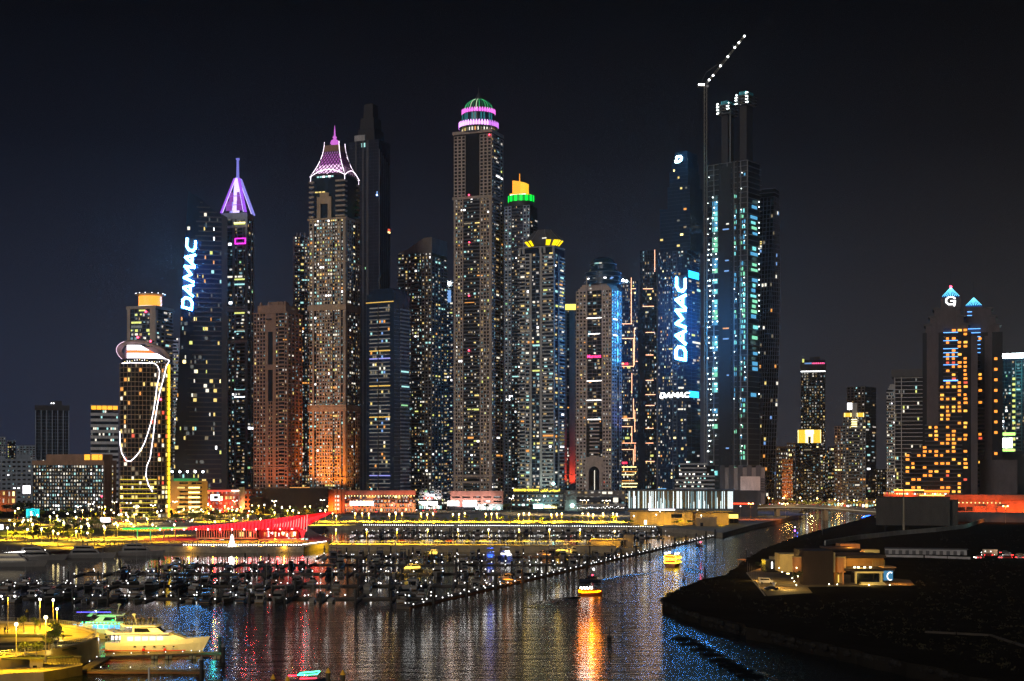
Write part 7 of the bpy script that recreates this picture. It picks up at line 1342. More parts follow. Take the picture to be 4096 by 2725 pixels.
# ------------------------------------------------------------------ people (one continuous body each)
random.seed(51)
def person_mesh(pose, cloth):
    J = {'pelvis': (0, 0, .95), 'chest': (0, .0, 1.30), 'neck': (0, 0, 1.48), 'head': (0, .02, 1.60), 'top': (0, .02, 1.72), 'ls': (-.19, 0, 1.42), 'rs': (.19, 0, 1.42), 'le': (-.25, .02, 1.14), 're': (.25, .02, 1.14), 'lh': (-.24, .10, .90), 'rh': (.24, .10, .90), 'lk': (-.10, .02, .50), 'rk': (.10, .02, .50), 'la': (-.11, 0, .08), 'ra': (.11, 0, .08), 'lt': (-.12, .16, .03), 'rt': (.12, .16, .03)}
    if pose == 1: J.update(lk=(-.10, .16, .52), la=(-.10, .12, .08), lt=(-.1, .28, .06), rk=(.1, -.04, .5), ra=(.1, -.26, .1), rt=(.1, -.14, .03), re=(.24, .14, 1.16), rh=(.22, .28, 1.0))
    if pose == 2: J.update(re=(.30, .18, 1.30), rh=(.16, .32, 1.46), le=(-.28, .16, 1.2), lh=(-.08, .3, 1.22))
    Rr = dict(pelvis=.15, chest=.17, neck=.06, head=.10, top=.07, ls=.075, rs=.075, le=.05, re=.05, lh=.04, rh=.04, lk=.07, rk=.07, la=.05, ra=.05, lt=.04, rt=.04); ks = list(J); E = [('pelvis', 'chest'), ('chest', 'neck'), ('neck', 'head'), ('head', 'top'), ('chest', 'ls'), ('ls', 'le'), ('le', 'lh'), ('chest', 'rs'), ('rs', 're'), ('re', 'rh'), ('pelvis', 'lk'), ('lk', 'la'), ('la', 'lt'), ('pelvis', 'rk'), ('rk', 'ra'), ('ra', 'rt')]
    me = bpy.data.meshes.new('person_skeleton'); me.from_pydata([J[k] for k in ks], [(ks.index(a), ks.index(b)) for a, b in E], []); o = bpy.data.objects.new('person_skeleton', me); col.objects.link(o); md = o.modifiers.new('s', 'SKIN')
    for i, k in enumerate(ks): sv = me.skin_vertices[0].data[i]; sv.radius = (Rr[k], Rr[k] * .8); sv.use_root = (k == 'pelvis')
    o.modifiers.new('d', 'SUBSURF').levels = 1
    dg = bpy.context.evaluated_depsgraph_get(); m2 = bpy.data.meshes.new_from_object(o.evaluated_get(dg)); bpy.data.objects.remove(o); m2.materials.clear()
    sk, hair = mat('skin', (.30, .18, .12), .7, var=0), mat('hair', (.015, .012, .01), .8, var=0); m2.materials.append(cloth[0]); m2.materials.append(cloth[1]); m2.materials.append(sk); m2.materials.append(hair)
    for p in m2.polygons: z = p.center.z; hand = abs(p.center.x) > .2 and z < 1.02 and z > .8; p.material_index = 3 if z > 1.66 or (z > 1.56 and p.center.y < -.01) else 2 if z > 1.47 or hand else 0 if z > .95 else 1
    m2.shade_smooth(); return m2
cl = [(mat('cloth_black', (.02, .02, .025), .9, var=0), mat('cloth_navy', (.03, .035, .06), .9, var=0)), (mat('cloth_white', (.45, .44, .42), .9, var=0), mat('cloth_black')), (mat('cloth_red', (.25, .05, .04), .9, var=0), mat('cloth_navy')), (mat('cloth_grey', (.15, .15, .16), .9, var=0), mat('cloth_black'))]
PM = [person_mesh(p, cl[k]) for p, k in ((0, 0), (1, 0), (2, 3), (0, 1), (1, 2))]
def person(p, rz, label, group, k=None): return link('person', PM[random.randrange(5) if k is None else k], None, p, rz, label=label, cat='person', group=group)
for i in range(30): person(G(random.uniform(330, 520), random.uniform(2178, 2190), 3.02), random.uniform(0, 6.28), 'person strolling on the yellow left quay', 'people on the left quay')
for i in range(14): person(G(random.uniform(1330, 2100), random.uniform(2101, 2104), 3.02), random.uniform(0, 6.28), 'person strolling on the far yellow promenade', 'people on the far promenade')
# ------------------------------------------------------------------ round plaza at the lower left
C = Vector((-133, 313)); PR = 40.0; ph = 4.0
def plaza():
    arc = [R(a) for a in range(-100, 101, 4)]; pts = [(C.x + PR * math.cos(a), C.y + PR * math.sin(a)) for a in arc] + [(-240, C.y + PR), (-240, C.y - PR)]
    pv = mat('plaza_paving', (.36, .30, .20), .85, var=.35, scale=.5, streak=False); land('plaza', pts, ph, pv, -1)
    w = thing('plaza_wall', 'curved pale parapet wall round the lower left plaza', 'wall', (C.x, C.y, 0)); st = mat('plaza_stone', (.46, .38, .24), .8)
    for i in range(len(arc) - 1):
        a, b = arc[i], arc[i + 1]; q = lambda r, t: (r * math.cos(t), r * math.sin(t)); MB().prism([q(PR - .3, a), q(PR + .5, a), q(PR + .5, b), q(PR - .3, b)], -1, ph + .5).build('wall_segment', st, w)
    rl = thing('plaza_railing', 'curved metal railing along the plaza edge', 'railing', (C.x, C.y, ph)); 
    for z in (.8, 1.15, 1.5): MB().tube([((PR - .1) * math.cos(a), (PR - .1) * math.sin(a), z) for a in arc], .045, 4).build('rail', steel, rl)
    for i in range(0, 150): a = R(-98 + 196 * i / 149); ub('baluster', steel, rl, ((PR - .1) * math.cos(a) - .03, (PR - .1) * math.sin(a) - .03, .5), ((PR - .1) * math.cos(a) + .03, (PR - .1) * math.sin(a) + .03, 1.5))
    pth = mat('plaza_pale_path', (.52, .42, .26), .8, var=.2, scale=.6, streak=False); MB().loft([[((PR - r) * math.cos(a) + C.x, (PR - r) * math.sin(a) + C.y, ph + .012) for r in (7.5, 1.0)] for a in arc], cap=False, close=False).build('path', pth, kind='structure')
    gd = mat('planting_bed', (.035, .04, .018), .95, var=.5, scale=.8, streak=False)
    for k, (x, y, a, b, rot) in enumerate(((150, 2575, 9, 3.0, 10), (80, 2545, 12, 2.6, 0), (60, 2600, 10, 3.0, 0), (190, 2600, 6, 2.2, 25), (20, 2628, 9, 2.4, 0), (150, 2632, 7, 1.7, 14))):
        p = G(x, y, ph); n = 22; MB().prism([(p.x + a * math.cos(t) * math.cos(R(rot)) - b * math.sin(t) * math.sin(R(rot)), p.y + a * math.cos(t) * math.sin(R(rot)) + b * math.sin(t) * math.cos(R(rot))) for t in [2 * math.pi * i / n for i in range(n)]], ph - .1, ph + .16).build('planting_bed', gd, kind='structure')
    L = [(32, 2520, 8), (65, 2632, 6.5), (183, 2650, 8.6), (160, 2520, 7), (228, 2545, 6), (213, 2512, 6.5)]
    for i, (x, y, h) in enumerate(L): lamp(G(x, y, ph), h, 's' if i in (1, 2) else 'w', ('tall twin lamp at the back of the plaza', 'bright sodium lamp in the middle of the plaza', 'tallest plaza lamp beside the curving steps', 'slim plaza lamp at the back, left of the white one', 'plaza lamp nearest the green lit yacht', 'plaza lamp behind the trees beside the water')[i], None, 14000 if i in (1, 2) else 7000, .8 if i in (1, 2) else .6, i == 0, SOD)
    for x, y in ((95, 2530), (140, 2535), (195, 2610), (212, 2600), (230, 2580), (222, 2555), (208, 2548), (100, 2628), (145, 2628), (235, 2562)):
        p = G(x, y, ph); tree(p, random.uniform(3.4, 4.6), random.uniform(1.3, 2.0), 'small clipped tree planted on the round plaza', 'plaza trees', y > 2620); point(p + Vector((.9, -.9, .3)), (1, .85, .3), 60, .15)
    for x, y, lab in ((20, 2535, 'person in dark clothes standing at the plaza left edge'), (30, 2534, 'second dark clad person close beside the first on the plaza'), (70, 2528, 'person sitting side on at the back of the plaza'), (252, 2565, 'person walking by the trees near the yachts')): person(G(x, y, ph + .02), random.uniform(0, 6), lab, None, 0 if x < 40 else 1)
    for i in range(26): a = R(-75 + i * 1.9); orb('step_lamp', lamp_mat('step_amber', (1, .78, .3), 6), w, ((PR - 8.2) * math.cos(a), (PR - 8.2) * math.sin(a), ph + .3), .1)
    kb = Tower('gate_house', 'pale cube gatehouse at the corner of the plaza quay', 120, 170, 170, 2640, 288, 0, zb=.8, d=4, cat='building'); kb.core(st); ub('doorway', glassk, kb.root, *kb.fbox('front', .6, 1.4, 0, 1.6, .02, .06)); ub('roof', st, kb.root, (-kb.w / 2 - .15, -kb.d / 2 - .15, kb.top), (kb.w / 2 + .15, kb.d / 2 + .15, kb.top + .15)); point(kb.root.location + Vector((2, -5, 3)), SOD, 300, .3)
    lq = thing('lower_quay', 'low yellow quay below the plaza with a string of lights', 'quay', (0, 0, 0)); pts = [G(x, y, 2)[:2] for x, y in ((-60, 2648), (120, 2644), (330, 2655), (330, 2662), (175, 2688), (-60, 2700))]; MB().prism([tuple(p) for p in pts][::-1], -1, 2).build('deck', quay, lq)
    for i in range(18): orb('quay_lamp', lamp_mat('bollard_white'), lq, G(-10 + i * 7, 2668 - i * .9, 2) + Vector((0, 0, .8)), .11)
    for i in range(12):
        a, b = G(178 + i * 12, 2660, 2), G(184 + i * 12, 2660, 2); MB().tube([a + Vector((0, 0, .1)), b + Vector((0, 0, 1.7)), b + Vector((.25, 0, .1))], .05, 4).build('truss', mat('truss_cream', (.7, .6, .4), .6, var=0), lq)
    MB().tube([G(178, 2660, 2) + Vector((0, 0, 1.75)), G(325, 2660, 2) + Vector((0, 0, 1.75))], .05, 4).build('handrail', steel, lq)
    point(G(40, 2680, 2) + Vector((0, -3, 4)), SOD, 500, .3)
plaza()
# ------------------------------------------------------------------ the two charter yachts
def charter(label, bow_x, stern_x, ywl, lit, wash, name='charter_yacht'):
    a, b = G(stern_x, ywl, 0), G(bow_x, ywl, 0); L = abs(b.x - a.x); sg = 1 if bow_x > stern_x else -1; t = thing(name, label, 'yacht', (a + b) / 2, 0 if sg > 0 else math.pi); B_ = 5.6; h = mat('yacht_white', (.72, .70, .66), .3, var=.06)
    st = []; n = 15
    for k in range(n):                             # bow along +x
        u = k / (n - 1); x = -L / 2 + L * u; bb = B_ / 2 * max(.02, 1 - max(0, (u - .5) / .5) ** 2.2) * (.9 + .1 * min(1, u * 4)); s = 2.1 + 1.2 * u ** 1.6; kb = bb * (.9 - .35 * u); rk = L * .10 * max(0, u - .7) / .3 * .0
        st.append([(x + L * .06 * u * u, -bb, s), (x + L * .03 * u * u, -bb * .97, s * .6), (x - L * .03 * u ** 3, -kb, 0), (x - L * .03 * u ** 3, 0, -.5), (x - L * .03 * u ** 3, kb, 0), (x + L * .03 * u * u, bb * .97, s * .6), (x + L * .06 * u * u, bb, s)])
    MB().loft(st).build('hull', h, t, smooth=False); MB().loft([[(p[0][0], p[0][1] * 1.005 - .01, .15), (p[0][0], p[0][1] * 1.005 - .01, .38)] for p in st[:12]], cap=False, close=False).build('boot_stripe', mat('red_stripe', (.45, .02, .01), .5, var=0) if sg > 0 else hulld, t)
    fx = lambda u: -L / 2 + L * u
    def house(z0, z1, prof, bw, name): # prof: u at base/top for aft & fore
        (a0, f0), (a1, f1) = prof; MB().loft([[(fx(a0), -bw, z0), (fx(f0), -bw * .55, z0), (fx(f0), bw * .55, z0), (fx(a0), bw, z0)], [(fx(a1), -bw * .93, z1), (fx(f1), -bw * .5, z1), (fx(f1), bw * .5, z1), (fx(a1), bw * .93, z1)]]).build(name, h, t)
    house(2.2, 4.1, ((.16, .90), (.16, .66)), B_ * .47, 'main_deckhouse'); house(4.1, 5.7, ((.28, .60), (.28, .50)), B_ * .42, 'bridge_deckhouse')
    MB().slab([(fx(.02), 3.95), (fx(.26), 4.0), (fx(.66), 4.05), (fx(.66), 4.3), (fx(.1), 4.4), (fx(.03), 4.9), (fx(0), 4.9)], -B_ * .48, B_ * .48).build('upper_deck', h, t); MB().slab([(fx(.18), 5.7), (fx(.54), 5.72), (fx(.50), 6.0), (fx(.2), 6.05), (fx(.17), 6.5), (fx(.155), 6.4)], -B_ * .44, B_ * .44).build('sun_deck', h, t)
    bwf = lambda u: B_ * .47 * (1 - .45 * (u - .16) / .74) + .05
    for i in range(7):                             # row of saloon windows, both sides
        u0, u1 = .23 + i * .075, .23 + i * .075 + .058; z1 = 3.45 - (0 if i < 5 else .12 * (i - 4))
        for s_ in (-1, 1): MB().add([(fx(u0), s_ * bwf(u0) * .985, 2.55 + .02 * i), (fx(u1), s_ * bwf(u1) * .985, 2.55 + .02 * i), (fx(u1), s_ * bwf(u1) * .955, z1), (fx(u0), s_ * bwf(u0) * .955, z1)], [(0, 1, 2, 3)]).build('window', lit if i not in (5, 6) else WIN['y'], t)
    for s_ in (-1, 1): MB().add([(fx(.30), s_ * B_ * .425, 4.5), (fx(.46), s_ * B_ * .34, 4.5), (fx(.43), s_ * B_ * .335, 5.35), (fx(.30), s_ * B_ * .40, 5.4)], [(0, 1, 2, 3)]).build('bridge_window', bglass, t)
    MB().loft([[(fx(.60) + .05, -B_ * .24, 4.15), (fx(.60) + .05, B_ * .24, 4.15)], [(fx(.50) + .15, -B_ * .22, 5.6), (fx(.50) + .15, B_ * .22, 5.6)]], cap=False, close=False).build('windscreen', bglass, t)
    for s_ in (-1, 1): MB().tube([(fx(.62), s_ * B_ * .40, 4.0), (fx(.82), s_ * B_ * .28, 4.0), (fx(1.02), 0, 4.35)], .04, 4).build('bow_rail', steel, t)
    for z0, ua, ub_ in ((4.9, .03, .26), (6.05, .2, .48), (2.3, .0, .15)):       # deck rails
        for s_ in (-1, 1):
            MB().tube([(fx(ua), s_ * B_ * .43, z0 + .75), (fx(ub_), s_ * B_ * .42, z0 + .75)], .035, 4).build('deck_rail', steel, t)
            for k in range(7): x = fx(ua + (ub_ - ua) * k / 6); ub('rail_post', steel, t, (x - .03, s_ * B_ * .43 - .03, z0 - .1), (x + .03, s_ * B_ * .43 + .03, z0 + .75))
    for k in range(5): ub('porthole', bglass, t, (fx(.3 + k * .1), -B_ * .5 * sg - .06 + abs(k - 1) * .0, 1.15), (fx(.3 + k * .1) + .45, -B_ * .5 * sg + .06, 1.4))
    MB().lathe([(.45, -.1), (.5, .1), (.3, .3), (.05, .34)], 10, fx(.27), 0).build('radar_dome', h, t).location = (0, 0, 8.3)
    for u in (.4, .62): MB().lathe([(.05, -.35), (.32, -.2), (.32, .2), (.05, .35)], 8).build('fender', mat('red_fender', (.6, .01, .02), .5, var=0) if sg > 0 else hulld, t).location = (fx(u), -B_ * .5 * sg, .5)
    ub('swim_deck', teak, t, (fx(-.04), -B_ * .42, .3), (fx(.02), B_ * .42, .5)); MB().tube([(fx(.3), 0, 6.0), (fx(.27), 0, 8.2)], .14, 5).build('mast', h, t)
    for u in (.05, .09, .13): ub('saloon_light', lamp_mat('aft_light', (1, .9, .8), 2.5), t, (fx(u), -B_ * .2 * sg - .3, 2.6), (fx(u) + .5, -B_ * .2 * sg, 3.5))
    return t, L, (a + b) / 2
t1, L1, c1 = charter('white charter yacht lit amber with a bright saloon window row', 818, 432, 2602, lamp_mat('saloon_white', (1, .88, .62), 1.7), None)
t2, L2, c2 = charter('charter yacht behind it washed in green and blue light', 254, 560, 2552, lamp_mat('saloon_blue', (.05, .35, 1), 2.2), None)
for dx, pw in ((-9, 9000), (0, 8500), (8, 7000)): spot(c1 + Vector((dx, -13, 9)), c1 + Vector((dx, 0, 2.4)), (1, .62, .08), pw, 110, .3)
point(c2 + Vector((-8, -5, 3.5)), (.02, .5, 1), 500, .3); point(c2 + Vector((-3, -4.5, 5)), (.0, 1, .25), 420, .3); point(c2 + Vector((2, -4.5, 5)), (.0, 1, .2), 300, .3); point(c2 + Vector((-5, -8, 4)), (1, .6, .1), 350, .3)
for i in range(12): orb('green_lamp', lamp_mat('green_edge_lamp', (.05, 1, .3), 7), t2, (2.0 - i * .9 + 2, 2.75, 4.2 - i * .03), .13)
for i in range(7): ub('blue_pane', lamp_mat('blue_pane', (.02, .4, 1), 2.2), t2, (4.6 - i * .12 + (i % 2) * 1.6, 2.3, 2.5 + i * .2), (5.5 - i * .12 + (i % 2) * 1.6, 2.34, 2.68 + i * .2))
ub('bow_glow', lamp_mat('bow_violet', (.2, .35, 1), 1.6), t2, (L2 * .47, -1, 1.2), (L2 * .49, 1.5, 2.0)); MB().slab([(-3.5, 7.3), (3, 7.0), (3, 7.2), (-3.5, 7.55)], -2.4, 2.4).build('hardtop', hulld, t2); orb('deck_lamp', lamp_mat('floodlight_head'), t2, (1.0, 2, 7.0), .22); ub('violet_line', lamp_mat('violet_line', (.1, .08, 1), 3), t2, (-3, 2.45, 6.6), (5.5, 2.5, 6.75))
MB().slab([(2.0, 5.6), (3.2, 5.6), (1.4, 7.1), (.7, 7.1)], -2.2, -2.0).build('arch_leg', hullw, t2); MB().slab([(2.0, 5.6), (3.2, 5.6), (1.4, 7.1), (.7, 7.1)], 2.0, 2.2).build('arch_leg', hullw, t2)
for i in range(24): p = c1 + Vector((-L1 / 2 + L1 * random.uniform(.17, .50), random.uniform(-1.9, 1.9), 6.03)); person(p, random.uniform(0, 6.28), 'party guest standing on the top deck of the amber lit yacht', 'guests on the top deck', random.choice((0, 1, 2, 0)))
for i in range(6): p = c1 + Vector((L1 * random.uniform(.36, .46), random.uniform(-.6, .6), 3.1)); person(p, random.uniform(0, 6.28), 'guest on the foredeck of the amber lit yacht', 'guests on the foredeck', 0)
for i in range(5): p = c1 + Vector((-L1 / 2 + random.uniform(.2, 2.6), random.uniform(-1.5, 1.5), 2.2)); person(p, random.uniform(0, 6.28), 'guest on the aft deck of the amber lit yacht', 'guests on the aft deck')
# jetties, buoys and piles beside the yachts
def jetty(label, x0, y0, x1, y1, w_=2.2, lamps=4):
    a, b = G(x0, y0, .6), G(x1, y1, .6); d = b - a; t = thing('jetty', label, 'jetty', (a.x, a.y, 0), math.atan2(d.y, d.x)); L = d.length; ub('deck', mat('jetty_deck', (.16, .12, .07), .85), t, (0, -w_ / 2, .1), (L, w_ / 2, .6)); n = int(L / 1.2)
    for i in range(n): ub('plank', mat('jetty_plank', (.22, .165, .09), .85), t, (L * i / n + .04, -w_ / 2 - .05, .602), (L * (i + 1) / n - .04, w_ / 2 + .05, .66))
    ub('fender', mat('fender_wood'), t, (0, -w_ / 2 - .25, .15), (L, -w_ / 2 - .06, .5))
    for i in range(lamps): plamp(t, (L * (i + .5) / lamps, w_ / 2 - .3, 1.2), .12)
    return t
jetty('jetty running in front of the amber lit yacht', 420, 2628, 900, 2614, 2.4, 7); jetty('lower jetty parallel to the first, nearer the camera', 340, 2682, 815, 2684, 2.0, 4); jetty('short walkway joining the two jetties to the plaza', 330, 2684, 418, 2630, 2.4, 3); jetty('moored float with a teal lit deck at the yacht bow', 730, 2618, 890, 2608, 2.6, 2)
point(G(860, 2612, .6) + Vector((0, -2, 2.5)), (.05, .9, .7), 160, .3); point(G(400, 2610, .6) + Vector((0, 0, 3)), (.6, .75, 1), 120, .2)
for i, x in enumerate((618, 675, 770, 868)): q = G(x, 2636, 0); t = thing('mooring_buoy', ('barrel buoy nearest the yacht stern below the jetty', 'second barrel buoy from the yacht stern', 'third barrel buoy from the yacht stern', 'barrel buoy nearest the dark piles')[i], 'buoy', q); o = MB().lathe([(.1, -.75), (.38, -.7), (.42, 0), (.38, .7), (.1, .75)], 10).build('float', mat('buoy_cream', (.5, .42, .22), .6), t); o.rotation_euler = (0, R(90), 0); o.location = (0, 0, .3); MB().lathe([(.43, -.1), (.45, 0), (.43, .1)], 10).build('band', hulld, o)
def big_pile(label, x, ytop, ybase, cap):
    q = G(x, ybase, 0); h = CH - (ytop - HY) / F * q.y; t = thing('mooring_pile', label, 'pile', q); MB().lathe([(.42, -1), (.42, h - .9), (.45, h - .9)], 12).build('pile', pilem, t); MB().lathe([(.46, h - .9), (.46, h - .75), (.05, h)], 12).build('cap', mat('cap_' + cap, (.55, .36, .04) if cap == 'yellow' else (.25, .25, .25), .6), t)
big_pile('dark pile with grey tip beside the teal lit float', 879, 2532, 2620, 'grey'); big_pile('second dark pile just right of the teal float', 893, 2572, 2650, 'grey'); big_pile('short pile with pale tip left of the plaza lamps', 108, 2436, 2490, 'yellow'); big_pile('dark pile at the end of the lower jetty', 806, 2622, 2720, 'grey')
for x, y, lab in ((1092, 2697, 'leftmost yellow tipped pile at the bottom edge'), (1150, 2703, 'second yellow tipped pile at the bottom edge'), (1312, 2672, 'tallest yellow tipped pile at the bottom edge'), (1371, 2680, 'rightmost yellow tipped pile at the bottom edge')): big_pile(lab, x, y, 2800, 'yellow'); point(G(x, 2800, 0) + Vector((1, -3, 5.2)), (1, .6, .1), 60, .2)
wp = thing('white_post', 'single white post standing out of the water by the lower jetty', 'post', G(596, 2760, 0)); MB().lathe([(.2, -1), (.2, 4.2), (.05, 4.3)], 10).build('post', mat('white_paint', (.8, .78, .72), .5, var=0), wp)
tb_ = thing('tender_boat', 'small boat outlined in red and green neon cut by the bottom edge', 'boat', G(1235, 2738, 0), R(12)); hull_mb(7, 2.4, .9).build('hull', hulld, tb_).rotation_euler = (0, 0, R(-90))
MB().tube([(-2.2, -1, 2.0), (-1.6, 0, 2.3), (2.2, .2, 2.5), (1.6, -1, 2.1), (-2.2, -1, 2.0)], .09, 4).build('neon_frame', lamp_mat('neon_green_frame', (.05, 1, .5), 6), tb_); ub('neon_line', lamp_mat('neon_red_line', (1, .02, .05), 6), tb_, (-4, -.6, 1.8), (-2.4, -.4, 2.0)); ub('neon_line', lamp_mat('neon_red_line'), tb_, (-1.8, -.9, 1.2), (1.5, -.8, 1.4)); [ub('post', steel, tb_, (x - .04, -.9, .8), (x + .04, -.82, 2.1)) for x in (-1.6, 1.4)]
for x, y, lab in ((2438, 2550, 'small dark channel marker in the orange reflection'), (2735, 2322, 'small dark channel marker near the point of the spit')): t = thing('channel_marker', lab, 'buoy', G(x, y, 0)); MB().lathe([(.5, -.3), (.6, .3), (.2, .6), (.12, 2.2), (.3, 2.3), (.05, 2.9)], 8).build('body', pilem, t)
# ------------------------------------------------------------------ restaurant on the spit
def restaurant():
    zb = 3.0; dk = mat('dark_render', (.030, .017, .011), .85); om = mat('orange_render', (.42, .22, .09), .8); yl = mat('straw_render', (.48, .38, .18), .8)
    t = thing('restaurant', 'flat roofed restaurant with dark cube, orange curved walls and glowing terrace', 'restaurant', (0, 0, 0)); Y0 = 482
    X = lambda x, Y=Y0: (x - CX) / F * Y; Z = lambda y, Y=Y0: CH - (y - HY) / F * Y
    def bx(name, m, x0, x1, y0, y1, Y, d): return ub(name, m, t, (X(x0, Y), Y, max(zb, Z(y1, Y))), (X(x1, Y), Y + d, Z(y0, Y)))
    bx('dark_cube', dk, 3213, 3333, 2204, 2345, 482, 16); bx('cube_edge', yl, 3333, 3341, 2210, 2290, 482.5, 10)
    for cx_, r in ((3196, 24), (3358, 27)): q = X(cx_, 486); MB().lathe([(r * .085, Z(2290, 486)), (r * .085, Z(2229, 486)), (.1, Z(2228, 486))], 28, q, 487).build('curved_wall', om, t); MB().lathe([(r * .085 + .1, Z(2230, 486)), (r * .085 + .1, Z(2227, 486)), (r * .085 - .1, Z(2226.9, 486))], 28, q, 487).build('rim', yl, t)
    bx('straw_wall', yl, 3120, 3197, 2217, 2288, 500, 10); bx('fin_wall', om, 3196, 3212, 2206, 2262, 492, 4); bx('small_block', yl, 3092, 3122, 2230, 2270, 520, 8); bx('entrance', glassk, 3062, 3120, 2242, 2290, 512, 8)
    bx('roof_box', om, 3362, 3440, 2176, 2197, 540, 8); bx('roof_plane', dk, 3330, 3445, 2197, 2203, 520, 22); bx('roof_box', yl, 3455, 3518, 2200, 2212, 530, 6); bx('upper_roof', dk, 3385, 3545, 2222, 2233, 486, 18)
    bx('terrace_wall', om, 3385, 3535, 2234, 2282, 496, 3); bx('terrace_deck', dk, 3380, 3580, 2275, 2285, 484, 16); bx('ground_floor', glassk, 3425, 3530, 2294, 2345, 487, 8); bx('canopy', om, 3535, 3585, 2268, 2273, 482, 6)
    fr = mat('frame_straw', (.7, .55, .25), .7, var=0); bx('frame_top', fr, 3422, 3535, 2287, 2293, 482, 1.5); bx('frame_side', fr, 3422, 3427, 2293, 2335, 482, 1.5); bx('frame_side', fr, 3522, 3530, 2293, 2330, 482, 1.5); bx('step', yl, 3445, 3540, 2330, 2334, 481, 2); bx('step', yl, 3440, 3545, 2336, 2340, 479, 2)
    for x in (3415, 3430, 3455, 3478): bx('table_lamp', lamp_mat('table_glow', (1, .95, .6), 5), x, x + 8, 2267, 2275, 487, .3)
    for i in range(9): bx('mullion', yl, 3490 + i * 6, 3491 + i * 6, 2240, 2274, 492, .2)
    bx('lit_panel', lamp_mat('blue_panel', (.04, .22, .4), .8), 3535, 3572, 2282, 2322, 484, .4); sw_ = lamp_mat('logo_white')
    cc = [(math.cos(R(a)) * 1.15, math.sin(R(a)) * 1.45) for a in range(55, 310, 15)]; mb = MB()
    for p, q in zip(cc, cc[1:]): mb.slab([(p[0] * .78, p[1] * .8), p, q, (q[0] * .78, q[1] * .8)], -.1, .1)
    o = mb.build('logo', sw_, t); o.location = (X(3561, 483.5), 483.4, Z(2305, 483.5)); bx('cylinder_base', yl, 3342, 3375, 2292, 2338, 489, 2); bx('column', om, 3370, 3375, 2290, 2338, 484, .6); bx('column', om, 3336, 3341, 2290, 2338, 484, .6); bx('cylinder_glow', lamp_mat('base_glow', (1, .55, .1), 1.4), 3352, 3356, 2300, 2330, 488.8, .15)
    bx('entry_light', WIN['W'], 3086, 3091, 2248, 2274, 511.6, .2); bx('entry_light', WIN['w'], 3102, 3107, 2256, 2261, 511.6, .2); bx('entry_light', WIN['W'], 3118, 3121, 2246, 2272, 511.6, .2); bx('bar_light', lamp_mat('bar_glow', (1, .85, .35), 6), 3147, 3158, 2293, 2297, 489, .5)
    for x, y in ((3177, 2272), (3176, 2340), (3306, 2337), (3338, 2338), (3465, 2342), (3546, 2342), (3120, 2288), (3108, 2272), (3160, 2313), (3168, 2326), (3182, 2306)): orb('garden_lamp', lamp_mat('garden_lamp', (1, .93, .6), 14), t, (X(x), 478, max(3.3, Z(y, 478))), .16)
    O = (1, .40, .05)
    for x, y, Y, pw, c in ((3160, 2250, 490, 330, (1, .7, .2)), (3400, 2180, 532, 320, (1, .35, .04)), (3486, 2200, 524, 160, (1, .75, .2)), (3440, 2252, 488, 420, (1, .62, .14)), (3480, 2318, 476, 260, (1, .75, .25)), (3600, 2320, 486, 240, O), (3100, 2330, 470, 520, (1, .55, .10)), (3030, 2310, 500, 380, (1, .6, .12)), (3040, 2240, 560, 300, O), (3150, 2330, 462, 240, (1, .7, .2))): point((X(x, Y), Y, max(5.2, Z(y, Y))), c, pw * 5, .3)
    for x, dx in ((3192, -4.5), (3362, 4.5)): spot((X(x, 474) + dx, 474, 4), (X(x, 487), 487, 8), O, 2600, 50, .3)
restaurant()
land('forecourt', [tuple(G(x, y, 3.02)[:2]) for x, y in ((2990, 2290), (3050, 2270), (3640, 2320), (3660, 2342), (3230, 2348), (3250, 2372), (3070, 2384))], 3.02, mat('forecourt_paving', (.20, .14, .07), .9, var=.3, streak=False), 2.9)
kb = thing('forecourt_kerb', 'amber lit kerb along the restaurant forecourt', 'kerb', (0, 0, 0)); a, b = G(2988, 2292, 3), G(3062, 2384, 3); MB().tube([a, b], .3, 4).build('kerb', quay, kb)
for i in range(8): p = a.lerp(b, i / 8 + .05); t = thing('flagpole', 'bare flagpole in the row along the restaurant forecourt', 'flagpole', p, 0, 'forecourt flagpoles'); MB().tube([(0, 0, 0), (0, 0, 4.8)], .06, 5, .5).build('pole', steel, t)
def van():
    t = thing('white_van', 'white van parked on the restaurant forecourt', 'van', G(3065, 2335, 3.03), R(-8)); MB().slab([(-2.3, .4), (2.3, .4), (2.35, 1.0), (1.6, 1.15), (1.0, 1.95), (-2.25, 2.0), (-2.35, 1.0)], -.9, .9).build('body', mat('car_white'), t); MB().slab([(-2.0, 1.25), (1.25, 1.25), (.85, 1.8), (-2.0, 1.82)], -.92, .92).build('window', glassk, t)
    for x in (-1.5, 1.5):
        for y in (-.85, .85): o = link('wheel', CWH, t, (x, y, .33)); o.rotation_euler = (R(90), 0, 0)
van(); car(G(3085, 2362, 3.03), R(5), 'dark car parked at the forecourt corner under a white umbrella', None, 1, False)
um = thing('umbrella', 'closed white parasol beside the dark parked car', 'umbrella', G(3096, 2360, 3.03)); MB().lathe([(.9, 2.4), (.5, 1.9), (.08, .9), (.06, 0)], 10).build('canopy', white, um)
for x, y, h in ((2820, 2292, 4), (3346, 2210, 0), (2985, 2226, 4.5), (3005, 2240, 4)):
    if h: big_pile('mooring pile by the small dock, ' + ('at the spit' if x < 2900 else 'first from the channel' if x < 3000 else 'second from the channel'), x, y - 34, y + 10, 'grey')
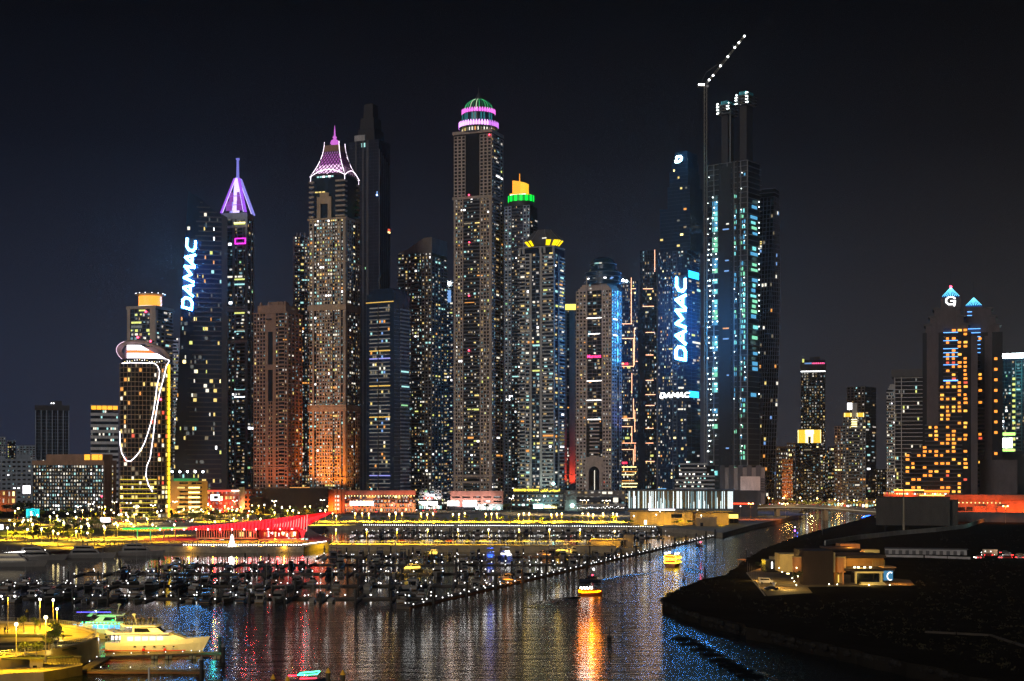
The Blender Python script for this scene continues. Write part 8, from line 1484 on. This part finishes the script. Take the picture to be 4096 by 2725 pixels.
dk_ = thing('dock_shelter', 'small orange lit dock shelter at the water before the restaurant', 'shelter', G(2968, 2268, .8)); ub('deck', teak, dk_, (-2, -2, 0), (7, 3, .4)); ub('roof', mat('orange_render'), dk_, (-2, -1.5, 3), (1.5, 2, 3.3)); [ub('post', teak, dk_, (x - .1, -1.2, .4), (x + .1, -1, 3)) for x in (-1.8, 1.2)]; ub('counter', mat('orange_render'), dk_, (-1.6, -.8, .4), (1.2, .4, 1.4)); point(dk_.location + Vector((0, -2.5, 2.4)), (1, .4, .05), 120, .2)
tree(G(3196, 2338, 3), 5.5, 2.4, 'dark tree before the restaurant cube', None, True); tree(G(3045, 2282, 3), 4, 2.2, 'low bush tree by the restaurant entrance', None, True)
# ------------------------------------------------------------------ things on the dark bank
fl = thing('flag_mast', 'very tall bare mast standing on the dark bank', 'mast', G(3615, 2134)); MB().tube([(0, 0, 0), (0, 0, 27)], .75, 10, .55).build('pole', mat('mast_grey', (.32, .28, .2), .6), fl); MB().lathe([(1.2, 0), (1.2, .5), (.8, .6)], 12).build('base', dgrey, fl)
def wall_line(name, label, pts, h, m, w_=.6, step=10):
    t = thing(name, label, 'wall', G(*pts[0], 3)); o = Vector(G(*pts[0], 3)); P = [G(*p, 3) - o for p in pts]
    for i in range(len(P) - 1):
        n = max(1, int((P[i + 1] - P[i]).length / step))
        for k in range(n): a, b = P[i].lerp(P[i + 1], k / n), P[i].lerp(P[i + 1], (k + .96) / n); d = (b - a).normalized(); s = Vector((-d.y, d.x, 0)) * w_ / 2; MB().prism([(a - s)[:2], (b - s)[:2], (b + s)[:2], (a + s)[:2]], 0, h).build('panel', m, t)
    return t
wall_line('site_wall', 'long pale hoarding wall curving across the dark bank', ((3300, 2182), (3440, 2158), (3600, 2140), (3740, 2128), (3860, 2114), (3930, 2090), (3990, 2074)), 2.6, mat('pale_hoarding', (.42, .44, .42), .8), .6); wall_line('low_wall', 'dim low wall across the dark field before the shed', ((3540, 2228), (3700, 2231), (3885, 2238)), 1.0, grey); wall_line('low_wall', 'faint brown wall low in the foreground darkness', ((3700, 2532), (3960, 2545), (4100, 2590)), .5, mat('mud_wall', (.05, .042, .033), .9), .5, 5)
T = low('long_shed', 'long dim grey shed on the dark bank', 3545, 3860, 2198, 655, grey, d=8); T.core(grey); ub('roof', dgrey, T.root, (-T.w / 2 - .4, -T.d / 2 - .4, T.top), (T.w / 2 + .4, T.d / 2, T.top + .3)); slats(T, 12, dgrey, 0, T.top - .6, .3)
T = low('guard_cabin', 'small lit cabin beside the car park on the dark bank', 3932, 3988, 2199, 650, tan, d=5); T.core(tan); [ub('lamp', WIN['W'], T.root, *T.fbox('front', u, u + .3, T.top - 1, T.top - .6, .05, .3)) for u in (1, 3.4)]; point(T.root.location + Vector((2, -5, 3)), (1, .65, .45), 160, .2)
for i in range(16): car(G(random.uniform(3910, 4110), random.choice((2216, 2226, 2236)), 3.02), random.uniform(0, 6.28), 'car standing in the dim car park on the dark bank', 'cars on the dark bank', None, random.random() < .5)
point(G(4040, 2240, 3) + Vector((0, 0, 8)), (.4, .9, .85), 500, .4); point(G(3960, 2110, 3) + Vector((0, 0, 14)), (.5, 1, .9), 1800, .6)
for x, y in ((3330, 2100), (3390, 2090), (3540, 2130), (3290, 2140)): t = thing('survey_post', 'slim post standing on the dark bank by the channel', 'post', G(x, y), 0, 'posts on the dark bank'); MB().tube([(0, 0, 0), (0, 0, 5)], .12, 5).build('pole', dgrey, t)

# wakes: low smooth ridges on the water behind the boats
def wake_ridge(pts, w0, w1, h):
    P = [G(x, y, 0) for x, y in pts]; n = len(P); rings = []
    for i, q in enumerate(P):
        d = (P[min(i + 1, n - 1)] - P[max(i - 1, 0)]).normalized(); s_ = Vector((-d.y, d.x, 0)); w_ = w0 + (w1 - w0) * i / (n - 1); hh = h * math.sin(math.pi * (.12 + .88 * i / (n - 1)) ** .6) + .01
        rings.append([q + s_ * w_ * u + Vector((0, 0, .004 + hh * math.exp(-(u * 2.2) ** 2) - hh * .008)) for u in (-1, -.7, -.45, -.2, 0, .2, .45, .7, 1)])
    MB().loft(rings, cap=False, close=False).build('wake', WATER, smooth=True, kind='structure')
wake_ridge(((2322, 2393), (2290, 2392), (2250, 2396), (2205, 2405), (2165, 2418), (2120, 2432)), 1.5, 5, .5); wake_ridge(((2392, 2325), (2430, 2316), (2480, 2306), (2540, 2297), (2620, 2288)), 1.2, 4, .45); wake_ridge(((2400, 2392), (2440, 2400), (2490, 2412)), 1.5, 4, .35); wake_ridge(((2740, 2272), (2790, 2280), (2840, 2292)), 1.2, 3, .3)
for k in range(8): wake_ridge(((2690 + k * 38, 2560 + k * 21), (2730 + k * 38, 2557 + k * 21), (2790 + k * 38, 2563 + k * 21), (2850 + k * 36, 2576 + k * 21)), 1.6, 2.2, .7)
# scrub and rubble on the dark bank
random.seed(77); sb = MB(); hull_pts = 0
while hull_pts < 900:
    x, y = random.uniform(2720, 4090), random.uniform(2120, 2700)
    if y > 2385 + (x - 2690) * .23 - 12 or y < 2110 + max(0, 3300 - x) * .45 or (2980 < x < 3660 and 2190 < y < 2400): continue
    q = G(x, y, 3.0); hull_pts += 1; s_ = random.uniform(.15, .6)
    for k in range(5):
        c = q + Vector((random.gauss(0, s_), random.gauss(0, s_), random.uniform(.05, s_))); u = Vector((random.gauss(0, 1), random.gauss(0, 1), random.gauss(0, .8))).normalized() * s_ * .7; v = Vector((random.gauss(0, 1), random.gauss(0, 1), random.gauss(0, .8))).normalized() * s_ * .5; sb.add([c - u, c - v, c + u, c + v], [(0, 1, 2, 3)])
sb.build('scrub', mat('dry_scrub', (.035, .032, .02), .9, spec=0, var=.4, streak=False), kind='stuff', label='sparse dry scrub scattered over the dark bank', cat='scrub')
# ------------------------------------------------------------------ night haze over the whole place
haze_mat = bpy.data.materials.new('haze'); haze_mat.use_nodes = True; ht = haze_mat.node_tree; ht.nodes.clear()
ho = N('ShaderNodeOutputMaterial', ht); hv = N('ShaderNodeVolumePrincipled', ht); hv.inputs['Color'].default_value = (1, .97, .94, 1); hv.inputs['Density'].default_value = .00008; hv.inputs['Anisotropy'].default_value = .7
ht.links.new(hv.outputs[0], ho.inputs['Volume'])
MB().box(-3100, 3100, -60, 3100, -4, 520).build('haze', haze_mat, kind='stuff', label='thin night haze hanging over harbour and towers', cat='haze')
